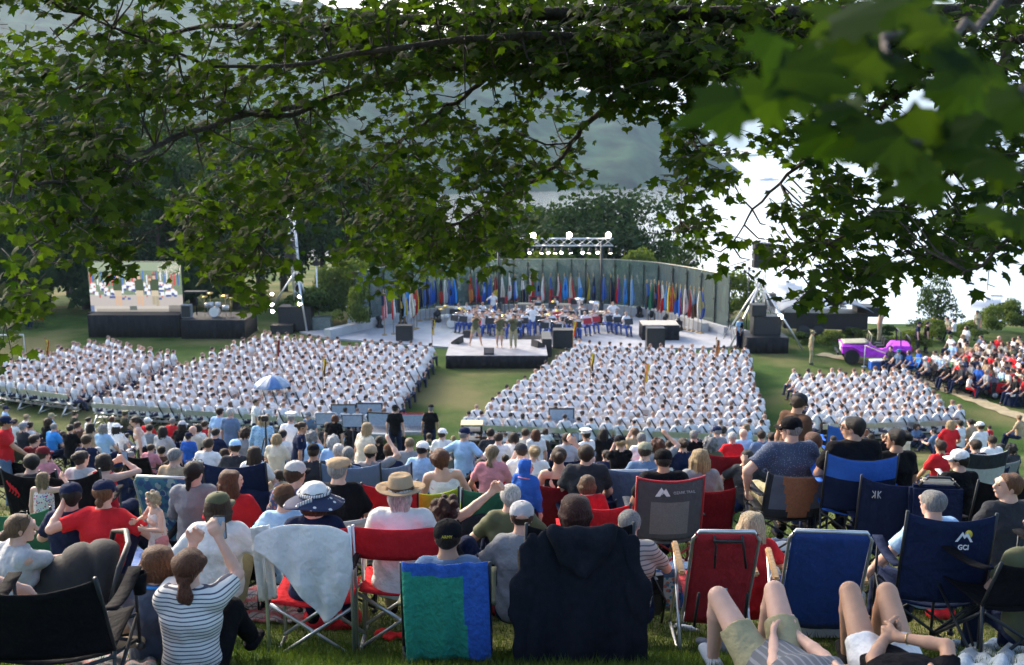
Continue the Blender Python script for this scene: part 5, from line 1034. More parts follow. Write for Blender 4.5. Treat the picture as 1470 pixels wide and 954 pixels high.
MID = [
 # px py pose shirt hairstyle hair hat turn scale arms chair
 (8,586,'c','lightblue','short','black',('cap','navy')),(21,606,'c','white','short','brown'),(33,612,'c','darkgrey','short','grey',('capback','grey'),0,1,0,'black'),(38,600,'c','white','short','sandy',('capback','tan')),(43,612,'c','white','short','dark brown'),
 (66,617,'g','pink','bob','brown',None,0,.7),(69,607,'c','black','curly','brown'),(78,613,'c','brightblue','buzz','grey',None,0,1,0,'navy'),(74,598,'c','lightblue','short','grey',('cap','khaki')),(91,624,'c','grey','short','brown',None,0,.8,0,'navy'),
 (101,614,'c','black','bun','black'),(112,612,'c','brown','short','dark brown'),(108,595,'c','uniform green','short','brown',('peaked','uniform green')),(128,602,'c','white','bun','black'),(130,613,'c','tan','long','black'),(148,616,'c','lightblue','curly','grey'),
 (161,602,'c','white','bob','auburn',None,0,1,0,'white'),(167,614,'c','white','long','black',('cap','white'),0,1,0,'white'),(180,595,'c','uniform green','short','brown',('peaked','olive')),(183,627,'g','grey','short','black',None,0,.9),
 (212,606,'c','red','short','white',('cap','white')),(215,615,'c','grey','short','dark brown'),(211,630,'g','white','long','sandy',None,.3,.75),(217,644,'c','pink','short','brown',None,0,.8,0,'black'),(234,619,'c','lightgrey','long','black'),(241,631,'g','white','pony','brown',None,0,.8),
 (248,605,'c','red','short','grey'),(262,612,'c','black','long','dark brown',('cap','lightgrey'),0,1,0,'navy'),(277,618,'c','cream','bald','white'),(284,614,'c','white','bob','black',None,0,1,0,'navy'),(294,611,'c','red','short','brown'),
 (338,646,'c','darkgrey','short','brown',('cap','lightblue')),(322,650,'g','tan','bob','brown'),(298,669,'g','cream','curly','blond',None,0,.7),(310,622,'c','navy','short','black'),
 (406,626,'c','white','short','black',None,0,1,0,'navy'),(397,630,'c','cream','bob','blond',None,0,1),(447,627,'c','lightblue','curly','grey',None,0,1,1),(457,631,'g','pink','bob','auburn',None,0,.8),(450,651,'c','darkgrey','short','dark brown',('cap','black'),.3),
 (514,640,'g','grey','lowpony','dark brown'),(532,653,'c','grey','buzz','black',('capback','tan'),0,1,2,'blue'),(560,652,'c','navy','short','brown',('cap','brown'),0,1,0,'navy'),(575,622,'g','black','short','brown'),
 (588,640,'c','grey','buzz','sandy'),(607,649,'c','lightblue','short','black',('capback','white'),-.2),(635,623,'c','white','short','brown',('cap','white'),0,1,0,'grey'),(651,629,'g','cream','bob','blond',None,0,.8),
 (704,625,'c','darkgrey','short','dark brown',None,0,1,0,'navy'),(716,631,'c','white','short','brown'),(725,624,'g','white','short','light brown',None,2.6,.7),(737,630,'c','white','bob','dark brown',None,0,1,1),(707,655,'c','pink','lowpony','sandy',None,0,1),(725,660,'c','red','short','brown',None,0,.75),
 (754,622,'c','cream','short','brown'),(784,638,'g','navy','long','brown'),(748,647,'c','white','short','brown',('cap','darkgrey'),0,1,1),(767,649,'c','white','bun','blond'),(783,619,'g','white','bob','brown'),(813,631,'c','lightgrey','short','brown',None,0,1,0,'navy'),
 (841,624,'c','white','short','brown',('peaked','white'),.6),(857,643,'g','slate','bob','dark brown'),(866,622,'c','black','long','black'),(890,638,'c','black','bun','blond',('capback','black'),0,1,1,'black'),(911,620,'c','tan','lowbun','light brown',None,0,1,1),(921,633,'c','white','short','grey',None,0,1,0,'red'),
 (926,650,'c','slate','short','brown',('cap','camo'),0,1.05,0,'slate'),(944,641,'c','grey','curly','auburn',None,0,1,2),(986,617,'g','grey','short','blond',None,3.0,.8),(996,625,'c','black','short','grey'),(1029,622,'c','grey','short','grey',('cap','navy')),(1038,618,'c','white','short','black'),
 (1020,638,'c','olive','curly','grey',None,-.4,1,0,'navy'),(1051,629,'c','red','short','white',None,0,1,0,'red'),(1067,625,'c','lightblue','bald','white'),(1071,612,'s','lightblue','bob','sandy',None,.5,.8),(1093,625,'c','slate','short','brown'),(1072,655,'c','darkgrey','buzz','black',None,2.6,1,3),
 (1181,610,'g','black','long','dark brown',None,.5),(1196,631,'c','white','short','black',None,0,.8),(1316,612,'g','slate','curly','brown',None,2.9),(1364,611,'c','red','long','blond',None,-.4),(1378,607,'c','white','short','dark brown'),(1393,607,'c','tan','bun','dark brown',None,0,1,0,'black'),(1407,614,'c','white','short','brown',('capback','white')),
 (1420,613,'c','red','short','brown',None,0,.8),(1374,604,'g','red','short','brown'),(1435,644,'g','black','short','black'),(1452,646,'g','darkgrey','curly','black'),(1463,600,'c','tan','short','sandy'),(169,672,'g','navy','short','dark brown',('capback','navy')),(181,671,'g','tan','long','brown',None,0,.75),(187,655,'g','lightgrey','short','grey',None,0,1),
 (140,648,'g','lightgrey','short','white',None,.4),(252,658,'c','tan','short','grey',None,0,1),(400,684,'g','tan','bob','brown',None,0,.85),(646,698,'g','olive','short','light brown',None,.3,.7),(1270,626,'g','black','short','brown'),
 (470,612,'c','darkgrey','short','brown'),(506,612,'g','black','short','grey'),(690,622,'g','brown','short','black'),(905,606,'g','navy','bob','black'),(960,640,'g','white','short','brown'),(1108,628,'c','denim','short','dark brown'),(1120,640,'g','red','bob','black'),
 (12,632,'c','olive','short','black',None,0,1,0,'black'),(50,632,'c','maroon','short','black',None,0,1,0,'black'),(125,634,'c','navy','short','brown',None,0,1),(160,636,'g','grey','short','brown'),(232,648,'g','brown','short','black'),(300,640,'c','white','short','brown',None,0,1,0,'navy'),
 (352,622,'c','grey','curly','brown'),(366,652,'c','white','long','brown',None,0,1,0,'navy'),(384,640,'g','khaki','short','black'),(426,655,'g','blue','short','brown'),(500,655,'c','navy','short','grey'),(486,650,'c','white','short','white'),(545,632,'g','black','bob','brown'),(616,628,'g','olive','short','brown'),
 (680,650,'g','navy','short','brown',None,0,.9),(690,668,'g','black','short','black'),(775,655,'g','white','bob','blond'),(825,640,'g','olive','short','brown'),(870,655,'g','navy','short','brown'),(905,660,'g','tan','bob','brown'),(980,640,'c','navy','bun','brown',None,0,1,0,'navy'),(1045,650,'g','grey','short','brown'),
 (1140,650,'g','navy','short','brown'),(1215,650,'g','black','short','brown'),(1250,628,'g','black','bob','black'),(1300,622,'g','cream','long','brown'),(1340,620,'g','slate','short','black'),(1350,640,'c','red','short','brown'),(1400,640,'c','navy','short','brown',None,0,1,0,'navy'),(1424,632,'c','white','buzz','brown',None,0,1,0,'grey'),(1386,626,'g','white','bob','brown'),
]
for r_ in MID:
    px, py, po, sh_, hs, hc, hat, tn, sc, ar, ch = (list(r_) + [None]*0 + [None, 0., 1., 0, None][len(r_)-6:])[:11] if len(r_) < 11 else r_
    mid(px, py, po, sh_, hs, hc, hat, tn, sc, ar, chair=ch)
# people standing among the rows
def flowerprint(name, base, dots, sc_=28, thr=.12):
    m = bpy.data.materials.new(name); m.use_nodes = True; t = m.node_tree; N = t.nodes; L = t.links; b = N['Principled BSDF']; b.inputs['Roughness'].default_value = .9
    tc = N.new('ShaderNodeTexCoord'); prev = None
    for i, c in enumerate(dots):
        mp = N.new('ShaderNodeMapping'); mp.inputs['Location'].default_value = (i*3.3, i*1.7, i*.9); L.new(tc.outputs['Object'], mp.inputs[0])
        v = N.new('ShaderNodeTexVoronoi'); v.inputs['Scale'].default_value = sc_*(1+.25*i); L.new(mp.outputs[0], v.inputs[0])
        lt = N.new('ShaderNodeMath'); lt.operation = 'LESS_THAN'; lt.inputs[1].default_value = thr*2.4; L.new(v.outputs['Distance'], lt.inputs[0])
        mx = N.new('ShaderNodeMixRGB'); L.new(lt.outputs[0], mx.inputs[0]); mx.inputs[2].default_value = (*c, 1)
        if prev: L.new(prev.outputs[0], mx.inputs[1])
        else: mx.inputs[1].default_value = (*base, 1)
        prev = mx
    L.new(prev.outputs[0], b.inputs['Base Color']); return m
M_BLUEPRINT = flowerprint('blue_print', (.30,.52,.72), [(.10,.25,.5),(.55,.68,.8)], 30)
mid(316,592,'s','lightblue','short','dark brown',sc=1.03,yaw=0,lbl='heavyset man standing in pale blue shirt with dark cross strap and dark trousers',trouser='darkgrey', Y=22)
mid(331,594,'s','slate','short','white',sc=1.03,yaw=-.35,lbl='white haired man standing in slate blue polo beside the pale blue shirt man',trouser='tan',legs='short', Y=21.5)
mid(378,604,'s',M_BLUEPRINT,'long','blond',sc=1.0,yaw=0,lbl='blond woman standing in blue patterned blouse and black trousers',trouser='black',sleeve='long', Y=19)
mid(418,600,'s','white','short','grey',('peaked','white'),sc=1.04,yaw=0,lbl='naval officer standing in white shirt and white peaked hat',trouser='navy', Y=19.5)
mid(434,612,'s','navy','bun','brown',turn=-1.3,yaw=0,lbl='bearded man in navy tee standing in profile beside the white capped officer',trouser='denim', Y=17)
mid(442,598,'s','slate','short','brown',('cap','grey'),turn=2.9,yaw=0,sc=.97,lbl='capped man in slate shirt facing the camera near the bench legs', Y=26)
mid(193,603,'s','white','pony','dark brown',turn=2.3,yaw=0,sc=.97,sleeve='tank',legs='short',trouser='black',lbl='woman in white sleeveless top and black shorts standing and smiling', Y=20)
mid(271,628,'s','blue','short','black',('cap','navy'),sc=.72,yaw=0,lbl='boy in bright blue tee and navy cap standing between chairs')
mid(481,607,'s','black','bob','auburn',sc=.97,yaw=0,lbl='auburn haired person in black tee working at the mixing desk', Y=23)
mid(567,592,'s','black','short','black',('cap','black'),sc=1.05,yaw=.3,lbl='man in black tee and black cap standing at the open equipment cases', Y=27)
mid(619,605,'s','black','short','grey',('cap','black'),sc=1.05,yaw=.3,lbl='man in black polo and black cap standing beside the red edged desk', Y=28)
mid(478,634,'c','lightblue','curly','white',yaw=0,chair='blue',lbl='white haired person in light blue shirt seated in bright blue chair')
mid(528,627,'s','cream','verylong','blond',turn=-.7,yaw=-.5,sc=.97,lbl='long haired blond woman in cream top turned to the right', Y=16)
mid(667,622,'c','lightblue','short','grey',('cap','navy'),turn=-.35,yaw=-.4,sc=1.1,arms=3,lbl='large man in sky blue shirt and navy cap seated on a stool')
mid(769,621,'s','white','verylong','auburn',sc=.82,yaw=0,lbl='girl in white tee with very long auburn hair standing up')
mid(367,566,'s','white','short','black',turn=-.8,yaw=-.3,sc=1.05,lbl='man in white shirt standing under the blue umbrella', Y=34)
mid(588,700,'g','tan','bob','brown',sc=.7,lbl='small child behind the lime green chair')
# left edge pair far away in red lawn chairs
for px, c_, l_ in ((29,'white','person in white shirt in a red lawn chair at the edge of the dark woods'),(54,'tan','person in tan top in the right hand red lawn chair at the woods')):
    p = at_z(px, 470, 0); c = chair_copy('camp', 'red'); c.location = p; c.rotation_euler = (0,0,2.6); crowd.append([c, 'red lawn chair at the edge of the woods under the person in %s' % c_, None, px, 460, True])
    mj = crowd_mesh(('edge', c_), .03, pose='chair', shirt='tee', hair='short'); o = put_person(mj, p, 2.6, 1., [skin('fair'), cloth(c_), cloth('navy'), hairmat('brown'), M_BLACK, M_BLACK], l_, 'spectators by the woods')
# ---------------------------------------------------------------- crowd on the right behind the rope
RC = [(895,290,'white','short','black'),(990,290,'white','curly','blond'),(1135,292,'denim','short','black'),(1275,300,'red','bald','white'),(1390,305,'white','bob','brown'),(1432,300,'tan','short','brown'),(920,345,'lightblue','short','grey',('cap','white')),(965,352,'tan','long','brown'),(1020,348,'tan','short','black'),
 (1125,382,'grey','bob','brown'),(1195,362,'cream','long','blond'),(1240,392,'black','short','brown'),(1285,402,'grey','bob','brown'),(1378,372,'olive','short','black'),(1415,350,'darkgrey','short','brown'),(430,378,'darkgrey','short','black'),(492,402,'denim','short','grey',('cap','teal'),'navy'),(570,412,'blue','bob','brown',None,'brightblue'),(645,402,'blue','bob','light brown',None,'red'),
 (775,412,'white','short','black'),(825,437,'lightblue','short','brown',None,'green'),(865,408,'white','long','black',None,'blue'),(702,458,'grey','short','grey',('cap','white'),'black'),(1025,412,'red','bald','white'),(965,467,'white','short','grey'),(1140,462,'white','bob','brown'),(1170,478,'tan','long','auburn'),(1315,462,'white','short','grey',None,'red'),(1215,440,'red','short','brown',None,'navy'),
 (870,503,'black','short','grey'),(980,523,'darkgrey','short','brown',None,'black'),(970,492,'red','short','white'),(1115,527,'blue','bob','brown',None,'darkred'),(1210,522,'brown','long','brown',None,'navy'),(1300,545,'lightblue','short','blond',None,'red'),(1360,502,'tan','short','brown'),(1405,612,'black','short','black'),(1430,552,'cream','bob','brown'),(1060,505,'grey','short','black'),
 (1160,420,'cream','bob','sandy'),(1340,420,'pink','long','brown'),(1390,440,'red','short','black'),(1435,470,'white','short','brown',('cap','white')),(1090,455,'navy','short','brown'),(1260,470,'tan','short','sandy'),(1245,500,'white','bob','brown'),(1380,560,'red','short','brown'),(1445,400,'slate','short','grey'),(1455,510,'red','bob','black'),(1180,560,'grey','short','grey'),(1330,500,'navy','short','black'),(1005,320,'white','bob','black'),(1075,430,'cream','short','brown'),(1440,430,'black','bob','blond'),(1350,340,'brown','short','black'),(1300,345,'cream','long','auburn'),(1460,350,'white','short','brown'),(1465,460,'blue','bob','brown'),(930,440,'cream','short','black'),(1010,460,'navy','bob','sandy'),
 (1110,350,'tan','short','sandy'),(1220,335,'grey','short','black'),(1160,325,'white','short','brown'),(1060,390,'pink','bob','blond'),(1340,560,'cream','short','brown'),(1475,560,'navy','short','grey'),(1475,620,'red','bob','brown'),(1490,400,'white','short','black'),(1500,480,'blue','bob','brown')]
for r_ in RC:
    X, Y_, sh_, hs, hc = r_[:5]; hat = r_[5] if len(r_) > 5 else None; ch = r_[6] if len(r_) > 6 else random.choice([None,None,'black','navy','red'])
    mid(1200+X/5.444, 430+Y_/5.444, 'c', sh_, hs, hc, hat, turn=random.uniform(.35,.75), chair=ch, group='spectators behind the rope')
mid(1200+1050/5.444, 430+600/5.444, 'c', 'white', 'short', 'ginger', turn=2.8, sc=.75, group='spectators behind the rope', trouser='red', lbl='toddler in white and red facing the camera at the edge of the right crowd')
for X, Y_, sh_, hs, hc, hat, tn, tr_, lb in ((650,185,'navy','short','brown',('cap','navy'),3.0,'darkgrey','officer in navy shirt and cap standing with clasped hands behind the jeep'),(720,182,'black','short','black',None,3.1,'darkgrey','officer in black shirt standing right of the navy shirted officer'),(1105,100,'camo','short','dark brown',None,.2,'camo','soldier in camouflage standing by the bushes at right'),(1020,222,'white','bob','black',None,.6,'black','woman in white blouse standing at the back of the right crowd')):
    mid(1200+X/5.444, 430+Y_/5.444, 's', sh_, hs, hc, hat, tn, 1.0, trouser=tr_, yaw=0, lbl=lb, group='people standing on the right')
for X, Y_, sh_, lb in ((765,148,'white','leftmost of three people in white perched by the evergreen'),(798,158,'white','middle person in white perched by the evergreen'),(872,150,'camo','person in camouflage seated between those in white by the evergreen'),(922,160,'white','rightmost person in white seated by the evergreen')):
    mid(1200+X/5.444, 430+Y_/5.444, 'c', sh_, 'short', 'black', None, random.uniform(-.5,.5), 1.0, lbl=lb, group='people seated by the evergreen')
mid(1167,478,'s','khaki','short','brown',('cap','khaki'),3.0,1.0,trouser='khaki',yaw=0,lbl='man in khaki uniform standing beside the right loudspeaker riser',group='people standing on the right')
mid(1266,462,'s','tan','short','brown',('peaked','brown'),2.6,1.02,trouser='khaki',yaw=0,lbl='uniformed person in tan shirt standing in the back of the magenta jeep',group='people standing on the right')
crowd[-1][0].location.z += .55
mid(1066,460,'s','black','short','brown',None,3.0,.95,lbl='technician in black beside the right loudspeaker riser',group='people standing on the right'); mid(1063,458,'s','lightblue','short','black',None,2.2,1.0,yaw=0,lbl='man in pale blue shirt behind the technician at the right tower',group='people standing on the right')
# bending technician
J_ = dict(pose='stand', lean=1.15, yaw=0., hl=(-.15,.75,.75), hr=(.2,.75,.85), hair='short', shirt='tee', legs='long')
p = at_z(1030, 472, .1); put_person(crowd_mesh(('bend',), .025, **J_), (p.x, p.y, .1), -1.4, 1.0, [skin('tanned'), M_BLACK, M_BLACK, hairmat('black'), M_BLACK, cloth('white')], 'technician in black bending over beside the right flags')
# ---------------------------------------------------------------- rope line
M_ROPE = mat('rope', (.55,.48,.28), .9); M_WPOST = mat('white_post', (.7,.7,.7), .5)
rp = [at_g(1240, 526), at_g(1340, 545), at_g(1478, 575)]
for i, p in enumerate(rp): mb = MB(); mb.tube([(0,0,0),(0,0,1.1)], .02, 7); mb.lathe([(.12,0),(.11,.03),(.02,.04)], 10, (0,0,0)); tag(mb.build('rope_post', M_WPOST, None, p), ['white rope post nearest the jeep','white rope post in front of the right crowd','white rope post at the right edge'][i], 'post')
mb = MB()
for a, b_ in zip(rp[:-1], rp[1:]): A = a+Vector((0,0,1.08)); B = b_+Vector((0,0,1.08)); mb.tube([A.lerp(B, i/10)-Vector((0,0,.45*sin(pi*i/10)*.6)) for i in range(11)], .022, 6)
tag(mb.build('rope', M_ROPE), 'tan rope strung along the right side crowd', 'rope')
for px, py, lb in ((36,507,'small white goal frame at the left edge of the lawn'),):
    p = at_z(px, py, 0); mb = MB(); mb.tube([(0,0,0),(0,0,1.0),(-2.6,0,.95),(-2.6,0,0)], .04, 6); tag(mb.build('barrier', M_WPOST, None, p), lb, 'barrier')
# coolers and wagon
def cooler(p, rz, c, label, s=1.):
    o = empty('cooler', p, rz); o.scale = (s,s,s); tag(o, label, 'cooler'); mb = MB(); mb.box((0,0,.17), (.58,.34,.34), None, 0, .03); mb.build('body', cloth(c), o); mb = MB(); mb.box((0,0,.375), (.60,.36,.07), None, 0, .03); mb.build('lid', mat('lid_white', (.75,.76,.78), .4), o); return o
p = at_g(1457, 582); cooler(p, .2, 'navy', 'navy cooler with white lid beside the red wagon', 1.3); p = at_g(1258, 530); cooler(p, .1, 'blue', 'blue cooler with white lid beside the rope post by the jeep', 1.2)
p = at_g(1436, 570); o = empty('wagon', p, .05); o.scale = (1.25,)*3; tag(o, 'red folding wagon with grey wheels near the right edge', 'wagon')
mb = MB(); 
for s in (-1,1): mb.sheet(lambda u, v, s=s: ((u-.5)*.95, s*.24, .25+.32*v+.0*u), 6, 4, .015); mb.sheet(lambda u, v, s=s: (s*.475, (u-.5)*.48, .25+.32*v), 4, 4, .015)
mb.box((0,0,.24), (.95,.48,.02)); mb.build('tub', cloth('red'), o); mb = MB(); mb.tube([(-.5,0,.25),(-.62,0,.4),(-.6,0,.85)], .015, 6); mb.build('handle', M_BLACK, o); mb = MB(); mb.box((-.42,-.25,.42), (.14,.03,.36)); mb.build('side_panel', M_BLACK, o)
for x in (-.36,.36):
    for y in (-.27,.27): mb = MB(); mb.lathe([(.13,-.03),(.14,-.02),(.14,.02),(.13,.03)], 16, (x,y,.14), 0, Matrix.Rotation(pi/2,3,'X')); w_ = mb.build('wheel', M_BLACK, o); mb = MB(); mb.lathe([(.0001,-.034),(.095,-.032),(.095,.032),(.0001,.034)], 12, (x,y,.14), 0, Matrix.Rotation(pi/2,3,'X')); mb.build('hub', mat('hub_grey', (.5,.5,.52), .4), w_)
text_part('CLUB', .11, cloth('white','_l'), o, (.18,-.262,.36), (pi/2,0,0))
for ch in list(o.children):
    if ch.name.startswith('lettering'): bpy.data.objects.remove(ch)
mb = MB(); mb.sheet(lambda u, v: ((u-.5)*.5, (v-.5)*.3, .60+.07*sin(u*9)*sin(v*7)), 10, 6, .02); bgo = mb.build('bundle', cloth('green'), None, p); bgo.scale = (1.25,)*3; tag(bgo, 'green cloth bundle lying in the red wagon', 'bundle')
# jeep
M_MAG = mat('magenta_paint', (.50,.05,.66), .6, .35, 5, .3, spec=.25, detail=6); M_JOL = mat('jeep_hood', (.40,.37,.24), .6); M_TYRE = mat('tyre', (.015,.015,.016), .85, .2, 20, .3)
p = at_g(1257, 520); jp = empty('jeep', p, radians(-12)); jp.scale = (.98,)*3; tag(jp, 'open topped vintage jeep in magenta with pale bonnet on the lawn', 'jeep')
def jbody():
    mb = MB(); prof = [(-1.75,.55),(-1.75,1.0),(-.35,1.0),(-.25,.95),(-.1,.75),(.25,.62),(.55,.75),(.75,1.05),(1.55,1.05),(1.6,.5),(1.15,.42),(-1.2,.42)]
    V = [(x,-.72,z) for x,z in prof]+[(x,.72,z) for x,z in prof]; n_ = len(prof); F = [(i,(i+1)%n_,(i+1)%n_+n_,i+n_) for i in range(n_)] + [tuple(range(n_-1,-1,-1)), tuple(range(n_,2*n_))]
    mb.add(V, F); return mb
me = jbody().mesh('body', M_MAG); bm = bmesh.new(); bm.from_mesh(me); bmesh.ops.recalc_face_normals(bm, faces=bm.faces[:]); bmesh.ops.triangulate(bm, faces=[f for f in bm.faces if len(f.verts) > 4]); bm.to_mesh(me); bm.free(); mesh_obj('body', me, jp)
mb = MB(); mb.sheet(lambda u, v: (-1.72+1.2*u, -.62+1.24*v, 1.03+.08*u+.05*sin(pi*v)), 8, 8, .03); mb.build('bonnet', M_JOL, jp)
for s in (-1,1):
    mb = MB(); mb.sheet(lambda u, v, s=s: (-1.8+1.1*u, s*(.66+.24*v), .98-.35*max(0,u-.45)/.55-.04*(1-u)), 10, 2, .03); mb.build('mudguard', M_MAG, jp)
    mb = MB(); mb.sheet(lambda u, v, s=s: (1.05+.46*cos(pi*(1-u)), s*(.70+.20*v), .42+.46*sin(pi*u)), 12, 2, .03); mb.build('mudguard', M_MAG, jp)
    for x in (-1.28, 1.05):
        mb = MB(); mb.lathe([(.24,-.1),(.36,-.1),(.38,-.06),(.38,.06),(.36,.1),(.24,.1)], 22, (0,0,0), 0, Matrix.Rotation(pi/2,3,'X')); w_ = mb.build('wheel', M_TYRE, jp); w_.location = (x, s*.74, .38)
        mb = MB(); mb.lathe([(.0001,-.07),(.10,-.08),(.24,-.06),(.24,.06),(.10,.08),(.0001,.07)], 18, (0,0,0), 0, Matrix.Rotation(pi/2,3,'X')); mb.build('rim', M_MAG, w_)
    mb = MB(); mb.lathe([(.10,-.05),(.11,.03),(.0001,.04)], 14, (0,0,0), 0, Matrix.Rotation(-pi/2,3,'Y')); h_ = mb.build('headlight', mat('headlight_glass', (.7,.72,.72), .2), jp); h_.location = (-1.78, s*.45, .85)
mb = MB(); mb.box((-1.765,0,.78), (.02,.62,.40)); mb.build('grille', mat('white_paint', (.7,.7,.68), .5), jp)
mb = MB(); mb.box((-1.95,0,.52), (.10,1.5,.14), None, 0, .02); mb.build('bumper', M_STEEL, jp)
mb = MB(); mb.tube([(-.42,-.68,1.02),(-.36,-.66,1.52),(-.36,.66,1.52),(-.42,.68,1.02)], .022, 6); mb.tube([(-.42,-.68,1.04),(-.42,.68,1.04)], .02, 6); mb.tube([(-.36,0,1.52),(-.42,0,1.04)], .015, 5); mb.build('windscreen_frame', M_JOL, jp)
mb = MB(); mb.tube([(1.05,-.68,1.0),(1.0,-.66,1.72),(1.0,.66,1.72),(1.05,.68,1.0)], .03, 7); mb.build('roll_bar', M_STEEL, jp); mb = MB(); mb.tube([(1.5,-.68,1.05),(1.5,-.66,1.4),(1.5,.66,1.4),(1.5,.68,1.05)], .03, 7); mb.build('roll_bar', M_STEEL, jp)
for s in (-1,1): mb = MB(); mb.box((.1,s*.32,.92), (.42,.42,.12), None, 0, .04); mb.box((.33,s*.32,1.12), (.10,.42,.45), None, 0, .04); mb.build('seat', M_BLACK, jp)
mb = MB(); mb.lathe([(.2,-.015),(.215,0),(.2,.015)], 18, (-.22,.32,1.12), 0, Matrix.Rotation(1.1,3,'Y')); mb.build('steering_wheel', M_BLACK, jp)
mb = MB(); mb.box((1.625,-.45,.85), (.03,.12,.12)); mb.build('tail_light', cloth('red'), jp)
# ---------------------------------------------------------------- sound desks, umbrella, tripods in front of the cadets
M_DESK = mat('desk_grey', (.30,.32,.35), .5); M_DISP = mat('display_blue', (.06,.10,.17), .3, .25, 12, emit=(.28,.42,.62), es=.10)
def desk(px, py, w_, d_, label, rz=0., lid=None, h_=.85):
    p = at_g(px, py); o = empty('mixing_desk', p, rz); tag(o, label, 'mixing desk'); mb = MB(); mb.box((0,0,h_), (w_,d_,.14), Matrix.Rotation(.12,3,'X'), 0, .02); mb.build('console', M_DESK, o)
    mb = MB()
    for i in range(int(w_/.06)): mb.box((-w_/2+.05+i*.06, -.05, h_+.085), (.012,d_*.6,.012), Matrix.Rotation(.12,3,'X'))
    mb.build('fader_row', M_BLACK, o)
    for x in (-w_*.45, w_*.45): mb = MB(); mb.box((x,0,h_/2-.04), (.06,d_*.8,h_-.09), None, 0, .01); mb.build('leg', M_STEEL, o)
    if lid:
        mb = MB(); mb.box((0,d_*.5,h_+.30), (w_,.04,.46), Matrix.Rotation(.15,3,'X'), 0, .01); l_ = mb.build('lid', cloth('red') if lid == 'red' else M_STEEL, o); mb = MB(); mb.box((0,d_*.5-.035,h_+.29), (w_*.9,.02,.38), Matrix.Rotation(.15,3,'X')); mb.build('screen', M_DISP, l_)
    return o
desk(493, 634, .95, .6, 'mixing desk with laptop left of the auburn haired operator', lid='dark'); desk(530, 632, 1.0, .6, 'mixing desk with blue screens behind the long haired blond woman', lid='dark')
desk(596, 650, 1.1, .7, 'sound desk with red edged lid in front of the man in black polo', lid='red'); desk(548, 655, 1.2, .8, 'open equipment case with pale papers left of the red edged desk', -.2, lid='dark'); desk(806, 640, .95, .5, 'small grey desk behind the girl with auburn hair', lid='dark')
for px, py, lb in ((467,601,'flat monitor left of the auburn haired operator'),(506,604,'flat monitor right of the auburn haired operator')):
    q = at_g(px, py, 1.35); o = empty('monitor', (q.x, q.y, q.z)); tag(o, lb, 'monitor', 'monitors at the mixing position'); mb = MB(); mb.box((0,0,1.35), (.52,.05,.32), None, 0, .01); mb.tube([(0,.03,.0),(0,.03,1.2)], .02, 6); mb.build('housing', M_STEEL, o); mb = MB(); mb.box((0,-.03,1.35), (.48,.012,.28)); mb.build('display', M_DISP, o)
p = at_g(678, 655); o = empty('equipment_rack', p); tag(o, 'tall open rack with a wooden top beside the sky blue shirt man', 'rack')
mb = MB(); [mb.box((x,y,.55), (.05,.05,1.1)) for x in (-.3,.3) for y in (-.25,.25)]; [mb.box((0,0,z), (.6,.5,.04)) for z in (.3,.6,.9)]; mb.build('frame', M_BLACK, o); mb = MB(); mb.box((0,0,1.13), (.72,.6,.04), None, 0, .01); mb.build('top', mat('plywood', (.55,.42,.26), .7), o)
# umbrella over the camera position
p = at_g(393, 600); o = empty('umbrella', (p.x, p.y, p.z)); tag(o, 'blue and silver umbrella shading the camera position', 'umbrella'); uz = at_y(392, 553, p.y).z - p.z
mb = MB()
for i in range(8):
    a0, a1 = 2*pi*i/8, 2*pi*(i+1)/8
    mb.sheet(lambda u, v: (lambda R, a: (R*cos(a), R*sin(a), uz+.42-.42*(R/.78)**1.8 - .05*sin(pi*((a-a0)/(a1-a0)))*v))(.78*v*(1-.06*sin(pi*u)), a0+(a1-a0)*u), 6, 6, .006, i % 2)
mb.build('canopy', [mat('umbrella_blue', (.06,.16,.36), .6), mat('silver_fabric', (.22,.30,.40), .5)], o); mb = MB(); mb.tube([(0,0,.0),(0,0,uz+.48)], .014, 6); mb.build('pole', M_STEEL, o)
def tripod(p, h_, label, cam_=True, s=1.):
    o = empty('tripod', p); o.scale = (s,s,s); tag(o, label, 'tripod', 'camera tripods in the crowd')
    for k in range(3): a = k*2.094+.5; mb = MB(); mb.tube([(.05*cos(a),.05*sin(a),h_*.78),(.42*cos(a),.42*sin(a),0)], [.016,.010], 6); mb.build('leg', M_STEEL, o)
    mb = MB(); mb.tube([(0,0,h_*.5),(0,0,h_)], .02, 8); mb.build('column', M_STEEL, o)
    if cam_: c = MB(); c.box((0,0,h_+.07), (.13,.10,.11), None, 0, .015); c.tube([(0,.05,h_+.07),(0,.20,h_+.07)], .045, 12); c.box((-.1,-.03,h_+.09), (.02,.12,.08)); b_ = c.build('video_camera', M_BLACK, None, p); b_.scale = (s,s,s); tag(b_, 'video camera on the ' + label.split('tripod')[0].strip() + ' tripod', 'camera')
    return o
tripod(at_g(386, 712), 1.5, 'black tripod between the blue chair and grey chair'); tripod(p + Vector((.25,.1,0)), 1.45, 'dark tripod under the blue umbrella'); tripod(at_z(1048, 490, 0), 1.3, 'small tripod at the right stage edge', False)
# ---------------------------------------------------------------- wood undergrowth
ug = crown_mesh('undergrowth', 77, 60, 5, 300, 42000, .30, M_LF_DARK); ug_o = mesh_obj('undergrowth', ug, None, (-45, 64.0, 1.9)); ug_o.scale = (1.25, .10, 1.15); tag(ug_o, 'dense dark undergrowth along the edge of the woods', 'undergrowth', None, 'stuff')
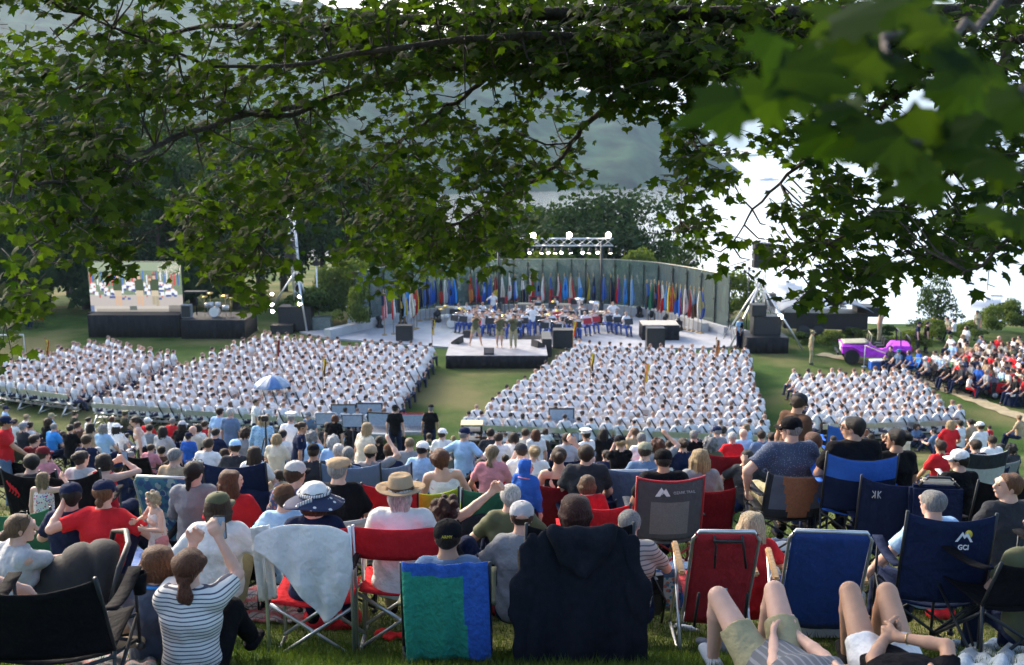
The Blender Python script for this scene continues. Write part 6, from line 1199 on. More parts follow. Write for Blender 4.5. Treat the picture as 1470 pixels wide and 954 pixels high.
# ============================================================ PEOPLE AND CHAIRS NEAR THE CAMERA
def striped(name, a, b, scale=42., vert=False):
    m = bpy.data.materials.new(name); m.use_nodes = True; t = m.node_tree; N = t.nodes; L = t.links; bs = N['Principled BSDF']; bs.inputs['Roughness'].default_value = .9
    tc = N.new('ShaderNodeTexCoord'); sx = N.new('ShaderNodeSeparateXYZ'); L.new(tc.outputs['Object'], sx.inputs[0]); mu = N.new('ShaderNodeMath'); mu.operation = 'MULTIPLY'; mu.inputs[1].default_value = scale; L.new(sx.outputs['X' if vert else 'Z'], mu.inputs[0])
    fr = N.new('ShaderNodeMath'); fr.operation = 'FRACT'; L.new(mu.outputs[0], fr.inputs[0]); lt = N.new('ShaderNodeMath'); lt.operation = 'LESS_THAN'; lt.inputs[1].default_value = .28; L.new(fr.outputs[0], lt.inputs[0])
    mx = N.new('ShaderNodeMixRGB'); mx.inputs[1].default_value = (*a, 1); mx.inputs[2].default_value = (*b, 1); L.new(lt.outputs[0], mx.inputs[0]); L.new(mx.outputs[0], bs.inputs['Base Color']); return m
near_people = []
def near(px, py, Y=None, pose='ground', rz=None, label='', shirt='white', sleeve='tee', legs='long', trouser='navy', hs='short', hc='brown', hat=None, sk='fair', sc=1., finger=False, h=.0115, female=False, build=1., curl=.5, group=None, hood=None, shoes='black', seed=None, dz=0., glasses=False, lie=None, brim=None, short=.62, **jk):
    seed = len(near_people)*1.7 if seed is None else seed
    J = lie if lie else skeleton(pose=pose, **jk); H = J['H']
    if Y is None: p0 = at_g(px, py, (H[2]+dz)*sc)
    else: p0 = at_y(px, py, Y)
    rz = face_rz(p0) if rz is None else rz
    off_ = Matrix.Rotation(rz, 3, 'Z') @ Vector((H[0], H[1], 0))*sc; loc = Vector((p0.x, p0.y, 0)) - off_; loc.z = (G(loc.x, loc.y) + dz) if Y is None else p0.z - H[2]*sc
    fg = figure(J, shirt=sleeve, legs=legs, hair=hs, hat=hat[0] if hat else None, face=True, finger=finger, female=female, build=build, curl=curl, short=short)
    body = blob_obj('person', fg['skin'], skin(sk), None, h*.72 if finger else h, .022 if not finger else .012, loc=loc, rz=rz, sc=sc)
    tag(body, label, 'person', group)
    sm = shirt if isinstance(shirt, bpy.types.Material) else cloth(shirt, '')
    blob_obj('shirt', fg['shirt'], sm, body, h, .04, .0048, seed)
    blob_obj('trousers' if legs == 'long' else 'shorts', fg['trousers'], trouser if isinstance(trouser, bpy.types.Material) else cloth(trouser), body, h*1.15, .04, .003, seed+3)
    blob_obj('shoes', fg['shoes'], cloth(shoes), body, h*1.15, .02)
    if fg['hair']:
        hm_ = (hood if hood else hairmat(hc))
        blob_obj('hood' if hood else 'hair', fg['hair'], hm_, body, h*.62 if not hood else h, .010 if not hood else .03, .0035 if not hood else .003, seed+1)
    if hat and hat[0] != 'hood':
        mb = MB(); ms = [hat[1] if isinstance(hat[1], bpy.types.Material) else cloth(hat[1])]
        if brim: ms.append(brim if isinstance(brim, bpy.types.Material) else cloth(brim)); hat_mesh(hat[0], J, mb, 0, 1)
        else: hat_mesh(hat[0], J, mb)
        ht = mb.build('hat' if hat[0] in ('fedora','sunhat','starhat') else 'cap', ms, body)
        if hat[0] == 'capback':   # opening above the strap
            q = Vector(J['H']) - Vector(J['f'])*0 ; pass
    if abs(atan2(J['f'][0], J['f'][1])) > .5 or abs(rz) > .8:
        Hv, r_, f_, u_ = [Vector(J[k]) for k in ('H','r','f','u')]
        for s in (-1, 1): mb = MB(); mb.lathe([(.0001,-.010),(.009,-.005),(.0105,0),(.009,.005),(.0001,.010)], 10, Hv + r_*.032*s + f_*.0835 + u_*.008); mb.build('eye', mat('eye_dark', (.03,.02,.015), .2), body)
        mb = MB(); mb.tube([Hv+f_*.100-u_*.056-r_*.018, Hv+f_*.103-u_*.055, Hv+f_*.100-u_*.056+r_*.018], [.003,.005,.003], 6); mb.build('mouth', mat('lips', (.36,.12,.10), .5), body)
        for s in (-1, 1): mb = MB(); mb.tube([Hv+r_*.016*s+f_*.099+u_*.032, Hv+r_*.032*s+f_*.095+u_*.036, Hv+r_*.048*s+f_*.083+u_*.03], [.003,.004,.002], 6); mb.build('eyebrow', hairmat(hc), body)
    if glasses:
        Hv, r_, f_, u_ = [Vector(J[k]) for k in ('H','r','f','u')]; mb = MB(); g_z = .012 if glasses == 'eyes' else .095; g_y = .112 if glasses == 'eyes' else .045
        for s in (-1,1): mb.tube([Hv+r_*s*.034+f_*g_y+u_*g_z+ (r_*cos(a)*.024+u_*sin(a)*.018) for a in np.linspace(0, 2*pi, 13)], .0035, 5); mb.tube([Hv+r_*s*.058+f_*g_y+u_*g_z, Hv+r_*s*.09+f_*(g_y-.04)+u_*g_z, Hv+r_*s*.09-f_*.01+u_*(g_z-.01)], .003, 5)
        mb.build('glasses', M_BLACK, body)
    near_people.append((body, J)); return body, J
def seat_at(person, kind, label, back=.03, rz=None, cat='chair', top=None, **kw):
    body, J = person; f = {'camp': camp_chair, 'director': director_chair, 'beach': beach_chair}[kind]; c = f(**kw); r = body.rotation_euler.z if rz is None else rz
    c.location = body.location + Matrix.Rotation(r, 3, 'Z') @ Vector((0, back, 0)); c.rotation_euler = (0,0,r); c.scale = body.scale
    if top:
        yb = c.location.y-.3; zt_ = at_y(735, top, yb).z - c.location.z; c.scale.z = max(.8, min(1.35, zt_/kw.get('zt', .92)))
    tag(c, label, cat, 'folding chairs near the camera'); return c
def hand_world(body, J, k): return body.matrix_basis @ Vector(J[k])
def phone(body, J, k, label, up=.05):
    q = body.location + Matrix.Rotation(body.rotation_euler.z, 3, 'Z') @ (Vector(J[k])*body.scale[0]) + Vector((0,.03,up)); mb = MB(); mb.box((0,0,0), (.078,.010,.150), None, 0, .004); o = mb.build('phone', M_BLACK, None, q, body.rotation_euler.z); tag(o, label, 'phone', 'phones held up to film')
    mb = MB(); mb.box((0,-.0055,0), (.068,.002,.136)); mb.build('display', M_DISP, o); return o
def chair_at(kind, px, py, Y, rz, label, **kw):
    """chair whose backrest top centre is seen at px, py"""
    c = {'camp': camp_chair, 'director': director_chair, 'beach': beach_chair}[kind](**kw); zt = kw.get('zt', .92); p = at_y(px, py, Y); c.rotation_euler = (0,0,rz); zz = p.z; p.y += .3; c.location = (p.x, p.y, G(p.x, p.y)); c.scale.z = max(.75, min(1.35, (zz-c.location.z)/kw.get('zt', .92))); tag(c, label, 'chair', 'folding chairs near the camera'); return c
M_STRIPE = striped('navy_striped_jersey', (.70,.69,.66), (.05,.06,.10), 44)
M_NAVYJ = mat('navy_jacket', (.035,.05,.085), .6, .15, 10, .3, sheen=.2)
# --- left foreground
a = near(272, 812, 5.45, label='woman in white tee with thin navy stripes and long dark ponytail, filming', shirt=M_STRIPE, hs='lowpony', hc='auburn', finger=True, female=True, hr=(.10,.32,.84), hl=(-.06,.32,.80), el=(-.45,-.1,-1), er=(.45,-.1,-1), lean=.08, nod=-.05, trouser='black', build=.97)
phone(*a, 'hr', 'black phone held up by the woman in the striped tee', .06)
a = near(226, 806, 5.7, label='person with ginger brown bobbed hair in navy jacket and blue lanyard', shirt=M_NAVYJ, sleeve='long', hs='bob', hc='ginger', lean=.10, yaw=.1, trouser='navy')
mb = MB(); b_, J = a; nk = Vector(J['nk']); mb.tube([nk+Vector((.075*cos(t), .065*sin(t)-.01, -.015-.02*sin(t))) for t in np.linspace(0, 2*pi, 17)], .011, 6); mb.build('lanyard', cloth('brightblue'), b_)
# reclining person in black chair, bottom left
c = camp_chair('black', W=.66, zt=.66, seat=.20, rake=.22, corner=.1, sag=.05, cup=True); p = at_y(40, 822, 4.75); c.location = (p.x, p.y+.30, G(p.x, p.y+.3)); c.scale = (1,1,(p.z-c.location.z)/.66); c.rotation_euler = (0,0,.12); tag(c, 'large black low camp chair with cup holder in the bottom left corner', 'chair', 'folding chairs near the camera')
Jc = dict(seat=.14, lean=-.25, fl=(-.05,.80,.10), fr=(.14,.84,.09), kl=(0,.3,1), hl=(-.1,.30,.42), hr=(.28,.18,.45))
a = near(-85, 790, None, pose='chair', rz=-1.15, label='person in dark shirt reclining past the bottom left chair, sneakers showing', shirt='darkgrey', sleeve='tee', legs='short', trouser='black', hs='short', hc='dark brown', shoes='tan', **Jc); q = at_y(-60, 900, 5.25); a[0].location = (q.x, q.y, G(q.x, q.y))
# woman in white tee leaning to the stroller
a = near(30, 757, 7.0, rz=-.75, label='woman in white lettered tee with sunglasses on her head reaching to the stroller', shirt='lightgrey', hs='lowbun', hc='light brown', female=True, yaw=-.35, hr=(-.02,.62,.40), er=(0,.1,-1), hl=(-.46,.12,.34), el=(-1,.1,-.3), finger=True, glasses='top', legs='short', trouser='navy', lean=.15)
b_, J = a
for tx, z_, c_ in (('TY', .56, 'navy'), ('HE', .47, 'red')): text_part(tx, .095, cloth(c_, '_t'), b_, (.07, -.150+.01*(z_ < .5), z_-.06), (pi/2,0,0), 'lettering', .004, .002)
# stroller seat
p = at_y(142, 840, 7.15); st = empty('baby_carrier', Vector((p.x, p.y, G(p.x, p.y)+.02)), -1.15); st.scale = (1.42,)*3; tag(st, 'black baby car seat with ribbed folding hood on the blanket', 'baby seat')
mb = MB(); mb.lathe([(.0001,0),(.20,.02),(.27,.12),(.29,.26),(.27,.27),(.24,.14),(.16,.06),(.0001,.05)], 24, (0,0,0), 0, None, True, .82, 1.25); mb.build('shell', M_BLACK, st)
mb = MB()
def hood_fn(u, v): an = pi*u; ph = radians(10) + radians(105)*v; R = .325 + .022*abs(sin(v*pi*4))**.6; return (R*.72*cos(an), -.12 - R*sin(an)*cos(ph)*1.0 + .10, .20 + R*sin(an)*sin(ph)*1.05)
mb.sheet(hood_fn, 20, 24, .008); mb.build('hood', mat('charcoal_fabric', (.014,.013,.014), .85, .2, 30, .1), st)
mb = MB(); mb.tube([(-.25,.02,.2),(-.28,.1,.5),(-.1,.16,.56),(.1,.16,.56),(.28,.1,.5),(.25,.02,.2)], .016, 7); mb.build('handle', M_BLACK, st)
mb = MB(); mb.box((0,.05,.0), (.42,.62,.05), None, 0, .02); mb.build('base', M_BLACK, st)
text_part('nuna', .05, cloth('lightgrey','_s'), st, (.247,-.06,.36), (pi/2,0,pi/2), 'lettering', .002)
mb = MB(); mb.sheet(lambda u, v: ((u-.5)*.34, .05+.30*v, .22+.04*sin(u*9)*sin(v*7)), 12, 10, .012); bl = mb.build('blanket', cloth('lightgrey'), None, st.location, -1.15); tag(bl, 'pale grey cloth tucked in the baby seat', 'cloth')
# couple with caps and the two little girls
near(102, 712, 8.1, label='man in navy tee and navy cap sitting with his back to the camera', shirt='navy', hs='short', hc='black', hat=('cap','navy'), trouser='grey', yaw=.5, lean=.12, build=1.05)
near(150, 708, 8.0, label='woman in red tee and navy cap with low ginger bun, arm round the man', shirt='red', hs='lowbun', hc='ginger', hat=('cap','navy'), female=True, finger=True, hl=(-.36,.10,.66), el=(-1,-.6,.0), hr=(.36,.30,.35), er=(1,-.1,-.6), lean=.16, build=1.04)
M_FLORAL = flowerprint('floral_dress', (.66,.58,.54), [(.55,.05,.12),(.12,.10,.35)], 22, .13); M_FLOR2 = flowerprint('pale_floral_dress', (.66,.60,.58), [(.6,.12,.18)], 26, .09)
def dress(a, m, w_=.23, zlo=.45):
    b_, J = a; P = J['P']; blob_obj('skirt', [cap(P+J['T']*.12, P+vec(0,0,-zlo), .11, w_, (1,0,0), 1.15, [(P+vec(0,0,-zlo*1.0), (0,0,-1))])], m, b_, .015, .03, .006, 2)
a = near(62, 686, 9.3, pose='stand', sc=.60, label='little girl in floral sundress standing with toy in hand', shirt=M_FLORAL, sleeve='tank', legs='short', trouser='pink', hs='long', hc='sandy', yaw=-.5, hr=(.22,.26,1.55), female=True, h=.014, finger=True); dress(a, M_FLORAL)
a = near(219, 716, 7.9, pose='stand', rz=2.35, sc=.53, label='blond toddler in pale floral dress standing beside the red tee woman', shirt=M_FLOR2, sleeve='tank', legs='short', trouser='pink', hs='curly', hc='pale blond', female=True, h=.014, finger=True, hr=(.20,.26,1.25), hl=(-.12,.26,1.2), nod=.15); dress(a, M_FLOR2)
a = near(117, 658, 12.2, label='person with large dark bun and pale grey tee behind the black camp chair', shirt='lightgrey', hs='bun', hc='dark brown', yaw=-.3, pose='chair', female=True, build=1.05)
a = near(149, 662, 12., label='woman in red top with dark hair holding a phone up', shirt='red', sleeve='tank', hs='bob', hc='dark brown', hr=(.14,.30,1.12), hl=(.0,.32,1.10), pose='chair', female=True); phone(*a, 'hr', 'pink phone of the woman in the red top')
near(45, 664, 10.6, pose='chair', label='dark haired man in dark shirt in the black chair with a red emblem', shirt='darkgrey', hs='short', hc='black', yaw=.7, lean=.12)
c = chair_at('camp', 48, 672, 10.2, -.1, 'wide black camp chair with a red emblem at the left', col='black', W=.62, sag=.06, zt=.95); mb = MB(); [mb.tube([(-.24+.03*i,-.375,.86-.02*i),(-.20+.03*i,-.372,.80-.02*i),(-.22+.03*i,-.372,.77-.015*i)], .008, 5) for i in range(4)]; mb.build('emblem', cloth('red','_e'), c)
c = chair_at('camp', 98, 672, 9.9, .1, 'black camp chair right of the one with the red emblem', col='black', W=.60, sag=.07, zt=.95)
near(62, 652, 12.0, pose='chair', sc=.85, label='child in maroon cap seated in front of the man in the emblem chair', shirt='pink', hs='short', hc='brown', hat=('cap','maroon'), yaw=-.4)
near(8, 606, 17., pose='stand', rz=-1.35, label='man in bright red tee and navy cap standing at the left edge, facing right', shirt='red', hs='short', hc='black', hat=('cap','navy'), trouser='denim', sk='tanned', hr=(.12,.42,1.0), build=1.05, lean=.06)
c = chair_at('camp', 12, 715, 8.6, .2, 'green backed folding chair at the left edge', col='green', W=.6, zt=.75, seat=.3)
# --- left centre
a = near(279, 677, 8.9, pose='chair', label='woman in grey hoodie with long dark braid', shirt='grey', sleeve='long', hs='braid', hc='black', female=True, yaw=-.25, glasses='top'); seat_at(a, 'camp', 'black low camp chair under the woman with the braid', col='black', zt=.70, seat=.34)
c = chair_at('beach', 250, 668, 9.3, -.12, 'tall lounge chair with blue leafy print left of the woman with braid', col=flowerprint('blue_leaf_print', (.04,.16,.22), [(.25,.35,.35),(.03,.08,.2)], 12, .16), zt=.95, W=.62, seat=.32)
a = near(331, 690, 8.5, pose='chair', label='auburn haired woman in red top turned to the right', shirt='red', hs='verylong', hc='auburn', female=True, yaw=-.9, sk='fair'); seat_at(a, 'camp', 'black camp chair under the auburn haired woman', col='black', zt=.72, seat=.36)
c = chair_at('camp', 335, 655, 10.2, .05, 'camp chair draped with navy blanket behind the auburn woman', col='navy', zt=1.0, W=.66); mb = MB(); mb.sheet(lambda u, v: ((u-.5)*.72+.05*v*sin(u*5), -.37-.05*v-.02*sin(u*17), 1.04-.62*v+.02*sin(u*11)), 24, 10, .015); bl = mb.build('blanket', cloth('blue','_b') if False else cloth('navy'), None, c.location, .05); tag(bl, 'navy blanket hung over the chair back in front of the light blue cap', 'blanket')
a = near(313, 728, 7.3, label='person in loose white shirt and green cap sitting on the plaid blanket', shirt='white', sleeve='long', hs='bob', hc='brown', hat=('cap','olive'), build=1.08, trouser='khaki', yaw=-.4, hl=(-.25,.25,.3), hr=(.3,.25,.3))
near(408, 714, 7.6, label='child in brown and red cap behind the draped chair', shirt='lightblue', hs='short', hc='brown', hat=('cap','brown'), sc=.9)
a = near(424, 680, 8.6, pose='chair', label='bearded man in grey cap and tropical print shirt', shirt=flowerprint('tropical_print', (.05,.09,.22), [(.30,.42,.25),(.4,.15,.12)], 20, .15), hs='short', hc='brown', hat=('cap','lightgrey'), brim='black', yaw=-.6, build=1.05); seat_at(a, 'camp', 'white backed folding chair under the tropical shirt man', col='white', zt=.86)
a = near(486, 674, 8.3, pose='chair', label='grey haired man in black shirt and tan flat cap', shirt='black', hs='short', hc='grey', hat=('flat','tan'), yaw=-.35, build=1.12); seat_at(a, 'camp', 'light grey folding chair under the man in the tan flat cap', col='lightgrey', zt=.90, W=.66)
M_STARS = flowerprint('navy_starred_cloth', (.022,.033,.085), [(.7,.7,.7)], 17, .085)
a = near(451, 716, 6.75, pose='chair', label='woman in white sun hat with wide navy brim of white stars', shirt='navy', hs='bob', hc='brown', hat=('starhat','white'), brim=M_STARS, female=True, nod=.1)
b_, J = a; Hh = Vector(J['H']); mb = MB(); mb.tube([Hh+Vector((.111*cos(t), .118*sin(t), .055)) for t in np.linspace(0, 2*pi, 25)], .012, 6); mb.sheet(lambda u, v: Hh + Vector((.02-.10*u+.0*v, -.14-.05*u, .045-.03*u+.035*(v-.5))), 8, 2, .006); mb.build('hat_band', striped('band_stripe', (.6,.6,.6), (.02,.03,.08), 60, True), b_)
c = seat_at(a, 'director', 'aluminium red folding chair covered by a white towel', col='red', zt=.92, W=.60, back=.02, top=760)
TWL = (c.location.copy(), c.rotation_euler.z)
mb = MB()
def towel(u, v):
    # white cloth thrown over the back, corner hanging low to the right
    L_ = np.interp(v, [0,.15,.35,.6,1], [-.34,-.36,-.22,-.10,.115]); R_ = np.interp(v, [0,.15,.35,.6,.85,1], [.31,.32,.33,.30,.24,.13]); x = L_+(R_-L_)*u
    z = .955-.60*v - .05*(1-v)*(abs(x)/.3)**3; return (x, -.315-.02*sin(pi*v)-.016*sin(26*x+4*v)*min(1, .3+v)-.012*sin(47*x-6*v)*v, z)
mb.sheet(towel, 40, 30, .008); mb.sheet(lambda u, v: (-.37+.13*u, -.31+.12*v+.01*sin(u*20), .93-.52*u*0-.50*v+.02*u), 8, 16, .008)
tw = mb.build('towel', cloth('white'), None, TWL[0], TWL[1]); tag(tw, 'white cloth thrown over the red aluminium chair', 'towel'); tw.scale = c.scale
# fedora man
a = near(575, 708, 7.0, pose='chair', label='white haired man in white polo and tan wide brimmed hat', shirt='white', hs='short', hc='white', hat=('fedora','tan'), brim='brown', build=1.18, wide=1.12, trouser='khaki', nod=.05); c = seat_at(a, 'director', 'red director chair under the man in the brimmed hat', col='red', zt=.86, W=.62, top=758)
b_, J = a; Hh, nkk = J['H'], J['nk']; blob_obj('hair_back', [cap(Hh+vec(-.05,-.07,-.02), nkk+vec(-.03,-.03,.02), .045, .04), cap(Hh+vec(.05,-.07,-.02), nkk+vec(.03,-.03,.02), .045, .04)], hairmat('white'), b_, .009, .03, .004, 1)
# army cap man in towel chair
a = near(643, 772, 6.0, pose='chair', label='man in teal tee and black cap with yellow lettering', shirt='slate', hs='buzz', hc='dark brown', hat=('cap','black'), build=1.0, sk='tanned', seat=.36); b_, J = a
text_part('ARMY', .026, cloth('yellow','_t'), b_, Vector(J['H'])+Vector((0,-.1155,.045)), (radians(80),0,0), 'lettering', .003)
c = seat_at(a, 'camp', 'black framed chair draped with a green and blue towel', col='black', zt=.80, seat=.36, W=.54, arm_col='olive', rake=.06, top=806)
mb = MB(); mb.sheet(lambda u, v: ((u-.5)*.52+.02*v, -.33-.012*sin(u*15+v*2)-.02*sin(pi*v)-.006*sin(u*31), .835-.49*v-.05*u*(1-v)*0+.03*sin(pi*u)*(v-.5)), 30, 24, .012, 0, lambda u, v: 1 if (u > .68+.06*v or v < .10+.05*u) else 0); tw = mb.build('towel', [mat('green_towel', (.015,.22,.15), .95, .15, 20, .5), mat('blue_towel', (.02,.09,.38), .95, .15, 20, .5)], None, c.location, c.rotation_euler.z); tw.scale = c.scale; tag(tw, 'green and blue towel hanging over the black framed chair', 'towel')
# woman with raised arm, white haired man, trucker cap
near(640, 735, 7.2, rz=-1.2, label='dark curly haired woman in profile with her arm raised towards the white haired man', shirt='black', hs='curly', hc='dark red', female=True, finger=True, hl=(.02,.62,1.0), el=(0,0,-1), hr=(.2,.3,.4), yaw=0., curl=.9)
near(733, 712, 7.9, label='white haired man in dark green shirt behind the trucker cap man', shirt='olive', hs='short', hc='white', yaw=-.2)
a = near(749, 742, 7.0, label='man in grey sleeveless tee and pale mesh cap', shirt='grey', sleeve='tee', hs='buzz', hc='brown', hat=('cap','lightgrey'), build=1.08, lean=.12)
b_, J = a; Hh = Vector(J['H']); mb = MB(); mb.sheet(lambda u, v: Hh+Vector(((u-.5)*.10, -.118-.003*sin(pi*u)+.02*(abs(u-.5)*2)**2, .03+.035*v*(1-(abs(u-.5)*2)**2))), 8, 3, .004); mb.build('cap_opening', skin('fair'), b_)
# hood child
a = near(756, 670, 8.7, pose='stand', sc=.58, rz=-.5, label='child in bright blue hoodie with glowing necklace looking right', shirt='blue', sleeve='long', hat=('hood',), hood=cloth('blue'), yaw=-1.0, h=.014, trouser='navy')
b_, J = a; nk = Vector(J['nk']); mb = MB(); mb.tube([nk+Vector((.14*cos(t), .13*sin(t)+.02, -.06-.05*sin(t))) for t in np.linspace(0, 2*pi, 21)], .010, 6); mb.build('necklace', cloth('pink'), b_)
a = near(632, 657, 10.3, pose='chair', label='auburn bobbed woman in striped white tank leaning left', shirt='white', sleeve='tank', hs='bob', hc='auburn', female=True, side=-.18, tilt=-.5, yaw=.2)
c = chair_at('camp', 615, 686, 8.9, .1, 'lime green and cream folding chair left of the child', col='lime', zt=.88, W=.5, trim=None); mb = MB(); mb.box((0,-.335,.62), (.34,.012,.30)); mb.build('panel', cloth('cream'), c)
c = chair_at('camp', 552, 690, 8.6, .15, 'red folding chair behind the brimmed hat man', col='red', zt=.95, W=.5)
for px, py, Y, col, lb in ((505,662,10.5,'slate','blue grey folding chair right of the flat cap man'),(545,664,10.6,'slate','second blue grey folding chair beside the first'),(905,668,10.4,'slate','wide blue grey chair left of the black mesh cap man'),(1045,640,13,'darkred','dark red folding chair in the middle right rows'),(1210,600,24,'blue','small blue chair far behind the black polo man')):
    chair_at('camp', px, py, Y, random.uniform(-.1,.1), lb, col=col, zt=.98, W=.66)
# jacket over chair right of hood child
c = chair_at('camp', 700, 676, 9.0, .2, 'camp chair with a dark jacket over it left of the blue hoodie child', col='green', zt=.88, W=.62); mb = MB(); mb.sheet(lambda u, v: ((u-.5)*.66+.10*v*(u-.3), -.36-.02*sin(u*13+v*3)-.03*v, .93-.55*v*(.8+.2*sin(u*4))), 24, 14, .02); tg = mb.build('jacket', cloth('darkgrey'), None, c.location, .2); tag(tg, 'dark grey jacket over the chair left of the hooded child', 'jacket')
# --- centre right
a = near(802, 655, 10.6, pose='chair', label='woman in black tank with clipped up brown hair raising a phone', shirt='black', sleeve='tank', hs='bun', hc='brown', female=True, finger=True, hr=(.20,.22,1.28), er=(1,-.2,-.6)); phone(*a, 'hr', 'small phone raised by the woman in the black tank'); seat_at(a, 'camp', 'dark red camp chair under the woman in the black tank', col='darkred', zt=1.0, W=.56)
a = near(841, 651, 10.2, pose='chair', label='broad shouldered man in charcoal tee with cropped brown hair', shirt='darkgrey', hs='short', hc='brown', build=1.15, wide=1.12); seat_at(a, 'camp', 'navy low chair under the man in the charcoal tee', col='navy', zt=.80)
a = near(843, 694, 8.5, pose='chair', sc=.78, label='child with light brown hair in a red chair', shirt='red', hs='bob', hc='light brown'); seat_at(a, 'camp', 'red chair holding the child with light brown hair', col='red', zt=.9, W=.6)
c = chair_at('camp', 868, 712, 8.1, -.1, 'red folding chair half hidden by the dark haired woman', col='red', zt=.85, W=.5)
c = chair_at('beach', 892, 662, 11.2, .05, 'lounge chair with yellow red and blue stripes', col=striped('beach_stripe', (.12,.38,.65), (.65,.45,.05), 14), zt=.9, W=.62)
a = near(826, 732, 6.1, pose='chair', label='woman with short dark red hair behind the chair with the black hoodie', shirt='black', hs='bob', hc='dark red', nod=.0, seat=.48, build=1.05)
c = seat_at(a, 'camp', 'camp chair completely covered by a large black hoodie', col='black', zt=.98, seat=.42, W=.66, rake=.10, top=752)
mb = MB()
def hoodie(u, v):
    wL = np.interp(v, [0,.08,.4,1], [-.25,-.31,-.36,-.38]); wR = np.interp(v, [0,.08,.4,1], [.27,.32,.345,.345]); x = wL+(wR-wL)*u
    return (x, -.40-.035*sin(pi*u)-.022*sin(x*21+v*2.2)*(.3+v)-.012*sin(x*47-v*6)*v, 1.00 + .03*(1-v)*cos((u-.5)*2*pi)*-1 - .82*v*(1-.08*(1-u)) - .07*(abs(u-.5)*2)**5*(1-v))
mb.sheet(hoodie, 48, 36, .016)
hd = mb.build('hoodie', mat('black_fleece', (.013,.015,.022), .95, .2, 25, .12, spec=.1), None, c.location, c.rotation_euler.z); hd.scale = c.scale; tag(hd, 'large black zip hoodie hanging over a camp chair in the centre', 'hoodie')
blob_obj('hood', [cap((-.13,-.44,.96),(.13,-.44,.96),.05,.05), cap((-.10,-.46,.88),(.10,-.46,.88),.06,.06,(0,1,0),.5), cap((-.18,-.44,.99),(0,-.48,.80),.035,.02), cap((.18,-.44,.99),(0,-.48,.80),.035,.02)], mat('black_fleece', (.013,.015,.022)), hd, .012, .05, .004, 1)
for s in (-1, 1): blob_obj('sleeve', [cap((s*.30,-.40,.90),(s*.35,-.415,.66),.065,.06,(0,1,0),.35), cap((s*.35,-.415,.66),(s*.375,-.41,.16),.06,.045,(0,1,0),.35)], mat('black_fleece', (.013,.015,.022)), hd, .012, .04, .004, s)
c = near(903, 752, 7.1, label='person in plaid shirt mostly hidden behind the black hoodie', shirt=striped('plaid', (.45,.42,.38), (.12,.13,.16), 30), hs='short', hc='grey', nod=.4)
mb = MB(); mb.box((0,0,.22), (.24,.20,.44), None, 0, .07); mb.box((0,-.12,.18), (.18,.06,.22), None, 0, .03); q = at_g(932, 905); o = mb.build('backpack', M_BLACK, None, q + Vector((-.02,0,.12)), .2); tag(o, 'black backpack hanging beside the hoodie chair', 'backpack')
mb = MB(); mb.tube([(.0,-.1,.4),(.10,-.14,.2),(.08,-.12,.0)], .012, 5); mb.build('strap', M_BLACK, o)
# grey and red logo chair
a = near(952, 661, 9.6, pose='chair', label='man in black tee and black mesh cap in the grey red trimmed chair', shirt='black', hs='buzz', hc='dark brown', hat=('cap','black'), build=1.2, wide=1.15, sk='tanned', seat=.44)
M_OZ = mat('chair_grey', (.085,.09,.10), .85, .1, 20, .2); M_OZL = mat('chair_mesh_grey', (.20,.20,.20), .8, .1, 60, .3)
M_RTRIM = mat('red_tube', (.42,.02,.03), .4)
c = seat_at(a, 'camp', 'grey camp chair with red tube frame and white peak logo', col=M_OZ, frame=M_RTRIM, W=.66, zt=1.02, seat=.42, trim=M_RTRIM, panels=(lambda u, v: 1 if (abs(u-.5) < .30-.06*v*0 and .12 < v < .66) else 0, [M_OZL]), back=-.02, rake=.10, top=684)
mb = MB(); mb.add([(-.17,-.395,.875),(-.11,-.397,.955),(-.085,-.398,.925),(-.065,-.398,.945),(-.02,-.398,.875),(-.06,-.398,.875),(-.085,-.398,.905),(-.105,-.397,.885),(-.12,-.397,.875)], [(0,1,2,8),(2,3,4,5),(2,5,6,7)]); mb.build('emblem', cloth('white','_e'), c); text_part('OZARK TRAIL', .034, cloth('lightgrey','_s'), c, (.115,-.402,.90), (pi/2+.05,-.06,.02), 'lettering', .003)
a = near(1005, 657, 10.3, pose='chair', label='woman with straight long blond hair in a dark red chair', shirt='grey', hs='verylong', hc='blond', female=True); seat_at(a, 'camp', 'dark red camp chair under the long haired blond woman', col='darkred', zt=.98, W=.60, corner=.1)
# denim shirt man and neighbours
M_DOT = flowerprint('dotted_navy_shirt', (.045,.065,.12), [(.18,.22,.30)], 60, .10)
a = near(1136, 616, 9.6, pose='chair', label='large man in dotted navy shirt and black cap, hand on hip', shirt=M_DOT, hs='buzz', hc='grey', hat=('cap','black'), build=1.22, wide=1.22, yaw=.75, hl=(-.36,.10,.60), el=(-1,-.5,0), sc=1.08, finger=True, trouser='khaki', side=.03)
M_ORG = mat('orange_mesh', (.30,.12,.06), .8, .15, 40, .2)
seat_at(a, 'camp', 'grey camp chair with an orange centre panel under the dotted shirt man', col='darkgrey', W=.62, zt=.90, panels=(lambda u, v: 1 if abs(u-.5) < .14+.16*v else (2 if .08 < u < .92 and v > .2 else 0), [M_ORG, mat('blue_grey_mesh', (.10,.12,.17), .8)]))
near(1167, 634, 9.9, pose='chair', label='man with cropped auburn hair and grey and red tee', shirt='grey', hs='short', hc='auburn', seat=.48)
a = near(1225, 614, 9.2, pose='chair', label='heavyset man with black hair and glasses in black polo', shirt='black', hs='short', hc='black', build=1.2, wide=1.2, yaw=.85, glasses='eyes', sk='tanned', sc=1.06)
c = seat_at(a, 'camp', 'bright blue topped camp chair under the man in the black polo', col='blue', W=.60, zt=.92, corner=.12, sag=.05, panels=(lambda u, v: 1 if v < .62 else 0, [cloth('navy')]), rz=-.12, top=648)
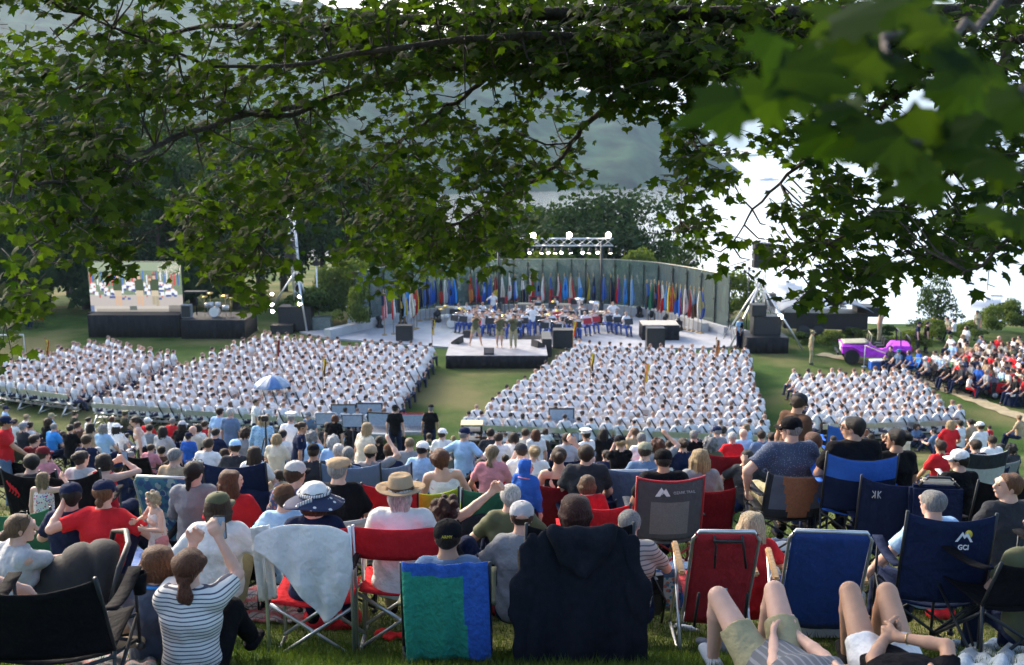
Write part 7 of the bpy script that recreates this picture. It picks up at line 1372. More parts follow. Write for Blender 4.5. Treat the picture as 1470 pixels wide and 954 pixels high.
near(1147, 578, 12.0, pose='stand', rz=-.9, label='man in brown tee and grey cap standing and looking down', shirt='brown', hs='short', hc='brown', hat=('cap','darkgrey'), nod=.45, trouser='navy', sk='tanned', sc=1.03, lean=.12)
a = near(1286, 630, 9.6, pose='chair', label='woman with dark gathered hair filming with a phone', shirt='black', hs='bun', hc='black', yaw=.8, female=True, hl=(-.26,.30,1.12), sk='tanned', finger=True); phone(*a, 'hl', 'phone with pale case held by the woman with dark gathered hair', .07)
c = chair_at('camp', 1300, 648, 8.6, -.15, 'navy camp chair with two mirrored letter marks', col='navy', W=.66, zt=.98, corner=.1, sag=.05); 
mb = MB()
for s in (-1,1): mb.tube([(-.20+s*.012,-.400,.895),(-.20+s*.012,-.400,.845)], .005, 5); mb.tube([(-.20+s*.038,-.400,.895),(-.20+s*.015,-.400,.870),(-.20+s*.038,-.400,.845)], .004, 5)
mb.build('emblem', cloth('lightgrey','_e'), c)
p = at_y(1352, 637, 8.4); o = empty('folded_table', (p.x, 8.4, G(p.x, 8.4)), -.12); tag(o, 'tall navy padded panel with a carry handle beside the navy chair', 'folding table')
mb = MB(); mb.box((0,0,.60), (.46,.09,1.15), Matrix.Rotation(-.10,3,'X'), 0, .03); mb.build('panel', cloth('navy'), o); mb = MB(); mb.tube([(-.16,.02,1.17),(-.08,.02,1.25),(.10,.02,1.25),(.18,.02,1.17)], .014, 6); mb.build('handle', M_BLACK, o); mb = MB(); mb.box((.0,.02,1.22), (.30,.06,.05), None, 0, .02); mb.build('pale_trim', cloth('cream'), o)
near(1377, 660, 9.7, label='child in white cap beside the grey folding case', shirt='black', hs='short', hc='dark brown', hat=('cap','white'), sc=.92, yaw=.8)
p = at_y(1402, 700, 8.6); o = empty('folding_case', (p.x, 8.6, G(p.x, 8.6)+.15), .12); tag(o, 'grey moulded folding case with round dark openings and red hinge', 'case')
mb = MB(); mb.box((0,0,.32), (.24,.10,.34), None, 0, .03); mb.build('shell', mat('case_moulded', (.075,.075,.08), .5), o); mb = MB()
for x in (-.07,.07): mb.lathe([(.0001,-.012),(.032,-.01),(.036,.0)], 14, (x,-.052,.24), 0, Matrix.Rotation(pi/2,3,'X'), True, 1, 1.25)
mb.box((0,-.053,.39), (.05,.01,.03)); mb.build('opening', M_BLACK, o); mb = MB(); mb.tube([(-.13,0,.47),(-.13,0,.58),(.13,0,.58),(.13,0,.47)], .010, 6); mb.build('handle', M_STEEL, o); mb = MB(); mb.box((0,-.055,.50), (.24,.02,.02)); mb.build('hinge', cloth('red','_h'), o)
c = chair_at('camp', 1442, 668, 8.8, .1, 'black backed chair behind the young man in profile', col='black', W=.6, zt=.95); c = chair_at('camp', 1412, 630, 13., .1, 'pale grey camp chair with dark trim in the right rows', col='lightgrey', W=.62, zt=1.0, frame=M_STEEL, panels=(lambda u, v: 1 if v > .72 else 0, [cloth('darkgrey')]))
near(1448, 697, 7.6, pose='chair', label='young man with short ginger hair and dark tee in left profile at right edge', shirt='darkgrey', hs='short', hc='ginger', yaw=1.35, sk='fair', nod=-.08, seat=.40, h=.010)
near(1490, 760, 6.3, pose='chair', label='person in olive tee cut by the right edge of the photo', shirt='olive', hs='short', hc='brown', build=1.15, hl=(-.15,.30,.62))
# navy chair with peak logo and bald man
a = near(1340, 722, 7.0, pose='chair', label='bald man with grey stubble hair and light blue shirt', shirt='lightblue', hs='buzz', hc='grey', build=1.12, yaw=.2, hl=(-.36,.28,.55), hr=(.25,.3,.5)); a[0].rotation_euler.z += .1
c = chair_at('camp', 1370, 735, 6.35, -.08, 'large navy camp chair with white peak and yellow sun logo', col='navy', W=.58, zt=1.02, seat=.42, corner=.12, sag=.04, rake=.12)
mb = MB(); mb.add([(.0,0,0),(.045,0,.062),(.06,0,.04),(.075,0,.062),(.115,0,0),(.098,0,0),(.075,0,.035),(.06,0,.018),(.045,0,.038),(.018,0,0)], [(0,1,8,9),(1,2,7,8),(2,3,6,7),(3,4,5,6)]); e_ = mb.build('emblem', cloth('white','_e'), c); e_.location = (.0,-.418,.88); e_.rotation_euler = (.05,0,0)
mb = MB(); mb.lathe([(.0001,0),(.024,0),(.024,.004),(.0001,.004)], 16, (.088,-.408,.925), 0, Matrix.Rotation(pi/2,3,'X')); mb.build('emblem', cloth('yellow','_e'), c); text_part('GCI', .042, cloth('white','_t'), c, (.055,-.424,.835), (pi/2,0,0), 'lettering', .002, .0008)
c = chair_at('camp', 1480, 800, 5.9, .2, 'black camp chair frame cut off by the right edge', col='black', W=.62, zt=.70, seat=.4)
# white blond woman, red backpack chair, blue lounge chair
near(1079, 752, 7.6, label='woman with long white blond hair and red sunglasses on her head', shirt='red', hs='long', hc='pale blond', female=True, build=.95, glasses='top')
M_REDC = mat('red_canvas', (.42,.018,.028), .85, .12, 12, .35)
p = at_y(1046, 765, 6.5); c = beach_chair(M_REDC, W=.46, zt=.80, seat=.30); c.location = (p.x, p.y+.45, G(p.x, p.y+.45)); c.rotation_euler = (0,0,-.03); c.scale.z = (p.z-c.location.z)/.80; tag(c, 'red backpack lounge chair with black straps and wooden arms', 'chair', 'folding chairs near the camera')
for x in (-.09,.10):
    mb = MB(); mb.tube([(x,-.49,.80),(x+.01,-.50,.74),(x+.04*(1 if x > 0 else .3),-.475,.62)], .009, 6); mb.build('strap', M_BLACK, c)
MB().tube([(-.10,-.50,.77),(.10,-.50,.77)], .010, 6).build('strap', M_BLACK, c); MB().tube([(-.17,-.42,.46),(-.18,-.33,.24)], .011, 6).build('strap', M_BLACK, c); MB().tube([(.17,-.42,.46),(.18,-.33,.24)], .011, 6).build('strap', M_BLACK, c); mb = MB(); mb.box((.0,-.418,.475), (.055,.006,.025)); mb.build('label_patch', cloth('lightgrey','_s'), c)
M_BLUC = mat('blue_canvas', (.012,.045,.20), .8, .12, 10, .3)
p = at_y(1203, 765, 6.5); c = beach_chair(M_BLUC, W=.56, zt=.84, seat=.28); c.location = (p.x, p.y+.45, G(p.x, p.y+.45)); c.rotation_euler = (0,0,-.10); c.scale.z = (p.z-c.location.z)/.84; tag(c, 'wide royal blue lounge chair with wooden arms', 'chair', 'folding chairs near the camera')
p = at_g(1190, 800); q = at_y(1190, 757, 7.3); o = cooler(Vector((q.x, 7.3, G(q.x, 7.3))), .05, 'white', 'white topped cooler behind the blue lounge chair', 1.35); o.scale = (.95,.9,1.35)
# tote bag
q = at_g(960, 870); o = empty('tote_bag', q, .1); tag(o, 'blue tote bag with white paisley print between the hoodie and red chair', 'bag'); mb = MB(); mb.box((0,0,.17), (.40,.17,.34), None, 0, .02); mb.build('body', flowerprint('paisley_print', (.45,.45,.46), [(.05,.12,.30),(.5,.15,.1),(.04,.25,.35)], 14, .14), o); mb = MB(); mb.box((0,0,.36), (.41,.18,.08), None, 0, .015); mb.build('top_band', cloth('denim'), o)
for s in (-.1,.1): mb = MB(); mb.box((s,-.10,.22), (.035,.01,.36)); mb.build('strap', cloth('blue'), o)
# lying people: pelvis near the frame's lower edge, knees bent up, slope carries the back
def lie_skeleton(kn=.50, w_=.11, hl=(-.10,-.12,.26), hr=(.08,-.10,.26), el=(-1,0,-.2), er=(1,0,-.2), fy=.50, kshift=0., kl2=None):
    J = {}; P = vec(0,0,.13); T = nrm((0,-1,-.02)); J['P'] = P; J['T'] = T; J['Rs'] = vec(1,0,0); J['Fs'] = vec(0,0,1)
    sh = P+T*.475; J['sl'] = sh-vec(.165,0,0); J['sr'] = sh+vec(.165,0,0); J['nk'] = P+T*.54; J['H'] = P+T*.70+vec(0,0,.08); J['r'] = vec(1,0,0); J['f'] = nrm((0,.25,1)); J['u'] = nrm((0,-1,.25))
    J['el'], J['hl'] = ik(J['sl'], hl, .28, .25, el); J['er'], J['hr'] = ik(J['sr'], hr, .28, .25, er); J['pl'] = P+vec(-.095,0,0); J['pr'] = P+vec(.095,0,0)
    J['kl'], J['al'] = ik(J['pl'], (-w_*1.2+kshift, fy, .08), .43, .42, (-w_+kshift,0,1)); J['kr'], J['ar'] = ik(J['pr'], (w_*1.2+kshift, fy, .08), .43, .42, (w_+kshift,0,1)); J['pose'] = 'lie'; J['wide'] = 1.; J['belly'] = 0.; return J
M_GSTR = striped('grey_striped_tee', (.10,.11,.13), (.20,.21,.24), 24, True)
def lying(px, py, Y, J, rz, **kw):
    a = near(0, 0, 5., lie=J, rz=rz, **kw); k = (Vector(J['kl'])+Vector(J['kr']))/2; slope = .26
    R = Matrix.Rotation(rz, 3, 'Z') @ Matrix.Rotation(-slope, 3, 'X'); a[0].rotation_euler = R.to_euler(); kp = at_y(px, py, Y); a[0].location = kp - R @ k; return a
a = lying(1072, 852, 5.25, lie_skeleton(w_=.125, fy=.46, hl=(.02,.02,.27), hr=(.16,.05,.27)), .22, label='man in khaki shorts and grey striped tee lying with knees up', shirt=M_GSTR, legs='short', trouser='khaki', hs='short', hc='dark brown', finger=True, curl=.3, sk='fair', shoes='lightgrey', h=.010, short=.55)
a = lying(1247, 850, 5.2, lie_skeleton(w_=.06, fy=.46, kshift=-.01, hl=(.00,-.02,.30), hr=(.03,-.10,.30), er=(1,-.2,.5)), -.06, label='woman in white shorts and black top lying with knees up and bracelet', shirt='black', legs='short', trouser='white', hs='long', hc='dark brown', finger=True, curl=1.3, female=True, sk='tanned', build=.92, h=.010, shoes='black', short=.34)
b_, J = a; w_ = Vector(J['hr'])*.8+Vector(J['er'])*.2; dd = (Vector(J['hr'])-Vector(J['er'])).normalized(); o1 = dd.orthogonal().normalized(); o2 = dd.cross(o1); mb = MB(); mb.tube([w_+(o1*cos(t)+o2*sin(t))*.030 for t in np.linspace(0,2*pi,15)], .003, 5); mb.build('bracelet', M_BRASS, b_)
# --- blankets and things on the grass
def ground_cloth(pts, m, name, label, cat='blanket', th=.02, wr=.02):
    q = [at_g(*p) for p in pts]; mb = MB()
    def fn(u, v):
        p = (q[0].lerp(q[1], u)).lerp(q[3].lerp(q[2], u), v); return (p.x, p.y, G(p.x, p.y)+.035+wr*(sin(u*17+v*5)*sin(v*13)+.5*sin(u*31-v*9)))
    mb.sheet(fn, 40, 24, th); o = mb.build(name, m); tag(o, label, cat); return o
def plaid(name, base, c1, c2):
    m = bpy.data.materials.new(name); m.use_nodes = True; t = m.node_tree; N = t.nodes; L = t.links; b = N['Principled BSDF']; b.inputs['Roughness'].default_value = .95
    tc = N.new('ShaderNodeTexCoord'); sx = N.new('ShaderNodeSeparateXYZ'); mp = N.new('ShaderNodeMapping'); mp.inputs['Rotation'].default_value = (0,0,.5); L.new(tc.outputs['Object'], mp.inputs[0]); L.new(mp.outputs[0], sx.inputs[0]); prev = None
    for ax, sc_, th, c in (('X',3.,.35,c1),('Y',3.,.35,c1),('X',3.,.08,c2),('Y',3.,.08,c2),('X',7.,.06,c1)):
        mu = N.new('ShaderNodeMath'); mu.operation = 'MULTIPLY_ADD'; mu.inputs[1].default_value = sc_; mu.inputs[2].default_value = .37 if th < .1 else 0; L.new(sx.outputs[ax], mu.inputs[0]); fr = N.new('ShaderNodeMath'); fr.operation = 'FRACT'; L.new(mu.outputs[0], fr.inputs[0]); lt = N.new('ShaderNodeMath'); lt.operation = 'LESS_THAN'; lt.inputs[1].default_value = th; L.new(fr.outputs[0], lt.inputs[0])
        ml = N.new('ShaderNodeMath'); ml.operation = 'MULTIPLY'; ml.inputs[1].default_value = .65; L.new(lt.outputs[0], ml.inputs[0]); mx = N.new('ShaderNodeMixRGB'); L.new(ml.outputs[0], mx.inputs[0]); mx.inputs[2].default_value = (*c, 1)
        if prev: L.new(prev.outputs[0], mx.inputs[1])
        else: mx.inputs[1].default_value = (*base, 1)
        prev = mx
    L.new(prev.outputs[0], b.inputs['Base Color']); return m
ground_cloth([(330,895),(470,900),(430,845),(300,850)], plaid('red_plaid', (.40,.36,.34), (.42,.03,.04), (.03,.03,.08)), 'blanket', 'red white and black plaid blanket under the white shirt person')
ground_cloth([(90,985),(230,990),(215,900),(110,905)], plaid('grey_plaid', (.16,.19,.20), (.08,.10,.12), (.5,.10,.08)), 'blanket', 'grey green plaid blanket at the bottom left')
ground_cloth([(60,880),(200,880),(215,790),(70,790)], mat('blue_tarp', (.03,.12,.38), .6, .2, 4, .5), 'blanket', 'bright blue ground sheet under the baby seat')
ground_cloth([(1370,990),(1500,990),(1490,925),(1350,930)], mat('pale_blue_blanket', (.30,.37,.44), .95, .2, 6, .5), 'blanket', 'pale blue blanket in the bottom right corner', wr=.03)
ground_cloth([(930,850),(1130,850),(1110,805),(945,805)], plaid('pale_plaid', (.35,.36,.38), (.12,.14,.2), (.4,.1,.1)), 'blanket', 'pale plaid blanket beneath the red lounge chair')
ground_cloth([(255,765),(330,765),(335,730),(260,730)], striped('blue_white_stripe', (.55,.58,.62), (.04,.10,.30), 9, True), 'blanket', 'blue and white striped blanket below the leafy print chair')
ground_cloth([(200,930),(330,930),(330,905),(210,905)], mat('black_bag', (.02,.02,.022), .8, .2, 6, .4), 'jacket', 'dark jacket lying behind the striped tee woman', 'jacket', wr=.04)
def lump(px, py, dims, col, name, label, cat, dz=0., seed=1., rz=0.):
    q = at_g(px, py); o = blob_obj(name, [cap((-dims[0]*.3,0,dims[2]*.35),(dims[0]*.3,0,dims[2]*.35),dims[2]*.42,dims[2]*.36,(0,1,0),dims[1]/dims[2]), cap((-dims[0]*.2,.03,dims[2]*.6),(dims[0]*.15,0,dims[2]*.7),dims[2]*.28,dims[2]*.2)], col if isinstance(col, bpy.types.Material) else cloth(col), None, .014, .05, .012, seed, loc=q+Vector((0,0,dz)), rz=rz); tag(o, label, cat); return o
lump(185, 860, (.7,.4,.30), 'denim', 'bag', 'faded blue diaper bag right of the baby seat', 'bag'); lump(95, 852, (.4,.3,.18), 'darkgrey', 'bag', 'dark grey bag left of the blue diaper bag', 'bag', seed=2.); lump(478, 900, (.5,.35,.20), 'red', 'jacket', 'crumpled red jacket under the towel draped chair', 'jacket', seed=3.)
lump(690, 880, (.35,.3,.45), 'red', 'bag', 'red insulated bag between the towel chair and hoodie chair', 'bag', seed=4.); lump(1225, 700, (.4,.25,.2), 'red', 'bag', 'small red bag beneath the bright blue topped chair', 'bag', seed=5.); lump(1125, 800, (.4,.3,.28), striped('cooler_stripe', (.55,.56,.58), (.03,.05,.1), 9), 'cooler_bag', 'white and navy striped soft cooler right of the red chair', 'bag', seed=6.)
lump(1400, 860, (.5,.4,.2), 'black', 'bag', 'black bag on the ground beneath the peak logo chair', 'bag', seed=7.); lump(560, 915, (.4,.2,.05), 'red', 'strap_bag', 'flat red carry bag on the grass below the red director chair', 'bag', seed=8.); lump(985, 700, (.5,.3,.12), 'white', 'cloth', 'white cloth lying beside the grey red trimmed chair', 'cloth', seed=9.); lump(1350, 885, (.3,.2,.1), 'red', 'bag', 'small red bag on the grass under the navy logo chair', 'bag', seed=10.)
def bottle(px, py, col, label, h_=.2, r_=.035, lie_=False):
    q = at_g(px, py); mb = MB(); mb.lathe([(r_*.95,0),(r_,.02),(r_,h_*.7),(r_*.5,h_*.85),(r_*.45,h_*.9)], 14); o = mb.build('bottle', col, None, q); tag(o, label, 'bottle'); mb = MB(); mb.lathe([(r_*.5,h_*.9),(r_*.5,h_),(.0001,h_)], 12); mb.build('bottle_cap', cloth('white','_c'), o)
    if lie_: o.rotation_euler = (pi/2-.2, 0, .8); o.location.z += r_
    return o
M_PET = mat('clear_plastic', (.55,.62,.68), .15, .1, spec=.8)
bottle(176, 730, mat('steel_grey', (.35,.36,.38), .4, metal=.6), 'grey metal water bottle beside the red tee woman', .26, .045); bottle(970, 905, M_PET, 'clear plastic bottle lying on the grass right of the backpack', .22, .033, True); bottle(895, 905, cloth('lime'), 'lime green tub under the hoodie chair', .18, .06); bottle(1092, 820, M_PET, 'clear bottle on the plaid blanket', .2, .03)
# sneakers on the grass
def shoe(px, py, col, rz, label):
    q = at_g(px, py); o = blob_obj('shoe', [cap((0,-.08,.05),(0,.02,.045),.048,.042,(0,0,1),.9), cap((0,.02,.04),(0,.14,.035),.042,.036,(0,0,1),.8)], cloth(col), None, .009, .03, 0, 0, loc=q, rz=rz); tag(o, label, 'shoe'); mb = MB(); mb.lathe([(.048,0),(.05,.012),(.047,.024)], 16, (0,.03,0), 0, None, True, .95, 2.6); mb.build('sole', cloth('white','_c'), o)
shoe(905, 790, 'black', .2, 'dark shoe by the red legs of the grey chair'); shoe(985, 893, 'white', -.7, 'white sneaker on the grass left of the lying man'); shoe(1030, 935, 'grey', .9, 'grey shoe at the bottom edge beside the lying man')
# ============================================================ grass blades near the camera
def blades():
    rg = np.random.RandomState(9); n = 90000
    d = 3.6 + (17-3.6)*rg.rand(n)**1.9; x = (rg.rand(n)-.5)*d*1.12
    z = np.interp(d, GY, GZ) + .03*np.sin(x*1.3+d*.7)*np.sin(d*1.1)
    h = rg.uniform(.025,.075,n)*(1+.25*(d > 8)); a = rg.uniform(0,2*pi,n); wd = .0028*(1+d*.10); lx = rg.normal(0,.45,n)*h; ly = rg.normal(0,.45,n)*h
    c, s = np.cos(a)*wd, np.sin(a)*wd
    V = np.stack([np.stack([x-c, d-s, z-.005],1), np.stack([x+c, d+s, z-.005],1), np.stack([x+lx, d+ly, z+h],1)], 1).reshape(-1,3)
    me = np_mesh('grass_blades', V, np.arange(3*n).reshape(-1,3), smooth=False); me.materials.append(leaf_mat('blade_green', (.035,.065,.012), (.085,.12,.03), .3)); tag(mesh_obj('grass_blades', me), 'short lawn grass between the blankets and chairs', 'grass', None, 'stuff')  # blade greens lowered, canopy shade put into the colour
blades()
# ============================================================ THE MAPLE OVERHEAD
M_MLEAF = leaf_mat('maple_leaf', (.006,.020,.004), (.022,.048,.009), .50, (4.9,4.0,.6), .12); M_MBARK = mat('maple_bark', (.045,.036,.030), .9, .4, 14, .8, stretch=(1,1,.4))
mp_ = empty('maple_tree', (6.6, 6.0, G(6.6, 6.0))); tag(mp_, 'large maple whose leafy branches hang across the top of the view', 'tree'); MO = mp_.location.copy()
limbs = []   # list of [(Vector, radius)]
def limb(pts, r0, r1):
    P = [at_y(px, py, Y) for px, py, Y in pts]; Q = []
    for i in range(len(P)-1):
        for k in range(4): Q.append(P[i].lerp(P[i+1], k/4) + Vector((random.uniform(-1,1), random.uniform(-1,1), random.uniform(-1,1)))*.02*(k > 0))
    Q.append(P[-1]); R = [r0 + (r1-r0)*(i/(len(Q)-1))**.8 for i in range(len(Q))]; limbs.append((Q, R)); return Q
limb([(1600,-120,7.2),(1400,20,7.4),(1250,85,7.8),(1100,105,8),(1000,105,8.1),(840,100,8.5),(640,95,9),(520,125,9.3),(440,150,9.6)], .13, .022)
limb([(1250,85,7.8),(1120,112,8),(1000,108,8),(928,117,8.2),(890,134,8.3),(853,168,8.5),(819,205,8.6),(798,239,8.7),(744,272,8.8),(685,302,9),(630,330,9.1)], .05, .007)
limb([(840,100,8.5),(706,105,8.7),(668,138,8.9),(618,168,9),(580,197,9.2),(546,230,9.3),(488,285,9.5)], .030, .006)
limb([(1400,20,7.4),(1000,20,7.8),(760,20,8.2),(600,28,8.5),(499,38,8.8),(419,38,9),(360,34,9.1),(268,42,9.3),(201,59,9.4),(159,71,9.5)], .07, .008)
limb([(520,125,9.3),(420,165,8.8),(327,159,8.6),(289,153,8.4),(251,140,8.3),(210,134,8.2),(147,109,8.)], .028, .007)
limb([(440,150,9.6),(330,170,8.6),(260,193,7.6),(210,218,7.3),(168,239,7.1),(105,260,6.9),(42,264,6.8),(-40,250,6.7)], .030, .009)
limb([(260,193,7.6),(240,215,7.5),(190,235,7.4),(150,285,7.2),(70,330,7),(20,380,6.9)], .012, .005)
limb([(440,150,9.6),(420,230,9),(400,300,8.6),(360,370,8.4),(330,420,8.3)], .014, .005)
limb([(488,285,9.5),(420,300,9.2),(360,320,9),(300,330,8.9),(255,300,8.8)], .008, .004)
limb([(1400,20,7.4),(1300,130,7.6),(1200,200,7.9),(1130,250,8.2),(1080,300,8.3),(1050,350,8.4)], .03, .005)
limb([(1450,60,7.),(1420,180,7),(1350,260,7.1),(1270,310,7.3),(1190,350,7.6),(1120,390,7.8)], .035, .006)
limb([(1500,100,6.6),(1480,240,6.4),(1420,320,6.4),(1340,360,6.6),(1260,400,6.9),(1200,440,7)], .03, .005)
limb([(1500,100,6.6),(1500,260,5.6),(1460,330,5.4),(1420,370,5.4),(1380,395,5.4)], .025, .005)
limb([(1000,105,8.1),(990,160,8.2),(1000,210,8.3),(985,270,8.4),(975,330,8.4)], .014, .004)
limb([(1250,85,7.8),(900,50,7.6),(700,55,7.6),(560,70,7.7),(450,90,7.8),(300,95,7.9),(120,20,8)], .04, .008)
limb([(1500,-60,3.2),(1420,20,2.2),(1330,60,1.6),(1240,80,1.35),(1160,110,1.25)], .012, .003)
limb([(1520,120,1.9),(1440,150,1.6),(1370,180,1.45),(1290,200,1.35)], .010, .003)
limb([(1540,220,2.0),(1480,250,1.6),(1420,260,1.5)], .008, .003)
# trunk out of frame to the right, joined to the main limbs
tb = MB(); tr0 = Vector((6.6, 6.0, G(6.6,6)-.3)); j = at_y(1600,-120,7.2); tb.tube([tr0, Vector((6.5,6.1,10.2)), Vector((6.2,6.5,12.2)), j + Vector((.8,-.1,.2)), j], [.48,.36,.30,.2,.13], 14)
for e in ((1500,100,6.6),(1450,60,7.),(1500,-60,3.2),(1520,120,1.9),(1540,220,2.0)):
    q = at_y(*e); tb.tube([Vector((6.3,6.4,11.8)), Vector((6.3,6.4,11.8)).lerp(q, .5)+Vector((0,0,.35)), q], [.12,.06,.03 if e[2] > 3 else .012], 8)
o = tb.build('trunk', M_MBARK, mp_); o.location = -MO

# leaf density: (cx, cy, rx, ry, depth, number of clusters)
DEN = [(90,90,150,110,8.2,95),(60,180,110,90,7.2,80),(120,250,110,60,7.0,60),(60,330,80,60,7.2,36),(150,330,50,50,7.0,18),(25,400,40,60,6.9,22),(5,480,16,26,6.6,5),(165,365,18,30,7,8),
 (300,60,140,80,8.6,80),(260,140,90,60,8.0,42),(380,190,90,70,9,55),(460,90,110,70,9,60),(430,255,90,50,8.8,50),(330,300,80,50,8.6,50),(300,350,60,45,8.4,34),(352,385,36,36,8.3,22),(395,350,30,40,8.6,14),(350,425,28,16,8.2,6),(450,30,90,40,8.7,34),
 (640,35,140,50,8.4,110),(820,40,140,55,8.2,130),(1000,45,140,60,8,140),(940,90,160,45,7.8,120),(760,85,140,38,8.4,90),(600,85,100,40,8.8,52),(1150,60,130,70,7.8,120),(1320,50,150,70,7.4,110),(1180,140,110,55,7.8,95),
 (520,190,60,70,9.4,34),(600,150,60,35,9.1,22),(570,240,60,50,9.3,30),(640,225,70,50,9.1,36),(700,190,90,45,8.9,42),(780,170,60,35,8.7,26),(560,330,70,40,9.2,40),(650,300,90,50,9,58),(740,250,70,45,8.8,38),(800,240,40,40,8.7,18),(600,385,60,22,9.1,18),(520,370,40,30,9.2,16),(560,290,70,40,9.2,30),(620,350,80,35,9.1,36),(700,300,70,40,9,26),(560,400,40,14,9.1,8),(660,385,40,16,9,8),(690,350,60,34,9,26),(740,330,40,30,8.9,12),(755,398,14,8,8.8,2),
 (880,130,60,35,8.3,26),(930,160,50,30,8.2,18),(1000,185,40,55,8.2,24),(990,250,45,35,8.3,24),(1040,225,40,30,8.3,12),(985,320,30,30,8.3,9),(1010,300,50,35,8.3,14),(1030,360,40,30,8.3,10),(1050,270,30,25,8.3,4),
 (1140,190,60,45,7.9,30),(1230,220,80,60,7.6,62),(1180,290,60,38,8,34),(1240,300,70,45,7.4,46),(1150,350,50,25,7.9,18),(1210,370,70,40,7.3,44),(1075,370,30,18,7.9,5),(1185,430,30,22,7.1,12),(1260,400,40,25,6.9,12),(1330,330,80,50,6.8,52),(1400,350,60,40,5.8,32),(1340,385,40,20,6.5,10),(1440,300,50,50,5.8,30),(1385,230,90,60,6.8,60),(1440,160,70,70,6.6,60),(1455,380,20,20,5.5,4),
 (300,-130,500,90,7.5,290),(1000,-150,500,100,6.5,300),(100,-60,200,60,8,80)]  # last row: unseen foliage above the frame, added to shade the crown
def leaf_poly():
    pts = [(0,0),(.10,.06),(.34,-.06),(.30,.10),(.52,.22),(.38,.32),(.50,.52),(.28,.48),(.22,.60),(.14,.56),(.10,.78),(0,1.0)]
    L_ = [(-x, y) for x, y in pts[1:-1]][::-1]; return pts + L_
LP = np.array(leaf_poly()); LP[:, 1] -= .0
def leaf_verts(c, n, up, s, rg):
    t = nrm(np.cross(n, rg.normal(size=3))) if up is None else nrm(up - n*np.dot(up, n)); b = np.cross(n, t)
    fold_ = -.18*np.abs(LP[:,0])*s - .12*(LP[:,1]-.3)**2*s
    return c + np.outer(LP[:,0]*s, b) + np.outer(LP[:,1]*s, t) + np.outer(fold_, n)
rg = np.random.RandomState(5); LV = []; tw = MB(); allpts = [(q, i, k) for i, (Q, R) in enumerate(limbs) for k, q in enumerate(Q)]; LPN = np.array([tuple(q) for q, i, k in allpts])
ncl = 0
def cluster(P, lsz, nl=7, spread=.16):
    global ncl
    d = nrm(vec(rg.normal()*.8 - .3, rg.normal()*.8, -.25+rg.normal()*.25)); L_ = rg.uniform(.18,.42)*spread/.16
    st = np.array(P) - d*L_*.5; tw.tube([tuple(st), tuple(st+d*L_*.5+vec(0,0,.02)), tuple(st+d*L_)], [.004,.003,.0015], 4, cap=False)
    for i in range(nl):
        t = (i+.5)/nl; c = st + d*L_*t; side = nrm(np.cross(d, (0,0,1)))*(1 if i % 2 else -1); c = c + side*rg.uniform(.01,.06) + rg.normal(size=3)*.025
        n = nrm(vec(rg.normal()*.5, -.55+rg.normal()*.5, .75)); up = nrm(side*.7 + d*.4 + vec(0,0,-.8) + rg.normal(size=3)*.35); LV.append(leaf_verts(c, n, up, lsz*rg.uniform(.55,1.3), rg))
    ncl += 1; return st
for cx, cy, rx, ry, Y, n in DEN:
    n = int(n*(1.15 if cy < 130 else (.52 if cx > 1060 else (.66 if cx > 480 else .8))))
    for i in range(n):
        a_ = rg.uniform(0, 2*pi); q = sqrt(rg.uniform())*1.05; px = cx+cos(a_)*q*rx; py = cy+sin(a_)*q*ry; yy = max(4.6, Y + rg.normal()*.55); P = at_y(px, py, yy)
        if P.z < G(P.x, P.y)+2.2: continue
        st = cluster(P, .090, 8)
        # twig back to the nearest limb point
        dd = np.linalg.norm(LPN-st, axis=1); j = int(dd.argmin())
        if dd[j] < .6 and i % 2 == 0:
            A = Vector(LPN[j]); B = Vector(st); tw.tube([A, A.lerp(B, .5)+Vector((0,0,-.05)), B], [.008,.006,.003], 5, cap=False)
for Q, R in limbs: o = MB().tube(Q, R, 8).build('limb', M_MBARK, mp_); o.location = -MO
o = tw.build('twigs', M_MBARK, mp_); o.location = -MO
for i in range(170): cluster(np.array([rg.uniform(-4.6,1.6), rg.uniform(2.2,7.2), rg.uniform(13.1,14.8)]), .105, 8)  # unseen clusters added overhead to keep sun off the near sprays
for i in range(60): cluster(np.array([rg.uniform(-1.5,1.2), rg.uniform(.9,2.6), rg.uniform(12.0,12.9)]), .105, 8)  # more out-of-view leaves added above the camera as a sun block
# the sprays of leaves that hang close to the camera
NEAR = [(1110,95,1.25,30),(1150,60,1.3,20),(1180,110,1.3,30),(1240,60,1.35,30),(1290,110,1.35,30),(1330,60,1.45,30),(1260,160,1.35,40),(1350,150,1.4,40),(1420,80,1.5,40),(1400,190,1.45,40),(1460,140,1.5,40),(1290,200,1.35,30),(1330,230,1.4,30),(1200,20,1.4,20),(1440,240,1.5,30),(1460,210,1.5,30),(1380,40,1.6,30),(1180,180,1.5,24),(1410,130,1.7,30),(1450,300,1.7,20),(1300,20,1.6,20),(1230,120,1.6,24),(1370,240,1.7,20),(1390,110,1.4,20)]
for px, py, Y, _ in NEAR:
    P = np.array(at_y(px, py, Y)); 
    for i in range(2):
        c = P + rg.normal(size=3)*vec(.03,.06,.025); n = nrm(vec(rg.normal()*.4, -.75+rg.normal()*.3, .8)); LV.append(leaf_verts(c, n, nrm(vec(rg.normal()*.7-.3, .1, -.5)), rg.uniform(.075,.11), rg))
V = np.concatenate(LV); k = len(LP); base = np.arange(len(LV))[:, None]*k
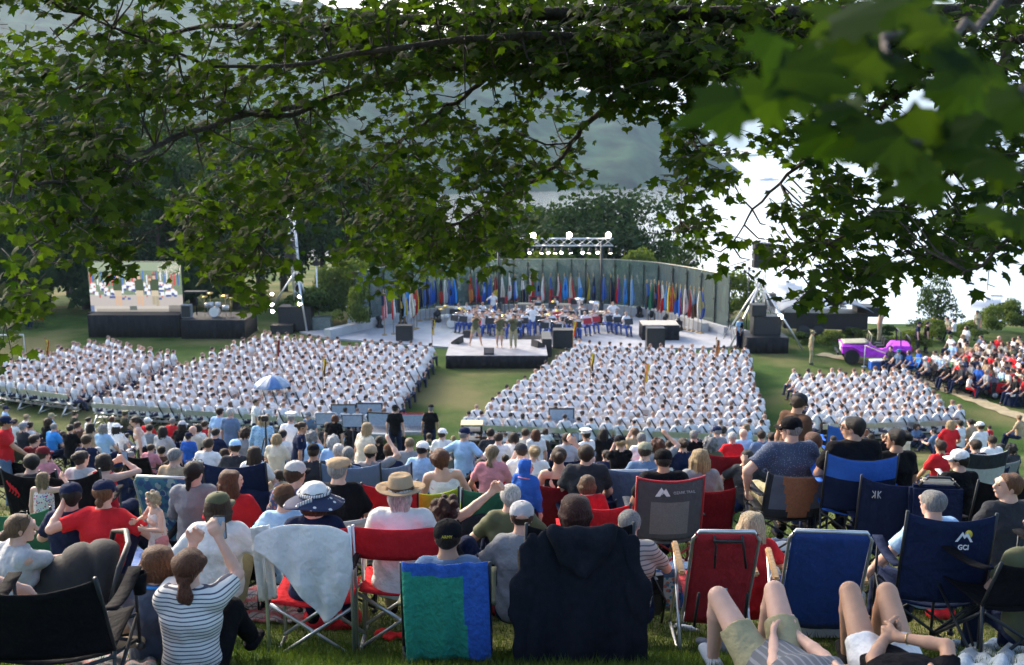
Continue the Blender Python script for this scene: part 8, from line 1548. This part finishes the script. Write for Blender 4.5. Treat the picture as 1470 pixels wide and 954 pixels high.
# fan from the leaf base
tri = np.array([[0, i, i+1] for i in range(1, k-1)]); F = (base[:, :, None] + tri[None]).reshape(-1, 3)
me = np_mesh('leaves', V, F, smooth=False); me.materials.append(M_MLEAF); o = mesh_obj('leaves', me, mp_); o.location = -MO
# ============================================================ labels that single out each person of the crowd
def finalize():
    from collections import defaultdict
    by = defaultdict(list)
    for e in crowd:
        if len(e) < 7: by[e[1]].append(e)
    uniq = [(e[2], e[3], e[4]) for k, v in by.items() if len(v) == 1 for e in v if e[2] and not e[5]]
    named = {}
    used = set(k for k, v in by.items() if len(v) == 1)
    for k, v in by.items():
        if len(v) == 1: v[0][0]['label'] = k; named[id(v[0][0])] = k; continue
        v.sort(key=lambda e: e[3])
        for n, e in enumerate(v):
            c = sorted(uniq, key=lambda u: (u[1]-e[3])**2 + (2.5*(u[2]-e[4]))**2)
            ok = None
            for u in c[:6]:
                if u[0] == e[2]: continue
                d = 'right of' if e[3] > u[1] else 'left of'
                L_ = '%s, %s the one in %s' % (k, d, u[0])
                if L_ not in used and len(L_.split()) <= 16: ok = L_; break
            if not ok: ok = '%s, %s from the left' % (k, ORD[n+1])
            used.add(ok); e[0]['label'] = ok; named[id(e[0])] = ok
    cnt = defaultdict(int)
    for e in crowd:
        if len(e) < 7:
            w_ = e[0]['label'].split()[:16]
            e[0]['label'] = ' '.join(w_); continue
        c, col = e[0], e[1]; pl = e[6]['label'] if 'label' in e[6].keys() else ''
        w_ = ('%s under the %s' % (col, pl)).replace(', ', ' ').split()[:16]
        while w_[-1] in ('of','the','in','with','and','right','left','one','from','under','a','short','long','cropped','light','dark','service'): w_.pop()
        lab = ' '.join(w_)
        cnt[lab] += 1
        if cnt[lab] > 1: lab = '%s %s' % (ORD[cnt[lab]], ' '.join(w_[:15]))
        c['label'] = lab; c['category'] = 'chair'; c['group'] = 'folding chairs among the crowd'
    for e in crowd:
        if e[0].type == 'EMPTY' and 'category' not in e[0].keys(): e[0]['category'] = 'chair'
finalize()
bpy.context.view_layer.update()
